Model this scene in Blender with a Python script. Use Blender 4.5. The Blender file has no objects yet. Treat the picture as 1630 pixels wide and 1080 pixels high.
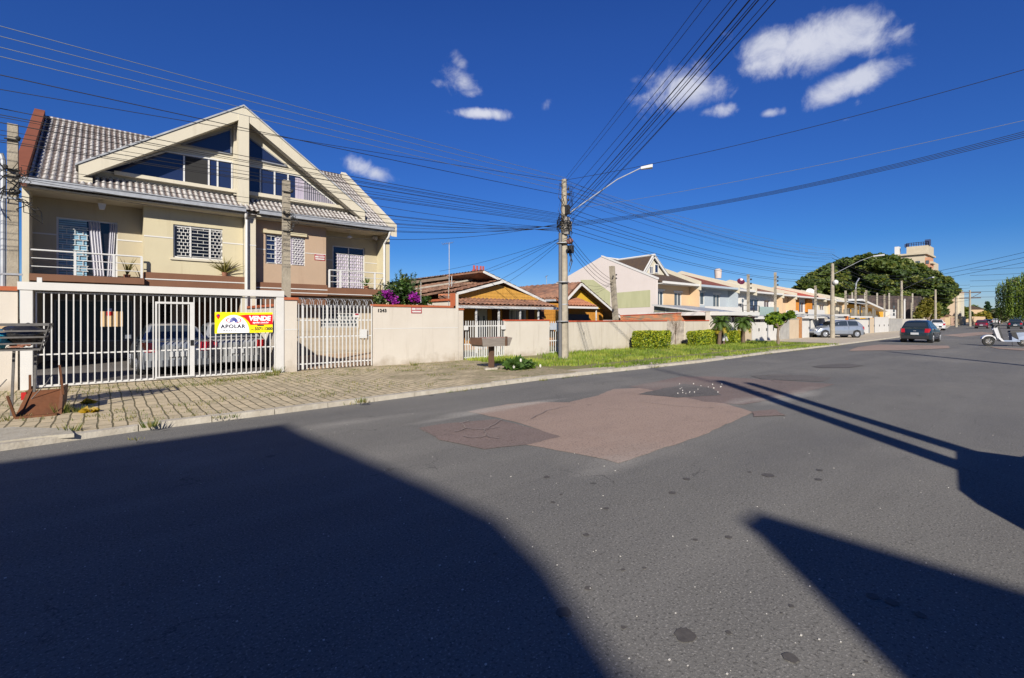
import bpy, math, random
from mathutils import Vector, Matrix, noise as mnoise
R=math.radians
rng=random.Random(7)
sc=bpy.context.scene
col=sc.collection
# ------------------------------------------------------------------ camera
F=760.0; VX=1700.0; HY=508.0; H=1.6          # focal length in px of a 1630 px wide frame, vanishing point, horizon, eye height
TH=math.atan((VX-815)/F); CT=math.cos(TH); ST=math.sin(TH)
cam_d=bpy.data.cameras.new('camera'); cam=bpy.data.objects.new('camera',cam_d); col.objects.link(cam)
cam.location=(0,0,H); cam.rotation_euler=(R(90),0,R(90)*0+(math.pi/2-TH)-math.pi/2)
cam.rotation_euler=(R(90),0,TH-R(90)+0)
# viewing direction is (cos TH, sin TH) in the X-Y plane
cam.rotation_euler=(R(90),0,TH-math.pi/2)
cam_d.sensor_width=36; cam_d.lens=36*F/1630; cam_d.shift_y=-(540-HY)/1630; cam_d.clip_end=6000; cam_d.clip_start=.05
sc.camera=cam
sc.view_settings.view_transform='Standard'; sc.view_settings.look='None'; sc.view_settings.gamma=1
sc.view_settings.exposure=0.75
# ------------------------------------------------------------------ sun and sky
SAZ=math.atan2(-.715,-.70); SEL=R(28)
SD=Vector((math.cos(SAZ)*math.cos(SEL),math.sin(SAZ)*math.cos(SEL),math.sin(SEL)))
sl=bpy.data.lights.new('sun','SUN'); sl.energy=5.0; sl.angle=R(.55); sl.color=(1,.93,.82)
so=bpy.data.objects.new('sun',sl); col.objects.link(so); so.rotation_euler=(-SD).to_track_quat('-Z','Y').to_euler(); so.location=(-40,-40,40)
w=bpy.data.worlds.new('World'); sc.world=w; w.use_nodes=True
nt=w.node_tree; N=nt.nodes; Lk=nt.links
for n in list(N): N.remove(n)
def nd(t,**k):
    n=N.new(t)
    for a,b in k.items(): setattr(n,a,b)
    return n
sky=nd('ShaderNodeTexSky',sky_type='NISHITA'); sky.sun_disc=False; sky.sun_elevation=SEL
sky.sun_rotation=math.atan2(SD.x,SD.y); sky.altitude=900; sky.air_density=1.0; sky.dust_density=.25; sky.ozone_density=2.6
hs=nd('ShaderNodeHueSaturation'); hs.inputs['Saturation'].default_value=1.26; hs.inputs['Hue'].default_value=.522; hs.inputs['Value'].default_value=.92
Lk.new(sky.outputs[0],hs.inputs['Color'])
bg=nd('ShaderNodeBackground'); bg.inputs[1].default_value=.068
out=nd('ShaderNodeOutputWorld'); Lk.new(bg.outputs[0],out.inputs[0])
tc=nd('ShaderNodeTexCoord')
def cdir(px,py):
    u=(px-815)/F; return Vector((CT+ST*u, ST-CT*u, (HY-py)/F)).normalized()
# clouds: soft ellipses of sky directions, broken up by noise
CL=[(1300,72,95,38,1.0,0),(1240,85,55,36,.9,0),(1370,70,70,26,.85,.15),(1352,132,60,24,.95,-.25),(1215,100,40,22,.8,0),(1425,58,26,9,.7,-.4),
    (1085,140,74,36,.74,.1),(1145,175,36,11,.6,0),(1110,105,40,20,.5,0),(1020,125,30,12,.5,0),(735,130,30,20,.7,.3),(745,148,26,12,.55,0),(765,182,44,9,.9,.03),(700,132,22,9,.4,0),
    (870,167,14,10,.45,-.6),(584,271,38,16,.85,.3),(1227,180,18,8,.75,0),(1362,165,12,10,.55,0),(1350,191,16,5,.5,0),(688,323,14,4,.4,0),(1160,55,24,14,.35,.5),(735,103,24,14,.45,.9)]
nz=nd('ShaderNodeTexNoise'); nz.inputs['Scale'].default_value=16; nz.inputs['Detail'].default_value=8; nz.inputs['Roughness'].default_value=.62; nz.inputs['Distortion'].default_value=.35
Lk.new(tc.outputs['Generated'],nz.inputs['Vector'])
nz2=nd('ShaderNodeTexNoise'); nz2.inputs['Scale'].default_value=6; nz2.inputs['Detail'].default_value=4
Lk.new(tc.outputs['Generated'],nz2.inputs['Vector'])
acc=None
def mth(op,a,b=None,c=None):
    m=nd('ShaderNodeMath',operation=op)
    for i,v in enumerate((a,b,c)):
        if v is None: continue
        if isinstance(v,(int,float)): m.inputs[i].default_value=v
        else: Lk.new(v,m.inputs[i])
    return m.outputs[0]
def vdot(v):
    m=nd('ShaderNodeVectorMath',operation='DOT_PRODUCT'); Lk.new(tc.outputs['Generated'],m.inputs[0]); m.inputs[1].default_value=v; return m.outputs['Value']
for (px,py,rx,ry,amp,tilt) in CL:
    d=cdir(px,py); right=d.cross(Vector((0,0,1))).normalized(); up=right.cross(d).normalized()
    ct,st=math.cos(tilt),math.sin(tilt)
    a=(right*ct-up*st); b=(right*st+up*ct)
    depth=1/math.sqrt(1+((px-815)/F)**2+((HY-py)/F)**2)
    rx_=rx/F*depth; ry_=ry/F*depth
    qa=mth('MULTIPLY',vdot(a),1/rx_); qb=mth('MULTIPLY',vdot(b),1/ry_)
    q=mth('ADD',mth('MULTIPLY',qa,qa),mth('MULTIPLY',qb,qb))
    e=mth('MULTIPLY',mth('POWER',2.718,mth('MULTIPLY',q,-.75)),amp)
    e=mth('MULTIPLY',e,mth('GREATER_THAN',vdot(d),.3))
    acc=e if acc is None else mth('MAXIMUM',acc,e)
t=mth('ADD',acc,mth('MULTIPLY',mth('SUBTRACT',nz.outputs['Fac'],.5),1.3))
mr=nd('ShaderNodeMapRange',interpolation_type='SMOOTHSTEP'); Lk.new(t,mr.inputs[0]); mr.inputs[1].default_value=.34; mr.inputs[2].default_value=.95
gate=mth('MULTIPLY',mr.outputs[0],mth('MINIMUM',mth('MULTIPLY',acc,4.0),1.0))
cf=mth('MULTIPLY',gate,.86)
sxyz=nd('ShaderNodeSeparateXYZ'); Lk.new(tc.outputs['Generated'],sxyz.inputs[0])
rp_=nd('ShaderNodeValToRGB'); Lk.new(sxyz.outputs[2],rp_.inputs[0]); cr_=rp_.color_ramp
cr_.elements[0].position=.0; cr_.elements[0].color=(.62,.64,.92,1); cr_.elements[1].position=.5; cr_.elements[1].color=(.55,.84,1.04,1)
e_=cr_.elements.new(.14); e_.color=(.29,.61,.86,1); e2_=cr_.elements.new(.06); e2_.color=(.40,.60,.88,1)
ml_=nd('ShaderNodeMixRGB',blend_type='MULTIPLY'); ml_.inputs[0].default_value=1; Lk.new(hs.outputs[0],ml_.inputs[1]); Lk.new(rp_.outputs[0],ml_.inputs[2])
mx=nd('ShaderNodeMixRGB'); Lk.new(cf,mx.inputs[0]); Lk.new(ml_.outputs[0],mx.inputs[1])
cc=nd('ShaderNodeMixRGB'); Lk.new(nz2.outputs['Fac'],cc.inputs[0]); cc.inputs[1].default_value=(5.0,5.4,6.5,1); cc.inputs[2].default_value=(8.2,8.1,8.5,1)
Lk.new(cc.outputs[0],mx.inputs[2]); Lk.new(mx.outputs[0],bg.inputs[0])
# ------------------------------------------------------------------ measuring helpers
def ray(px):
    u=(px-815)/F; return (CT+ST*u, ST-CT*u)
def G(px,py,z=0.0):
    D=F*(H-z)/(py-HY); r=ray(px); return (r[0]*D,r[1]*D)
def A(px,py,Y):
    r=ray(px); D=Y/r[1]; return (r[0]*D, H-(py-HY)/F*D)
def XS(px,py,X):
    r=ray(px); D=X/r[0]; return (r[1]*D, H-(py-HY)/F*D)
SW=.07       # pavement level
FY=14.7      # line of the front fences
# ------------------------------------------------------------------ materials
MC={}
def M(name,c,c2=None,rough=.8,scale=6,bump=0,metal=0,spec=.3,det=6,stain=0,stretch=None,alpha=1,bscale=None,coat=0,contrast=1.0,base=0):
    if name in MC: return MC[name]
    if max(c)>.5 and not metal and not name.startswith('banner'): c=tuple(v*.64 for v in c); c2=tuple(v*.64 for v in c2) if c2 else None
    m=bpy.data.materials.new(name); m.use_nodes=True; t=m.node_tree; b=t.nodes['Principled BSDF']
    b.inputs['Roughness'].default_value=rough; b.inputs['Metallic'].default_value=metal
    b.inputs['Specular IOR Level'].default_value=spec
    if coat: b.inputs['Coat Weight'].default_value=coat; b.inputs['Coat Roughness'].default_value=.04
    if c2 is None: c2=tuple(x*.86 for x in c)
    tcn=t.nodes.new('ShaderNodeTexCoord'); mp=t.nodes.new('ShaderNodeMapping')
    t.links.new(tcn.outputs['Object'],mp.inputs[0])
    if stretch: mp.inputs['Scale'].default_value=stretch
    n=t.nodes.new('ShaderNodeTexNoise'); n.inputs['Scale'].default_value=scale; n.inputs['Detail'].default_value=det; n.inputs['Roughness'].default_value=.6
    t.links.new(mp.outputs[0],n.inputs['Vector'])
    r=t.nodes.new('ShaderNodeMapRange'); r.inputs[1].default_value=.5-.2/contrast; r.inputs[2].default_value=.5+.2/contrast
    t.links.new(n.outputs['Fac'],r.inputs[0])
    x=t.nodes.new('ShaderNodeMixRGB'); x.inputs[1].default_value=(*c,1); x.inputs[2].default_value=(*c2,1); t.links.new(r.outputs[0],x.inputs[0])
    last=x.outputs[0]
    if stain:
        mp2=t.nodes.new('ShaderNodeMapping'); mp2.inputs['Scale'].default_value=(2.2,2.2,.22); t.links.new(tcn.outputs['Object'],mp2.inputs[0])
        n2=t.nodes.new('ShaderNodeTexNoise'); n2.inputs['Scale'].default_value=2.5; n2.inputs['Detail'].default_value=8; n2.inputs['Roughness'].default_value=.7
        t.links.new(mp2.outputs[0],n2.inputs['Vector'])
        r2=t.nodes.new('ShaderNodeMapRange'); r2.inputs[1].default_value=.54; r2.inputs[2].default_value=.78; r2.inputs[4].default_value=stain; t.links.new(n2.outputs['Fac'],r2.inputs[0])
        x2=t.nodes.new('ShaderNodeMixRGB'); x2.inputs[2].default_value=(c[0]*.45,c[1]*.40,c[2]*.33,1)
        t.links.new(r2.outputs[0],x2.inputs[0]); t.links.new(last,x2.inputs[1]); last=x2.outputs[0]
    if base:   # splashed soil along the foot of a wall
        sx=t.nodes.new('ShaderNodeSeparateXYZ'); t.links.new(tcn.outputs['Object'],sx.inputs[0])
        n3=t.nodes.new('ShaderNodeTexNoise'); n3.inputs['Scale'].default_value=3.5; n3.inputs['Detail'].default_value=7; t.links.new(tcn.outputs['Object'],n3.inputs['Vector'])
        ma=t.nodes.new('ShaderNodeMath'); ma.operation='MULTIPLY_ADD'; t.links.new(n3.outputs['Fac'],ma.inputs[0]); ma.inputs[1].default_value=.9; t.links.new(sx.outputs[2],ma.inputs[2])
        r3=t.nodes.new('ShaderNodeMapRange'); t.links.new(ma.outputs[0],r3.inputs[0]); r3.inputs[1].default_value=.42; r3.inputs[2].default_value=.78; r3.inputs[3].default_value=base; r3.inputs[4].default_value=0
        x3=t.nodes.new('ShaderNodeMixRGB'); x3.inputs[2].default_value=(.20,.15,.09,1); t.links.new(r3.outputs[0],x3.inputs[0]); t.links.new(last,x3.inputs[1]); last=x3.outputs[0]
    t.links.new(last,b.inputs['Base Color'])
    if bump:
        bn=t.nodes.new('ShaderNodeTexNoise'); bn.inputs['Scale'].default_value=bscale or scale*4; bn.inputs['Detail'].default_value=4
        t.links.new(tcn.outputs['Object'],bn.inputs['Vector'])
        bp=t.nodes.new('ShaderNodeBump'); bp.inputs['Strength'].default_value=bump; bp.inputs['Distance'].default_value=.02
        t.links.new(bn.outputs['Fac'],bp.inputs['Height']); t.links.new(bp.outputs[0],b.inputs['Normal'])
    MC[name]=m; return m
def glass(name,c,rough=.06,spec=.6):
    return M(name,c,tuple(x*1.15 for x in c),rough=rough,scale=1.2,spec=spec)
# ------------------------------------------------------------------ mesh builder
ORG={}
class MB:
    def __init__(s): s.v=[]; s.f=[]; s.mi=[]; s.cm=0; s.pc=[]
    def add(s,vs,fs):
        o=len(s.v); s.pc.append((o,len(s.f))); s.v+=[tuple(p) for p in vs]
        for f in fs: s.f.append([o+i for i in f]); s.mi.append(s.cm)
        return s
    def box(s,x0,x1,y0,y1,z0,z1):
        if x0>x1:x0,x1=x1,x0
        if y0>y1:y0,y1=y1,y0
        if z0>z1:z0,z1=z1,z0
        return s.add([(x0,y0,z0),(x1,y0,z0),(x1,y1,z0),(x0,y1,z0),(x0,y0,z1),(x1,y0,z1),(x1,y1,z1),(x0,y1,z1)],
              [(3,2,1,0),(4,5,6,7),(0,1,5,4),(1,2,6,5),(2,3,7,6),(3,0,4,7)])
    def hexa(s,p):   # 8 points: bottom 4 ccw, top 4
        return s.add(p,[(3,2,1,0),(4,5,6,7),(0,1,5,4),(1,2,6,5),(2,3,7,6),(3,0,4,7)])
    def prism(s,pts,a,b):   # pts in XZ, extruded from y=a to y=b
        n=len(pts); vs=[(x,a,z) for x,z in pts]+[(x,b,z) for x,z in pts]
        return s.add(vs,[tuple(range(n)),tuple(range(2*n-1,n-1,-1))]+[(i,i+n,(i+1)%n+n,(i+1)%n) for i in range(n)])
    def prismx(s,pts,a,b):  # pts in YZ, extruded along x
        n=len(pts); vs=[(a,y,z) for y,z in pts]+[(b,y,z) for y,z in pts]
        return s.add(vs,[tuple(range(n)),tuple(range(2*n-1,n-1,-1))]+[(i,i+n,(i+1)%n+n,(i+1)%n) for i in range(n)])
    def prismz(s,pts,a,b):  # pts in XY
        n=len(pts); vs=[(x,y,a) for x,y in pts]+[(x,y,b) for x,y in pts]
        return s.add(vs,[tuple(range(n-1,-1,-1)),tuple(range(n,2*n))]+[(i,(i+1)%n,(i+1)%n+n,i+n) for i in range(n)])
    def tube(s,path,r,n=8,cap=True):
        P=[Vector(p) for p in path]; rr=r if isinstance(r,(list,tuple)) else [r]*len(P)
        rings=[]; ref=None
        for i,p in enumerate(P):
            d=(P[min(i+1,len(P)-1)]-P[max(i-1,0)]).normalized()
            if ref is None: ref=Vector((0,0,1)) if abs(d.z)<.9 else Vector((1,0,0))
            a=d.cross(ref).normalized(); b=d.cross(a).normalized(); ref=-b if False else ref
            rings.append([p+(a*math.cos(2*math.pi*k/n)+b*math.sin(2*math.pi*k/n))*rr[i] for k in range(n)])
        vs=[q for rg in rings for q in rg]; fs=[]
        for i in range(len(P)-1):
            for k in range(n): fs.append((i*n+k,i*n+(k+1)%n,(i+1)*n+(k+1)%n,(i+1)*n+k))
        if cap: fs+= [tuple(range(n)),tuple(range(len(P)*n-1,len(P)*n-n-1,-1))]
        return s.add(vs,fs)
    def bar(s,a,b,wd,ht=None):   # square bar
        ht=ht or wd; a=Vector(a); b=Vector(b); d=(b-a).normalized(); ref=Vector((0,0,1)) if abs(d.z)<.9 else Vector((1,0,0))
        u=d.cross(ref).normalized()*wd/2; v=d.cross(u).normalized()*ht/2
        return s.hexa([a-u-v,a+u-v,a+u+v,a-u+v,b-u-v,b+u-v,b+u+v,b-u+v])
    def disc(s,c,ax,r,t,n=20):
        c=Vector(c); ax=Vector(ax).normalized(); return s.tube([c-ax*t/2,c+ax*t/2],r,n)
    def ball(s,c,r,n=10,m=6):
        rx,ry,rz=r if isinstance(r,(tuple,list)) else (r,r,r)
        vs=[];fs=[]
        for i in range(m+1):
            th=math.pi*i/m
            for k in range(n):
                ph=2*math.pi*k/n; vs.append((c[0]+rx*math.sin(th)*math.cos(ph),c[1]+ry*math.sin(th)*math.sin(ph),c[2]+rz*math.cos(th)))
        for i in range(m):
            for k in range(n): fs.append((i*n+k,(i+1)*n+k,(i+1)*n+(k+1)%n,i*n+(k+1)%n))
        return s.add(vs,fs)
    def quadxz(s,pts,y): return s.add([(x,y,z) for x,z in pts],[tuple(range(len(pts)))])
    def each(s,name,mat,parent,smooth=False):
        for i,(v0,f0) in enumerate(s.pc):
            v1,f1=s.pc[i+1] if i+1<len(s.pc) else (len(s.v),len(s.f))
            m=MB(); m.add(s.v[v0:v1],[[k-v0 for k in f] for f in s.f[f0:f1]]); m.build(name,mat,parent,smooth)
    def build(s,name,mat,parent=None,smooth=False):
        off=ORG.get(parent,Vector((0,0,0))) if parent else Vector((0,0,0))
        me=bpy.data.meshes.new(name); me.from_pydata([(v[0]-off.x,v[1]-off.y,v[2]-off.z) for v in s.v],[],s.f)
        for m in (mat if isinstance(mat,(list,tuple)) else [mat]): me.materials.append(m)
        me.polygons.foreach_set('material_index',s.mi)
        if smooth is True: me.polygons.foreach_set('use_smooth',[True]*len(s.f))
        me.update()
        o=bpy.data.objects.new(name,me); col.objects.link(o)
        if smooth=='auto':
            me.polygons.foreach_set('use_smooth',[True]*len(s.f)); me.set_sharp_from_angle(angle=R(40))
        if parent: o.parent=parent
        ORG[o]=off
        return o
def tag(o,label,cat,group=None,kind=None):
    o['label']=label; o['category']=cat
    if group: o['group']=group
    if kind: o['kind']=kind
    return o
def thing(name,label,cat,loc=(0,0,0),group=None):
    o=bpy.data.objects.new(name,None); o.empty_display_size=.3; col.objects.link(o); o.location=loc; ORG[o]=Vector(loc)
    return tag(o,label,cat,group)
def solo(mb,name,mat,label,cat,loc,group=None,smooth=False):   # a thing that is a single mesh, origin at loc
    t=bpy.data.objects.new('tmp',None); ORG[t]=Vector(loc)
    off=Vector(loc)
    mb.v=[(v[0]-off.x,v[1]-off.y,v[2]-off.z) for v in mb.v]
    o=mb.build(name,mat,None,smooth); o.location=loc; ORG[o]=off; bpy.data.objects.remove(t)
    return tag(o,label,cat,group)
def struct(mb,name,mat,kind='structure',smooth=False):
    o=mb.build(name,mat,None,smooth); o['kind']=kind; return o
def copy_tree(o,label=None,group=None,parent=None):
    c=o.copy(); col.objects.link(c); c.parent=parent
    if parent is None:
        if label: c['label']=label
        if group: c['group']=group
    for ch in list(o.children): copy_tree(ch,parent=c)
    return c
def text(s,size,mat,name,parent,loc,rot=(R(90),0,0),ext=.004,bold=.0,sx=1.0,spacing=1.0,align='LEFT',shear=0):
    cu=bpy.data.curves.new(name,'FONT'); cu.body=s; cu.size=size; cu.extrude=ext; cu.offset=bold; cu.align_x=align; cu.space_character=spacing; cu.shear=shear
    cu.resolution_u=3
    tmp=bpy.data.objects.new(name,cu); col.objects.link(tmp)
    me=bpy.data.meshes.new_from_object(tmp); bpy.data.objects.remove(tmp)
    me.transform(Matrix.Diagonal((sx,1,1,1))); from mathutils import Euler
    me.transform(Euler(rot).to_matrix().to_4x4()); off=ORG.get(parent,Vector((0,0,0)))
    me.transform(Matrix.Translation(Vector(loc)-off))
    me.materials.clear(); me.materials.append(mat)
    o=bpy.data.objects.new(name,me); col.objects.link(o); o.parent=parent; ORG[o]=off
    return o
def wall_holes(mb,x0,x1,z0,z1,y0,y1,holes):
    xs=sorted(set([x0,x1]+[h[0] for h in holes]+[h[1] for h in holes])); zs=sorted(set([z0,z1]+[h[2] for h in holes]+[h[3] for h in holes]))
    for i in range(len(xs)-1):
        run=None
        for j in range(len(zs)-1):
            cx=(xs[i]+xs[i+1])/2; cz=(zs[j]+zs[j+1])/2
            solid=not any(h[0]<cx<h[1] and h[2]<cz<h[3] for h in holes)
            if solid:
                if run is None: run=zs[j]
                if j==len(zs)-2: mb.box(xs[i],xs[i+1],y0,y1,run,zs[j+1])
            elif run is not None:
                mb.box(xs[i],xs[i+1],y0,y1,run,zs[j]); run=None
    return mb
def tile_roof(mb,O,U,V,W,L,p=.3,c=.38,amp=.03,step=.025,mask=None,seg=6):
    O=Vector(O);U=Vector(U).normalized();V=Vector(V).normalized();Nn=U.cross(V).normalized()
    if Nn.z<0: Nn=-Nn
    ncol=int(W/p*seg)+1; rows=[]; k=0
    while k*c<L-.01:
        rows.append((k*c,step)); rows.append((min((k+1)*c,L),0.0)); k+=1
    vs=[]
    for (vv,st) in rows:
        for i in range(ncol+1):
            u=min(i*p/seg,W); vs.append(O+U*u+V*vv+Nn*(st+amp*math.cos(2*math.pi*u/p)))
    fs=[]; n=ncol+1
    for r in range(len(rows)-1):
        for i in range(ncol):
            u=(i+.5)*p/seg; vv=(rows[r][0]+rows[r+1][0])/2
            if mask and not mask(u,vv): continue
            fs.append((r*n+i,r*n+i+1,(r+1)*n+i+1,(r+1)*n+i))
    return mb.add(vs,fs)
def bezier_wire(a,b,sag,n=14):
    a=Vector(a);b=Vector(b)
    return [a.lerp(b,i/n)-Vector((0,0,4*sag*(i/n)*(1-i/n))) for i in range(n+1)]
# ------------------------------------------------------------------ leaves
def leaves(name,clumps,n,size,mats,parent=None,seed=1,shell=.55,flat=.5,aspect=1.6,gap=0.0,mb=None):
    g=random.Random(seed); m=mb or MB(); vol=[c[3]*c[4]*c[5] for c in clumps]; tot=sum(v**.67 for v in vol)
    for ci,c in enumerate(clumps):
        k=int(n*vol[ci]**.67/tot); base=g.random()
        for _ in range(k):
            while True:
                x,y,z=g.gauss(0,1),g.gauss(0,1),g.gauss(0,1); l=math.sqrt(x*x+y*y+z*z)
                if l>.01: break
            rr=(shell+(1-shell)*g.random())*(1+.18*(g.random()-.5)); x,y,z=x/l*rr,y/l*rr,z/l*rr
            p=Vector((c[0]+x*c[3],c[1]+y*c[4],c[2]+z*c[5]))
            if gap and mnoise.noise(p*(1.1/ max(c[3],.3)))<-gap: continue
            s=size*(.6+.8*g.random())
            d=Vector((g.gauss(0,1),g.gauss(0,1),g.gauss(0,flat))).normalized(); e=d.cross(Vector((g.gauss(0,1),g.gauss(0,1),g.gauss(0,1)))).normalized()
            a=d*s*aspect/2; b=e*s/2
            m.cm=min(len(mats)-1,int((base*.8+g.random()*.5)*len(mats)*.8))
            m.add([p-a,p+b,p+a,p-b],[(0,1,2,3)])
    m.cm=0
    return m if mb else m.build(name,mats,parent)
def leafmat(name,c,tr=.35):
    m=M(name,c,tuple(x*.7 for x in c),rough=.55,scale=2,spec=.35)
    t=m.node_tree
    if not any(n.type=='BSDF_TRANSLUCENT' for n in t.nodes):
        b=t.nodes['Principled BSDF']; o=t.nodes['Material Output']; x=t.nodes.new('ShaderNodeMixShader'); l=t.nodes.new('ShaderNodeBsdfTranslucent')
        l.inputs[0].default_value=(min(1,c[0]*1.5),min(1,c[1]*1.7),c[2]*.8,1); x.inputs[0].default_value=tr
        t.links.new(b.outputs[0],x.inputs[1]); t.links.new(l.outputs[0],x.inputs[2]); t.links.new(x.outputs[0],o.inputs[0])
    return m
# ------------------------------------------------------------------ ground, road, pavement
DUST=[(770,655,1.3,.35,.55),(850,642,1.2,.25,.5),(1265,630,2.6,.45,.5),(1180,640,1.2,.3,.4),(560,672,1.5,.3,.35),(990,735,.9,.35,.35),(700,668,.8,.2,.4)]
def asphalt(name,c1,c2,speck=.5):
    m=bpy.data.materials.new(name); m.use_nodes=True; t=m.node_tree; b=t.nodes['Principled BSDF']; b.inputs['Roughness'].default_value=.85; b.inputs['Specular IOR Level'].default_value=.25
    def n(ty,**k):
        q=t.nodes.new(ty)
        for a,v in k.items(): setattr(q,a,v)
        return q
    tcn=n('ShaderNodeTexCoord')
    def noi(sc_,det,st=None,ro=.6):
        q=n('ShaderNodeTexNoise'); q.inputs['Scale'].default_value=sc_; q.inputs['Detail'].default_value=det; q.inputs['Roughness'].default_value=ro
        if st:
            mp=n('ShaderNodeMapping'); mp.inputs['Scale'].default_value=st; t.links.new(tcn.outputs['Object'],mp.inputs[0]); t.links.new(mp.outputs[0],q.inputs['Vector'])
        else: t.links.new(tcn.outputs['Object'],q.inputs['Vector'])
        return q.outputs['Fac']
    def rng_(x,a,b_,c=0,d=1):
        q=n('ShaderNodeMapRange'); t.links.new(x,q.inputs[0]); q.inputs[1].default_value=a; q.inputs[2].default_value=b_; q.inputs[3].default_value=c; q.inputs[4].default_value=d; return q.outputs[0]
    def mix(f,a,b_,bt='MIX'):
        q=n('ShaderNodeMixRGB',blend_type=bt)
        for i,v in enumerate((f,a,b_)):
            if isinstance(v,(int,float)): q.inputs[i].default_value=v
            elif isinstance(v,tuple): q.inputs[i].default_value=(*v,1)
            else: t.links.new(v,q.inputs[i])
        return q.outputs[0]
    c=mix(rng_(noi(.35,5,(.45,1,1)),.38,.62),c1,c2)
    c=mix(rng_(noi(2.2,6,(.6,1,1)),.5,.8,0,.35),c,tuple(x*.6 for x in c1))
    c=mix(rng_(noi(.9,4,(.05,1,1)),.5,.68,0,.4),c,tuple(x*1.28 for x in c1))
    c=mix(rng_(noi(.22,6),.55,.72,0,.35),c,(.27,.25,.22))
    for (px,py,rx,ry,am) in DUST:
        X_,Y_=G(px,py); mp=n('ShaderNodeMapping'); mp.inputs['Location'].default_value=(-X_/rx,-Y_/ry,0); mp.inputs['Scale'].default_value=(1/rx,1/ry,0); t.links.new(tcn.outputs['Object'],mp.inputs[0])
        ln=n('ShaderNodeVectorMath',operation='LENGTH'); t.links.new(mp.outputs[0],ln.inputs[0])
        ad=n('ShaderNodeMath',operation='MULTIPLY_ADD'); t.links.new(noi(1.7,6,(.5,1,1)),ad.inputs[0]); ad.inputs[1].default_value=1.5; t.links.new(ln.outputs['Value'],ad.inputs[2])
        c=mix(rng_(ad.outputs[0],.75,1.55,am,0),c,(.36,.34,.30))
    sp=noi(75,2); c=mix(rng_(sp,.56,.72,0,speck),c,(.42,.40,.37))
    c=mix(rng_(noi(48,2),.3,.46,.75,0),c,tuple(x*.3 for x in c1))
    v0=n('ShaderNodeTexVoronoi'); v0.inputs['Scale'].default_value=1.3; mpp=n('ShaderNodeMapping'); t.links.new(tcn.outputs['Object'],mpp.inputs[0])
    nq=n('ShaderNodeTexNoise'); nq.inputs['Scale'].default_value=9; nq.inputs['Detail'].default_value=5; t.links.new(tcn.outputs['Object'],nq.inputs['Vector'])
    aq=n('ShaderNodeVectorMath',operation='SCALE'); aq.inputs['Scale'].default_value=.10; t.links.new(nq.outputs['Color'],aq.inputs[0])
    bq_=n('ShaderNodeVectorMath',operation='ADD'); t.links.new(tcn.outputs['Object'],bq_.inputs[0]); t.links.new(aq.outputs[0],bq_.inputs[1]); t.links.new(bq_.outputs[0],v0.inputs['Vector'])
    sv=n('ShaderNodeSeparateColor'); t.links.new(v0.outputs['Color'],sv.inputs[0])
    dd=n('ShaderNodeMath',operation='DIVIDE'); t.links.new(v0.outputs['Distance'],dd.inputs[0]); t.links.new(rng_(sv.outputs[0],.62,1,.001,.14),dd.inputs[1])
    c=mix(rng_(dd.outputs[0],.6,1.0,.7,0),c,tuple(x*.3 for x in c1))
    # thin cracks
    v=n('ShaderNodeTexVoronoi',feature='DISTANCE_TO_EDGE'); v.inputs['Scale'].default_value=.55
    wv=n('ShaderNodeVectorMath',operation='ADD'); nn=n('ShaderNodeTexNoise'); nn.inputs['Scale'].default_value=3; nn.inputs['Detail'].default_value=6
    t.links.new(tcn.outputs['Object'],nn.inputs['Vector']); t.links.new(tcn.outputs['Object'],wv.inputs[0])
    sc_=n('ShaderNodeVectorMath',operation='SCALE'); sc_.inputs['Scale'].default_value=.7; t.links.new(nn.outputs['Color'],sc_.inputs[0]); t.links.new(sc_.outputs[0],wv.inputs[1]); t.links.new(wv.outputs[0],v.inputs['Vector'])
    cr=rng_(v.outputs['Distance'],.0,.006,1,0)
    q=n('ShaderNodeMath',operation='MULTIPLY'); t.links.new(cr,q.inputs[0]); t.links.new(rng_(noi(.5,3),.52,.6,0,.55),q.inputs[1])
    c=mix(q.outputs[0],c,(.012,.012,.012))
    t.links.new(c,b.inputs['Base Color'])
    bp=n('ShaderNodeBump'); bp.inputs['Strength'].default_value=.5; bp.inputs['Distance'].default_value=.006; t.links.new(sp,bp.inputs['Height']); t.links.new(bp.outputs[0],b.inputs['Normal'])
    return m
m_road=asphalt('asphalt',(.136,.131,.119),(.108,.105,.099))
m_red=asphalt('red_asphalt',(.27,.198,.158),(.235,.172,.14),.3)
m_purple=asphalt('worn_red_asphalt',(.165,.122,.107),(.14,.112,.10),.3)
m_dark=asphalt('dark_asphalt',(.085,.078,.074),(.11,.10,.092),.3)
ZC=[0]
def sheet(pts,z,name,mat,kind='structure',jit=0,drape=None):
    m=MB(); P=[]
    if jit:
        g=random.Random(len(pts)+int(pts[0][0]*10))
        for i,p in enumerate(pts):
            q=pts[(i+1)%len(pts)]; L=math.hypot(q[0]-p[0],q[1]-p[1]); k=max(1,int(L/.18))
            for j in range(k): P.append((p[0]+(q[0]-p[0])*j/k+g.uniform(-jit,jit),p[1]+(q[1]-p[1])*j/k+g.uniform(-jit,jit)))
    else: P=pts
    if name=='road_patch': ZC[0]+=.0012; zf=lambda x,y: zr(x,y)+.003+ZC[0]
    else: zf=lambda x,y: z
    m.add([(x,y,zf(x,y)) for x,y in P],[tuple(range(len(P)))]); return struct(m,name,mat,kind)
m_earth=M('earth',(.16,.13,.08),(.10,.11,.05),scale=.15,bump=0)
sheet([(-3000,-3000),(3000,-3000),(3000,3000),(-3000,3000)],-.10,'ground',m_earth)
KP=[(-80,8.7),(-1,8.4),(.4,8.62),(2.2,8.65),(4.9,8.78),(9.3,9.0),(16.5,8.75),(22.5,8.95),(30.6,9.0),(45.5,9.3),(60,9.7),(110,13.5),(170,20),(260,34)]
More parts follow.
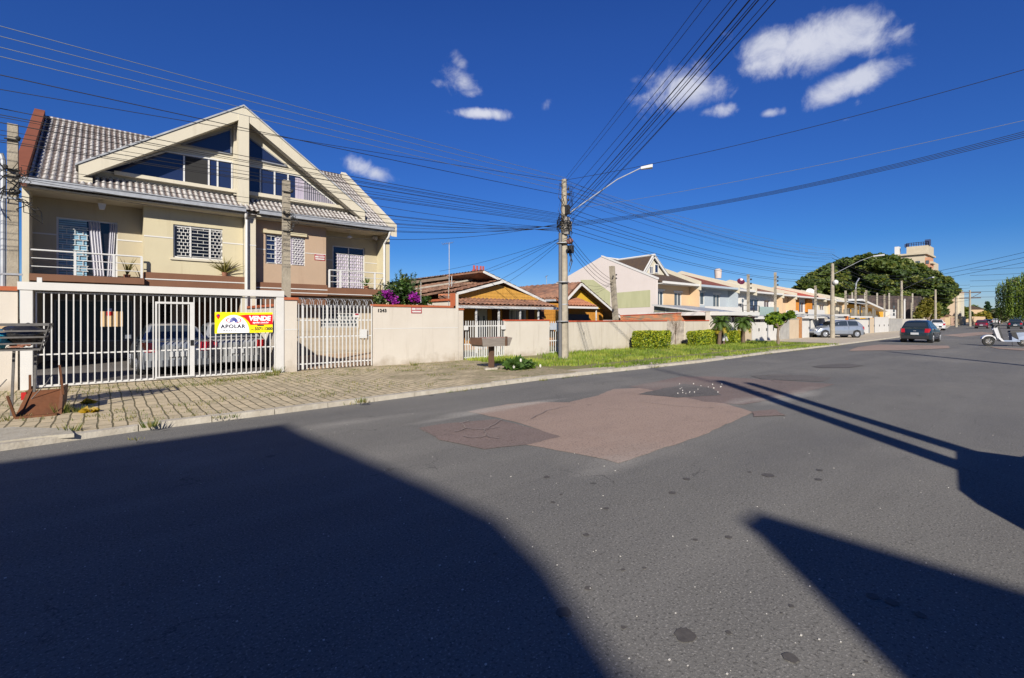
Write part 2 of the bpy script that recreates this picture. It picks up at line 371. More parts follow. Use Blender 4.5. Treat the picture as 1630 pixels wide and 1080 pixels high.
def kerb_y(x):
    for i in range(len(KP)-1):
        if KP[i][0]<=x<=KP[i+1][0]: return KP[i][1]+(KP[i+1][1]-KP[i][1])*(x-KP[i][0])/(KP[i+1][0]-KP[i][0])
    return KP[-1][1]
def cl01(v): return max(0,min(1,v))
def zr(x,y): return .08*cl01((x-16)/12)*cl01((kerb_y(x)-y)/1.5)*cl01((y+3.2)/1.5)
rd=MB(); rxs=sorted(set([-80,-40,-10,-1,.4,2.2,4.9,9.3,16,16.5,19,22,22.5,25,28,30.6,45.5,60,110,170,260])); nyr=12
vs=[]; ts=[0,.06,.13,.3,.5,.7,.87,.93,1.0]
for x in rxs:
    k_=kerb_y(x); ys=[-3.2,-2.4,-1.7,0,(k_-1.5)*.5,k_-1.5,k_-.9,k_-.4,k_]
    vs+=[(x,y,zr(x,y)) for y in ys]
rd.add(vs,[(i*9+j,(i+1)*9+j,(i+1)*9+j+1,i*9+j+1) for i in range(len(rxs)-1) for j in range(8)]); struct(rd,'road',m_road)
def rp(l,z=0): return [G(a,b,z) for a,b in l]
RZ=.08
Z1,Z2,Z3=.004,.008,.012
sheet(rp([(745,656),(808,644),(858,640),(905,641),(952,630),(975,620),(1020,618),(1100,622),(1135,637),(1200,657),(1110,697),(1015,727),(985,738),(940,727),(838,709),(890,695),(820,672)]),Z1,'road_patch',m_red,jit=.018)
sheet(rp([(1000,616),(1085,600),(1140,600),(1240,606),(1330,612),(1255,632),(1180,645),(1120,640),(1040,622)]),Z1,'road_patch',m_purple,jit=.03)
sheet(rp([(668,682),(700,676),(790,668),(850,683),(892,696),(838,709),(770,716),(700,701)]),Z2,'road_patch',m_purple,jit=.015)
sheet(rp([(1195,599),(1240,596),(1325,601),(1310,608),(1215,605)]),Z2,'road_patch',m_dark,jit=.02)
sheet(rp([(1015,628),(1090,612),(1130,618),(1150,630),(1080,634)]),Z2,'road_patch',m_dark,jit=.03)
sheet(rp([(1195,656),(1235,653),(1250,662),(1200,664)]),Z1,'road_patch',m_purple,jit=.02)
sheet(rp([(1292,581),(1318,578),(1352,577),(1376,580),(1352,583),(1308,583)],RZ),RZ+Z1,'road_patch',m_dark,jit=.03)
sheet(rp([(1365,553),(1400,549),(1510,551),(1512,555),(1440,558),(1350,559)],RZ),RZ+Z1,'road_patch',m_red,jit=.03)
sheet(rp([(1500,534),(1560,529),(1590,531),(1530,537)],RZ),RZ+Z1,'road_patch',m_red,jit=.03)
sheet(rp([(1575,553),(1660,557),(1660,561),(1590,556)],RZ),RZ+Z1,'road_patch',m_red,jit=.02)
# oil and tar spots
m_spot=M('tar',(.055,.05,.046),(.085,.078,.07),rough=.7,scale=30)
sp=MB(); g=random.Random(3)
spots=[(1090,1012,.075),(897,975,.06),(1258,1048,.05),(1222,757,.085),(1390,950,.045),(1420,960,.05),(1465,980,.04),(1305,749,.05),(1303,764,.05),(1160,856,.035),(936,937,.03),(933,852,.035),(1193,752,.03),(965,810,.035),(1070,785,.05),(1093,763,.05),(1240,714,.06),(1296,720,.06),(1107,860,.025),(1026,905,.02),(880,800,.03),(870,760,.05),(905,735,.05),(1010,690,.06),(915,675,.07)]
for _ in range(26):
    px=g.uniform(60,1600); py=580+(g.random()**1.4)*480
    spots.append((px,py,g.choice([.008,.010,.013,.018])*(.6+.7*(700/py))))
for px,py,r in spots:
    r*=.75
    x,y=G(px,py); k=14; a0=g.random()*6
    if y>8.2 or (655<px<1335 and 594<py<742): continue
    sp.add([(x+r*(1+.18*g.uniform(-1,1))*math.cos(6.283*i/k),y+r*g.uniform(.75,1.05)*math.sin(6.283*i/k),zr(x,y)+.004) for i in range(k)],[tuple(range(k))])
struct(sp,'road_stains',m_spot)
m_bit=M('pale_grit',(.5,.48,.44),scale=40)
gb=MB()
for _ in range(260):
    px=g.uniform(0,1630); py=610+(g.random()**1.2)*470; x,y=G(px,py); r=g.uniform(.0015,.0042)
    if y>8.2: continue
    gb.box(x-r,x+r*g.uniform(1,2),y-r,y+r,.0,r*1.2)
for _ in range(20):
    x,y=G(g.uniform(1070,1155),g.uniform(612,628)); r=g.uniform(.004,.014); gb.box(x-r,x+r,y-r*.6,y+r*.6,0,.03)
struct(gb,'road_grit',m_bit,'stuff')
ck=MB()
for ln_ in ([(722,690),(742,684),(770,686),(800,682)],[(742,684),(735,676),(750,670)],[(770,686),(775,697),(800,702)],[(770,686),(790,676),(800,668)],[(775,697),(750,700),(735,696)],[(1015,640),(1080,648),(1150,652)],[(845,668),(870,655),(915,646)]):
    W=[G(*q) for q in ln_]; P_=[]
    for i in range(len(W)-1):
        for j in range(6): f=j/6; P_.append((W[i][0]+(W[i+1][0]-W[i][0])*f+g.uniform(-.02,.02),W[i][1]+(W[i+1][1]-W[i][1])*f+g.uniform(-.02,.02)))
    for a,b in zip(P_,P_[1:]):
        dx,dy=b[0]-a[0],b[1]-a[1]; L=math.hypot(dx,dy) or 1; wx,wy=-dy/L*.007,dx/L*.007
        ck.add([(a[0]-wx,a[1]-wy,.026),(b[0]-wx,b[1]-wy,.026),(b[0]+wx,b[1]+wy,.026),(a[0]+wx,a[1]+wy,.026)],[(0,1,2,3)])
struct(ck,'pale_cracks',M('pale_crack',(.23,.19,.165),scale=20))
# pavers
def pavers():
    m=bpy.data.materials.new('pavers'); m.use_nodes=True; t=m.node_tree; b=t.nodes['Principled BSDF']; b.inputs['Roughness'].default_value=.9; b.inputs['Specular IOR Level'].default_value=.2
    tcn=t.nodes.new('ShaderNodeTexCoord'); mp=t.nodes.new('ShaderNodeMapping'); mp.inputs['Rotation'].default_value=(0,0,R(90)); t.links.new(tcn.outputs['Object'],mp.inputs[0])
    nn=t.nodes.new('ShaderNodeTexNoise'); nn.inputs['Scale'].default_value=1.3; t.links.new(tcn.outputs['Object'],nn.inputs['Vector'])
    vs=t.nodes.new('ShaderNodeVectorMath'); vs.operation='SCALE'; vs.inputs['Scale'].default_value=.09; t.links.new(nn.outputs['Color'],vs.inputs[0])
    va=t.nodes.new('ShaderNodeVectorMath'); va.operation='ADD'; t.links.new(mp.outputs[0],va.inputs[0]); t.links.new(vs.outputs[0],va.inputs[1])
    br=t.nodes.new('ShaderNodeTexBrick'); t.links.new(va.outputs[0],br.inputs['Vector']); br.inputs['Scale'].default_value=1; br.inputs['Brick Width'].default_value=.40; br.inputs['Row Height'].default_value=.165
    br.inputs['Mortar Size'].default_value=.013; br.inputs['Mortar Smooth'].default_value=.3; br.inputs['Color1'].default_value=(.45,.37,.245,1); br.inputs['Color2'].default_value=(.35,.295,.20,1); br.inputs['Mortar'].default_value=(.10,.085,.045,1); br.inputs['Bias'].default_value=-.1
    def noi(s,d): 
        q=t.nodes.new('ShaderNodeTexNoise'); q.inputs['Scale'].default_value=s; q.inputs['Detail'].default_value=d; t.links.new(tcn.outputs['Object'],q.inputs['Vector']); return q.outputs['Fac']
    def rr(x,a,b_,c=0,d=1):
        q=t.nodes.new('ShaderNodeMapRange'); t.links.new(x,q.inputs[0]); q.inputs[1].default_value=a; q.inputs[2].default_value=b_; q.inputs[3].default_value=c; q.inputs[4].default_value=d; return q.outputs[0]
    def mix(f,a,bb,bt='MIX'):
        q=t.nodes.new('ShaderNodeMixRGB'); q.blend_type=bt
        t.links.new(f,q.inputs[0]); 
        for i,v in ((1,a),(2,bb)):
            if isinstance(v,tuple): q.inputs[i].default_value=(*v,1)
            else: t.links.new(v,q.inputs[i])
        return q.outputs[0]
    c=mix(rr(noi(9,5),.5,.75,0,.5),br.outputs['Color'],(.2,.175,.12))
    c=mix(rr(noi(40,3),.55,.75,0,.4),c,(.5,.45,.36))
    sx=t.nodes.new('ShaderNodeSeparateXYZ'); t.links.new(tcn.outputs['Object'],sx.inputs[0])
    dirt=mix(rr(noi(14,6),.35,.65),(.33,.27,.18),(.19,.165,.10)); dirt=mix(rr(noi(3,4),.55,.7,0,.7),dirt,(.10,.125,.03))
    ad=t.nodes.new('ShaderNodeMath'); ad.operation='ADD'; t.links.new(rr(sx.outputs[0],4.5,10,0,.62),ad.inputs[0]); t.links.new(rr(noi(1.1,5),.36,.8,0,.9),ad.inputs[1])
    f=rr(ad.outputs[0],.48,.72)
    c=mix(f,c,dirt)
    t.links.new(c,b.inputs['Base Color'])
    bp=t.nodes.new('ShaderNodeBump'); bp.inputs['Strength'].default_value=.6; bp.inputs['Distance'].default_value=.012; t.links.new(br.outputs['Fac'],bp.inputs['Height']); bp.invert=True
    t.links.new(bp.outputs[0],b.inputs['Normal'])
    return m
m_pav=pavers()
m_conc=M('concrete',(.40,.37,.31),(.28,.25,.20),scale=5,bump=.4,bscale=30,stain=.5)
m_dustpav=M('dusty_paving',(.42,.37,.29),(.32,.27,.20),scale=1.5,bump=.3,bscale=20)
sheet([(x,y+.12) for x,y in KP[:6]]+[(10.6,9.1),(10.6,22),(-80,22)],SW,'sidewalk',m_pav)
sheet([(10.6,9.1),(16.5,8.87),(22.5,9.07),(30.6,9.12),(35,9.2),(35,22),(10.6,22)],SW-.01,'verge_soil',M('verge_soil',(.13,.15,.045),(.2,.16,.08),scale=3))
sheet([(35,9.2),(45.5,9.42),(60,9.82),(110,13.6),(170,20.1),(260,34.1),(260,40),(35,40)],SW,'pavement',m_dustpav)
kb=MB()
for i in range(len(KP)-1):
    (x0,y0),(x1,y1)=KP[i],KP[i+1]; L=math.hypot(x1-x0,y1-y0); k=max(1,int(L/.9)) if x0<60 and x0>-20 else 1
    for j in range(k):
        a,b=j/k,(j+1)/k-.012/L; gx=g.uniform(-.012,.012); gz=g.uniform(-.012,.01)
        p=(x0+(x1-x0)*a,y0+(y1-y0)*a+gx); q=(x0+(x1-x0)*b,y0+(y1-y0)*b+gx)
        kb.hexa([(p[0],p[1],-.05),(q[0],q[1],-.05),(q[0],q[1]+.14,-.05),(p[0],p[1]+.14,-.05),(p[0],p[1]+.02,SW+.015+gz),(q[0],q[1]+.02,SW+.015+gz),(q[0],q[1]+.14,SW+.02+gz),(p[0],p[1]+.14,SW+.02+gz)])
struct(kb,'kerb',m_conc)
rm=MB(); rm.prismz([G(-40,690,SW),G(20,683,SW),G(110,686,SW),G(118,694,SW),(-.55,8.55),(-2.2,8.55)],SW-.02,SW+.03); struct(rm,'kerb_slab',M('pale_concrete',(.55,.51,.42),(.42,.38,.3),scale=7,bump=.4,bscale=25))
# broken paving / worn footpath strip through the verge
sheet([(x,kerb_y(x)+.22+.05*math.sin(x*2)) for x in [10.5+.5*i for i in range(52)]]+[(x,kerb_y(x)+.72+.07*math.sin(x*1.3)) for x in [36-.5*i for i in range(52)]],SW+.004,'footpath',m_dustpav)
# near side pavement
sheet([(-80,-3.2),(260,-3.2),(260,-20),(-80,-20)],.06,'near_pavement',m_dustpav)
# ------------------------------------------------------------------ wall paints
cream=M('cream_paint',(.44,.395,.27),(.41,.365,.25),scale=1.3,stain=.28,bump=.15,bscale=60)
pale=M('pale_cream_paint',(.47,.435,.345),(.44,.405,.32),scale=1.3,stain=.28,bump=.15,bscale=60)
olive=M('olive_cream_paint',(.37,.325,.23),(.34,.30,.21),scale=1.2,stain=.25)
taupe=M('taupe_paint',(.35,.255,.18),(.32,.235,.165),scale=1.5,stain=.25)
brown=M('brown_paint',(.155,.075,.042),(.13,.062,.036),scale=2,stain=.15)
white=M('white_paint',(.80,.79,.76),(.74,.73,.70),rough=.5,scale=3,stain=.10)
wmetal=M('white_metal',(.80,.80,.78),(.72,.72,.70),rough=.4,scale=8,spec=.5)
fcream=M('fence_cream',(.485,.45,.395),(.44,.40,.345),scale=1.0,stain=.35,base=.55,bump=.2,bscale=50)
terr=M('terracotta_coping',(.36,.10,.040),(.27,.075,.035),scale=6,stain=.2)
gtile=M('grey_tile',(.42,.41,.40),(.30,.285,.27),scale=1.6,bump=.3,bscale=20,stain=.25,contrast=1.1,stretch=(5,.35,.35))
rtile=M('red_tile',(.26,.13,.08),(.11,.065,.048),scale=2.5,bump=.3,bscale=15,contrast=1.3)
otile=M('orange_tile',(.36,.15,.08),(.20,.09,.055),scale=4,bump=.3,bscale=15)
dtile=M('dark_tile',(.075,.050,.03),(.055,.038,.033),scale=3)
def darken_valleys(m,off,p):   # darker colour in the valleys between the tile waves, stronger towards the ridge
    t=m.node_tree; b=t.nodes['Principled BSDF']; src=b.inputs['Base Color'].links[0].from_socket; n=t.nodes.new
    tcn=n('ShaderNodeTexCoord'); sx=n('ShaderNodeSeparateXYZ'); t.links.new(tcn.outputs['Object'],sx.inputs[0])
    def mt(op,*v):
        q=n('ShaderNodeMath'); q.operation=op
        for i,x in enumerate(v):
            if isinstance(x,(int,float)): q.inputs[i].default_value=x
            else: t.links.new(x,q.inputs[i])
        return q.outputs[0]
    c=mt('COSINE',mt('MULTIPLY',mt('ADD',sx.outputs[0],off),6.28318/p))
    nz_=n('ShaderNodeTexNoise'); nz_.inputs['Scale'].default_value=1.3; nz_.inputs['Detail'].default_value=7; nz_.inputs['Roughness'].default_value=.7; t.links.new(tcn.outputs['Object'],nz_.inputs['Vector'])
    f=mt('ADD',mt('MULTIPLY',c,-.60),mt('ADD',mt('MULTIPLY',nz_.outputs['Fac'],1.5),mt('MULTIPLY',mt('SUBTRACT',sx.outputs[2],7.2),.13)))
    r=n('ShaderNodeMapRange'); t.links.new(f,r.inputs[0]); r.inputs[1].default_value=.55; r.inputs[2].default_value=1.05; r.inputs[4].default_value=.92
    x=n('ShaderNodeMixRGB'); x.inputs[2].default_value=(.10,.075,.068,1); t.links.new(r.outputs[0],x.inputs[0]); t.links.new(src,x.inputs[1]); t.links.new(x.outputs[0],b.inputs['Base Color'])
darken_valleys(gtile,5.6,.165)
m_gl=glass('dark_glass',(.012,.020,.055),.04,.6)
m_glb=glass('black_glass',(.008,.008,.010),.08,.5)
m_glg=glass('grey_glass',(.06,.075,.09),.08,.5)
zinc=M('zinc_gutter',(.36,.38,.40),(.27,.28,.30),rough=.45,metal=.3,scale=6,stain=.2)
dark=M('dark_void',(.02,.02,.02),scale=2)
curt=M('pale_curtain',(.49,.49,.5),(.36,.36,.44),scale=2,stretch=(22,22,.5),contrast=2)
pinkc=M('lilac_curtain',(.62,.56,.66),(.42,.38,.5),scale=2,stretch=(18,18,.3),contrast=2)
bluec=M('blue_blind',(.16,.30,.42),(.26,.42,.5),scale=1.5,stretch=(1,1,10),contrast=2)
def window(root,x0,x1,z0,z1,y,fm=wmetal,pm=m_gl,n=2,fw=.05,transom=None,name='window'):
    f=MB(); ya,yb=y+.05,y+.10
    f.box(x0,x0+fw,ya,yb,z0,z1).box(x1-fw,x1,ya,yb,z0,z1).box(x0+fw,x1-fw,ya,yb,z1-fw,z1).box(x0+fw,x1-fw,ya,yb,z0,z0+fw)
    for i in range(1,n):
        x=x0+(x1-x0)*i/n; f.box(x-fw*.45,x+fw*.45,ya+.004,yb-.004,z0+fw,z1-fw)
    if transom: f.box(x0+fw,x1-fw,ya+.007,yb-.007,transom-.02,transom+.02)
    w_=f.build(name,fm,root); MB().box(x0+fw*.5,x1-fw*.5,y+.085,y+.095,z0+fw*.5,z1-fw*.5).build('pane',pm,w_)
    return w_
def brick_grille(parent,x0,x1,z0,z1,y,mat,hs=.16,ws=.34,r=.012,name='grille'):
    b=MB(); k=0; z=z0
    while z<z1-.02:
        b.box(x0,x1,y-r,y+r,z-r,z+r); o=(k%2)*ws/2; x=x0+o
        while x<x1:
            if x>x0: b.box(x-r,x+r,y-r*.8,y+r*.8,z+r,min(z+hs-r,z1))
            x+=ws
        z+=hs; k+=1
    b.box(x0,x1,y-r,y+r,z1-r,z1+r)
    return b.build(name,mat,parent)
# ------------------------------------------------------------------ the duplex house
HX0,HX1=-1.72,9.72
YR,YB,YE,YG,YF=20.5,19.85,19.35,20.3,19.7      # recessed wall, bay wall, eave, attic glass, gable fascia
house=thing('duplex_house','cream two storey duplex with steep glazed gable and grey wavy tile roof','house',(4,21,0))
wl=MB()
# upper recessed walls (left, right), bays, ground floor wall
wall_holes(wl,-1.6,1.04,2.9,5.5,YR,YR+.2,[(-1.078,0.389,2.912,4.787)])
wall_holes(wl,6.98,9.5,2.9,5.5,YR,YR+.2,[(7.491,8.919,2.912,4.758)])
wl.build('wall',olive,house)
wl=MB(); wall_holes(wl,1.04,3.95,3.14,5.5,YB,YB+.2,[(1.84,3.30,3.70,4.83)]); wl.box(1.04,1.24,YB+.2,YR-.003,3.14,5.5); wl.build('bay_wall',cream,house)
wl=MB(); wall_holes(wl,4.32,6.98,2.98,5.5,YB,YB+.2,[(4.71,6.16,3.71,4.83)]); wl.box(6.78,6.98,YB+.2,YR-.003,2.98,5.5); wl.build('bay_wall',taupe,house)
sd=MB(); sd.box(-1.75,-1.6,YE+.25,YR+.0,0,5.45); sd.box(-1.75,-1.6,YR,29.5,0,5.5); sd.prismx([(YR,5.5),(29.5,5.5),(25,9.0)],-1.75,-1.6); sd.build('side_wall',pale,house)
sd=MB(); sd.box(9.5,9.68,YE+.25,29.5,0,5.45); sd.prismx([(YR,5.5),(29.5,5.5),(25,8.9)],9.5,9.68); sd.build('side_wall',cream,house)
MB().box(-1.6,9.5,29.3,29.5,0,5.5).build('rear_wall',pale,house)
pf=MB(); pf.box(3.97,4.30,YE+.15,YR,0,5.55); pf.build('party_wall',pale,house)
# floor slab with brown face, white lines
bnd=MB(); bnd.box(-1.6,1.04,YE+.2,YR+.1,2.72,2.92).box(1.04,3.97,YE+.35,YR+.1,2.68,3.14).box(4.30,6.98,YE+.35,YR+.1,2.52,2.98).box(6.98,9.5,YE+.2,YR+.1,2.56,2.88)
bnd.box(4.30,6.98,YE+.45,YR+.1,2.16,2.52).build('floor_band',brown,house)
ln=MB(); ln.box(1.04,3.97,YE+.335,YE+.349,2.90,2.935).box(4.30,6.98,YE+.335,YE+.349,2.76,2.795).box(4.30,9.5,YE+.17,YE+.199,2.60,2.63)
ln.box(1.05,1.84,YB-.012,YB,4.33,4.37).box(3.30,3.96,YB-.012,YB,4.33,4.37).box(4.32,4.71,YB-.012,YB,4.22,4.25).box(6.16,6.97,YB-.012,YB,4.22,4.25)
ln.box(-1.6,-1.078,YR-.012,YR,4.2,4.24).box(0.389,1.04,YR-.012,YR,4.2,4.24).box(6.98,7.491,YR-.012,YR,4.1,4.13).box(8.919,9.5,YR-.012,YR,4.1,4.13).box(3.965,4.305,YE+.14,YE+.15,4.28,4.32)
ln.each('trim_line',white,house)
# ledge over right window, raised panel
MB().box(4.62,6.2,YB-.10,YB,4.86,4.98).build('window_ledge',cream,house)
MB().box(1.75,3.38,YB-.05,YB,3.62,3.69).build('window_sill',pale,house)
# ground floor: rear wall, window and doors under the slab, garage floor
YQ=23.6
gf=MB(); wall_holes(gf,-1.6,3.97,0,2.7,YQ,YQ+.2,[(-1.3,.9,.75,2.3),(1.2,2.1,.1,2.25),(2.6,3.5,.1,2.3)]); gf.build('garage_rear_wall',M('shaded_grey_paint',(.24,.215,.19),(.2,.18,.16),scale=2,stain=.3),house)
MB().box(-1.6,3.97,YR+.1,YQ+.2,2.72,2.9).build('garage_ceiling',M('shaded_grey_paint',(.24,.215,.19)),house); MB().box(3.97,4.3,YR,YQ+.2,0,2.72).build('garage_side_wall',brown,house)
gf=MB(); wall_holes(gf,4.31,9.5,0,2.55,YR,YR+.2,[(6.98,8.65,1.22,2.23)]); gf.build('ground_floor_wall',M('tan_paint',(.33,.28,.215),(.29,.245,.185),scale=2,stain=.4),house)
window(house,-1.3,.9,.75,2.3,YQ,M('grey_metal',(.28,.31,.35),rough=.5),M('green_curtain_glass',(.04,.07,.085),(.06,.09,.105),rough=.3,stretch=(12,1,.3),scale=2),3)
MB().box(1.22,2.08,YQ+.06,YQ+.12,.1,2.23).build('door',dark,house)
MB().box(2.62,3.48,YQ+.06,YQ+.12,.1,2.28).build('door',M('brown_wood',(.12,.06,.03),(.07,.035,.02),scale=3,stretch=(8,1,.6)),house)
w_=window(house,6.98,8.65,1.22,2.23,YR,wmetal,m_glg,2); brick_grille(w_,7.03,8.6,1.27,2.18,YR+.03,wmetal,.14,.16)
MB().box(4.31,9.49,FY+.3,YR+.0,.02,SW+.035).build('yard_floor',M('yard_tile',(.42,.30,.2),(.33,.23,.15),scale=6),house)
MB().box(-1.6,3.95,FY+.3,YQ,.02,SW+.03).build('yard_floor',M('garage_tile',(.14,.125,.115),(.09,.085,.08),scale=14,stretch=(.2,3,1)),house)
# windows upstairs
dl=window(house,-1.078,0.389,2.912,4.787,YR,wmetal,m_glb,1)
bl=MB(); bl_h=4.748-2.941
for i in range(26):
    z=2.96+i*.0695; bl.box(-1.02,-0.369,YR+.055,YR+.068,z,z+.056)
bl.build('blind',bluec,dl); brick_grille(dl,-1.03,-0.33,2.96,4.515,YR+.03,wmetal,.165,.19,.008)
cm=MB()
def folds(mb,x0,x1,z0,z1,y,n,amp=.03,lean=0):
    k=n*4; vs=[]
    for i in range(k+1):
        x=x0+(x1-x0)*i/k; yy=y+amp*math.sin(i*math.pi/2)
        vs+= [(x+lean,yy,z0),(x,yy,z1)]
    return mb.add(vs,[(2*i,2*i+2,2*i+3,2*i+1) for i in range(k)])
folds(cm,-0.33,-0.049,2.941,4.728,YR+.03,4,lean=.12); folds(cm,0.194,0.35,2.941,4.728,YR+.03,3,lean=-.08); cm.build('curtain',curt,dl)
w1=window(house,1.84,3.30,3.70,4.83,YB,wmetal,m_glb,1)
mg=MB(); mg.box(2.3,2.36,YB+.03,YB+.05,3.74,4.8).box(2.88,2.94,YB+.03,YB+.05,3.74,4.8); mg.build('mullion',wmetal,w1)
brick_grille(w1,2.37,2.88,3.78,4.76,YB+.018,white,.115,.34,.0065); brick_grille(w1,1.95,2.3,3.78,4.76,YB+.018,white,.115,.12,.009); brick_grille(w1,2.95,3.26,3.78,4.76,YB+.018,white,.115,.12,.009)
w2=window(house,4.71,6.16,3.71,4.83,YB,wmetal,m_gl,4)
cm=MB(); folds(cm,5.05,6.1,3.76,4.78,YB+.06,12,.015); cm.build('curtain',pinkc,w2); brick_grille(w2,4.76,5.05,3.75,4.8,YB+.02,wmetal,.17,.3,.008); brick_grille(w2,5.1,5.55,3.75,4.8,YB+.02,wmetal,.09,.11,.009); brick_grille(w2,5.65,6.1,3.75,4.8,YB+.02,wmetal,.09,.11,.009)
w3=window(house,7.491,8.919,2.912,4.758,YR,wmetal,m_gl,2)
cm=MB(); folds(cm,7.675,8.181,2.941,4.418,YR+.045,6,.015); folds(cm,8.258,8.841,2.941,4.418,YR+.045,6,.015); cm.build('curtain',pinkc,w3)
brick_grille(w3,7.627,8.181,2.941,4.418,YR+.025,wmetal,.135,.155,.007); brick_grille(w3,8.239,8.841,2.941,4.418,YR+.025,wmetal,.135,.155,.007)
# balcony railings
def railing(x0,x1,y,z0,posts,xr=None):
    r=MB(); 
    for z,t in ((z0+.72,.026),(z0+.48,.014),(z0+.24,.014)): r.tube([(x0,y,z),(x1,y,z)],t,8)
    for x in posts: r.box(x-.03,x+.03,y-.03,y+.03,z0-.02,z0+.71)
    return r.build('balcony_railing',wmetal,house,'auto')
railing(-1.6,1.0,YE+.3,2.90,[-.62,.28,.98]); 
railing(7.02,9.48,YE+.3,2.88,[7.04,7.5,9.0])
# eave: soffit, fascia beam, gutter
so_=MB(); so_.box(HX0,3.96,YE+.08,YR+.1,5.34,5.39).box(4.31,9.6,YE+.08,YR+.1,5.34,5.39); so_.build('soffit',pale,house)
ft=MB(); ft.box(HX0,3.96,YE+.0,YE+.075,5.36,5.55).box(4.31,9.66,YE+.0,YE+.075,5.36,5.55); ft.build('fascia',pale,house)
gt=MB()
for a,b in ((HX0-.05,3.92),(4.36,9.7)): gt.box(a,b,YE-.15,YE-.005,5.44,5.47).box(a,b,YE-.17,YE-.15,5.44,5.60).box(a,b,YE-.19,YE-.17,5.57,5.61)
gt.build('gutter',zinc,house)
dp=MB(); dp.tube([(3.94,YE-.09,5.46),(3.94,YE-.05,5.3),(3.98,YE+.08,5.2),(3.98,YE+.08,.1)],.05,8); dp.build('downpipe',wmetal,house,'auto')
dp=MB(); dp.tube([(9.55,YE-.09,5.46),(9.5,YE-.05,5.2),(9.44,YE+.28,4.9),(9.44,YE+.28,2.9)],.05,8); dp.build('downpipe',wmetal,house,'auto')
# main roof
PZ=(9.1-5.56)/(25-YE); pl_=math.sqrt(1+PZ*PZ); Vr=(0,1/pl_,PZ/pl_)
RL=(25-YE)*pl_
tr=MB(); tile_roof(tr,(-1.6,YE-.12,5.50),(1,0,0),Vr,11.2,RL+.1,p=.165,c=.36,amp=.026,step=.03); tr.build('roof',gtile,house,'auto' if False else False)
tb=MB(); tb.hexa([(-1.6,YE,5.40),(9.6,YE,5.40),(9.6,29.6,5.3),(-1.6,29.6,5.3),(-1.6,YE,5.44),(9.6,YE,5.44),(9.6,29.6,5.35),(-1.6,29.6,5.35)])
tb.hexa([(-1.7,25,9.05),(9.65,25,9.05),(9.65,29.9,5.5),(-1.7,29.9,5.5),(-1.7,25,9.15),(9.65,25,9.15),(9.65,29.9,5.6),(-1.7,29.9,5.6)]); tb.build('rear_roof',gtile,house)
MB().tube([(-1.6,25,9.13),(9.6,25,9.13)],.11,8).build('ridge',gtile,house)
# firewall strips on both ends
fw_=MB(); fw_.prismx([(YE-.15,5.35),(25,8.98),(29.6,5.4),(29.6,5.7),(25,9.42),(YE-.15,5.80)],-1.9,-1.62); fw_.build('firewall',M('rust_paint',(.17,.055,.030),(.13,.042,.024),scale=2,stain=.2),house)
fw_=MB(); fw_.prismx([(YE-.15,5.2),(25,8.9),(29.6,5.4),(29.6,5.7),(25,9.36),(YE-.15,5.72)],9.58,9.82); fw_.build('firewall',pale,house)
# gable: attic glass wall, windows, fascia, column, soffits, roof
AX,AZ=A(388,170,YF); GL,GZ=A(125,262,YF); GR=A(581,331,YF)[0]
def gz(x): return AZ-(AZ-GZ)*(abs(x-AX)/(AX-GL))
ag=MB(); ag.prism([(GL+.3,6.0),(GR-.3,6.0),(GR-.3,gz(GR-.3)-.1),(AX,AZ-.12),(GL+.3,gz(GL+.3)-.1)],YG,YG+.2); ag.build('gable_wall',pale,house)
def ap(l,Y=YG-.03): return [A(a,b,Y) for a,b in l]
def glazing(pts,mull,matp,fm=wmetal,extra=None,name='attic_window'):
    P_=ap(pts); f=MB()
    for i in range(len(P_)):
        a=P_[i]; b=P_[(i+1)%len(P_)]; f.bar((a[0],YG-.03,a[1]),(b[0],YG-.03,b[1]),.05,.045)
    xs=[]
    for m_ in mull:
        x=A(m_,250,YG)[0]; 
        zs=[]
        for i in range(len(P_)):
            a=P_[i]; b=P_[(i+1)%len(P_)]
            if (a[0]-x)*(b[0]-x)<0: zs.append(a[1]+(b[1]-a[1])*(x-a[0])/(b[0]-a[0]))
        if len(zs)>=2: f.bar((x,YG-.03,min(zs)),(x,YG-.03,max(zs)),.055,.05)
        xs.append((x,min(zs),max(zs)))
    o=f.build(name,fm,house); MB().prism(P_,YG-.02,YG-.005).build('pane',matp,o); return o,xs
graym=M('grey_frame',(.20,.21,.23),rough=.5)
o1,x1_=glazing([(161,272.5),(264,241.6),(369,258.8),(369,304)],[292.7,332,346],m_gl)
xa,xb=x1_[0],x1_[1]; MB().box(xa[0]+.04,xb[0]-.04,YG-.028,YG-.022,max(xa[1],xb[1])+.04,min(xa[2],xb[2])-.05).build('open_sash',dark,o1)
glazing([(288,230.8),(367.4,206),(368,246)],[],m_gl,graym)
o3,_=glazing([(395,264.6),(477.6,281.3),(543.5,333.2),(395,311)],[414,436.6,458],m_gl)
P_=ap([(470,283),(477,284),(540,331),(470,320)],YG-.025); MB().prism(P_,YG-.028,YG-.022).build('curtain',pinkc,o3)
gr_=MB()
for i in range(26):
    x=6.25+i*.085; zt=gz(x)-.55
    z0=A(470,320,YG)[1]-.0
    xx=x; 
    a=P_[1]; b=P_[2]
    zt=a[1]+(b[1]-a[1])*(x-a[0])/(b[0]-a[0]) if x>a[0] else a[1]
    c0=P_[3]; zb=c0[1]+(b[1]-c0[1])*(x-c0[0])/(b[0]-c0[0])
    if zt>zb and x<b[0]: gr_.bar((x,YG-.06,zb),(x,YG-.06,zt),.02)
gr_.build('window_bars',graym,o3)
glazing([(394,218),(457.4,265.5),(394,252)],[],m_gl,graym)
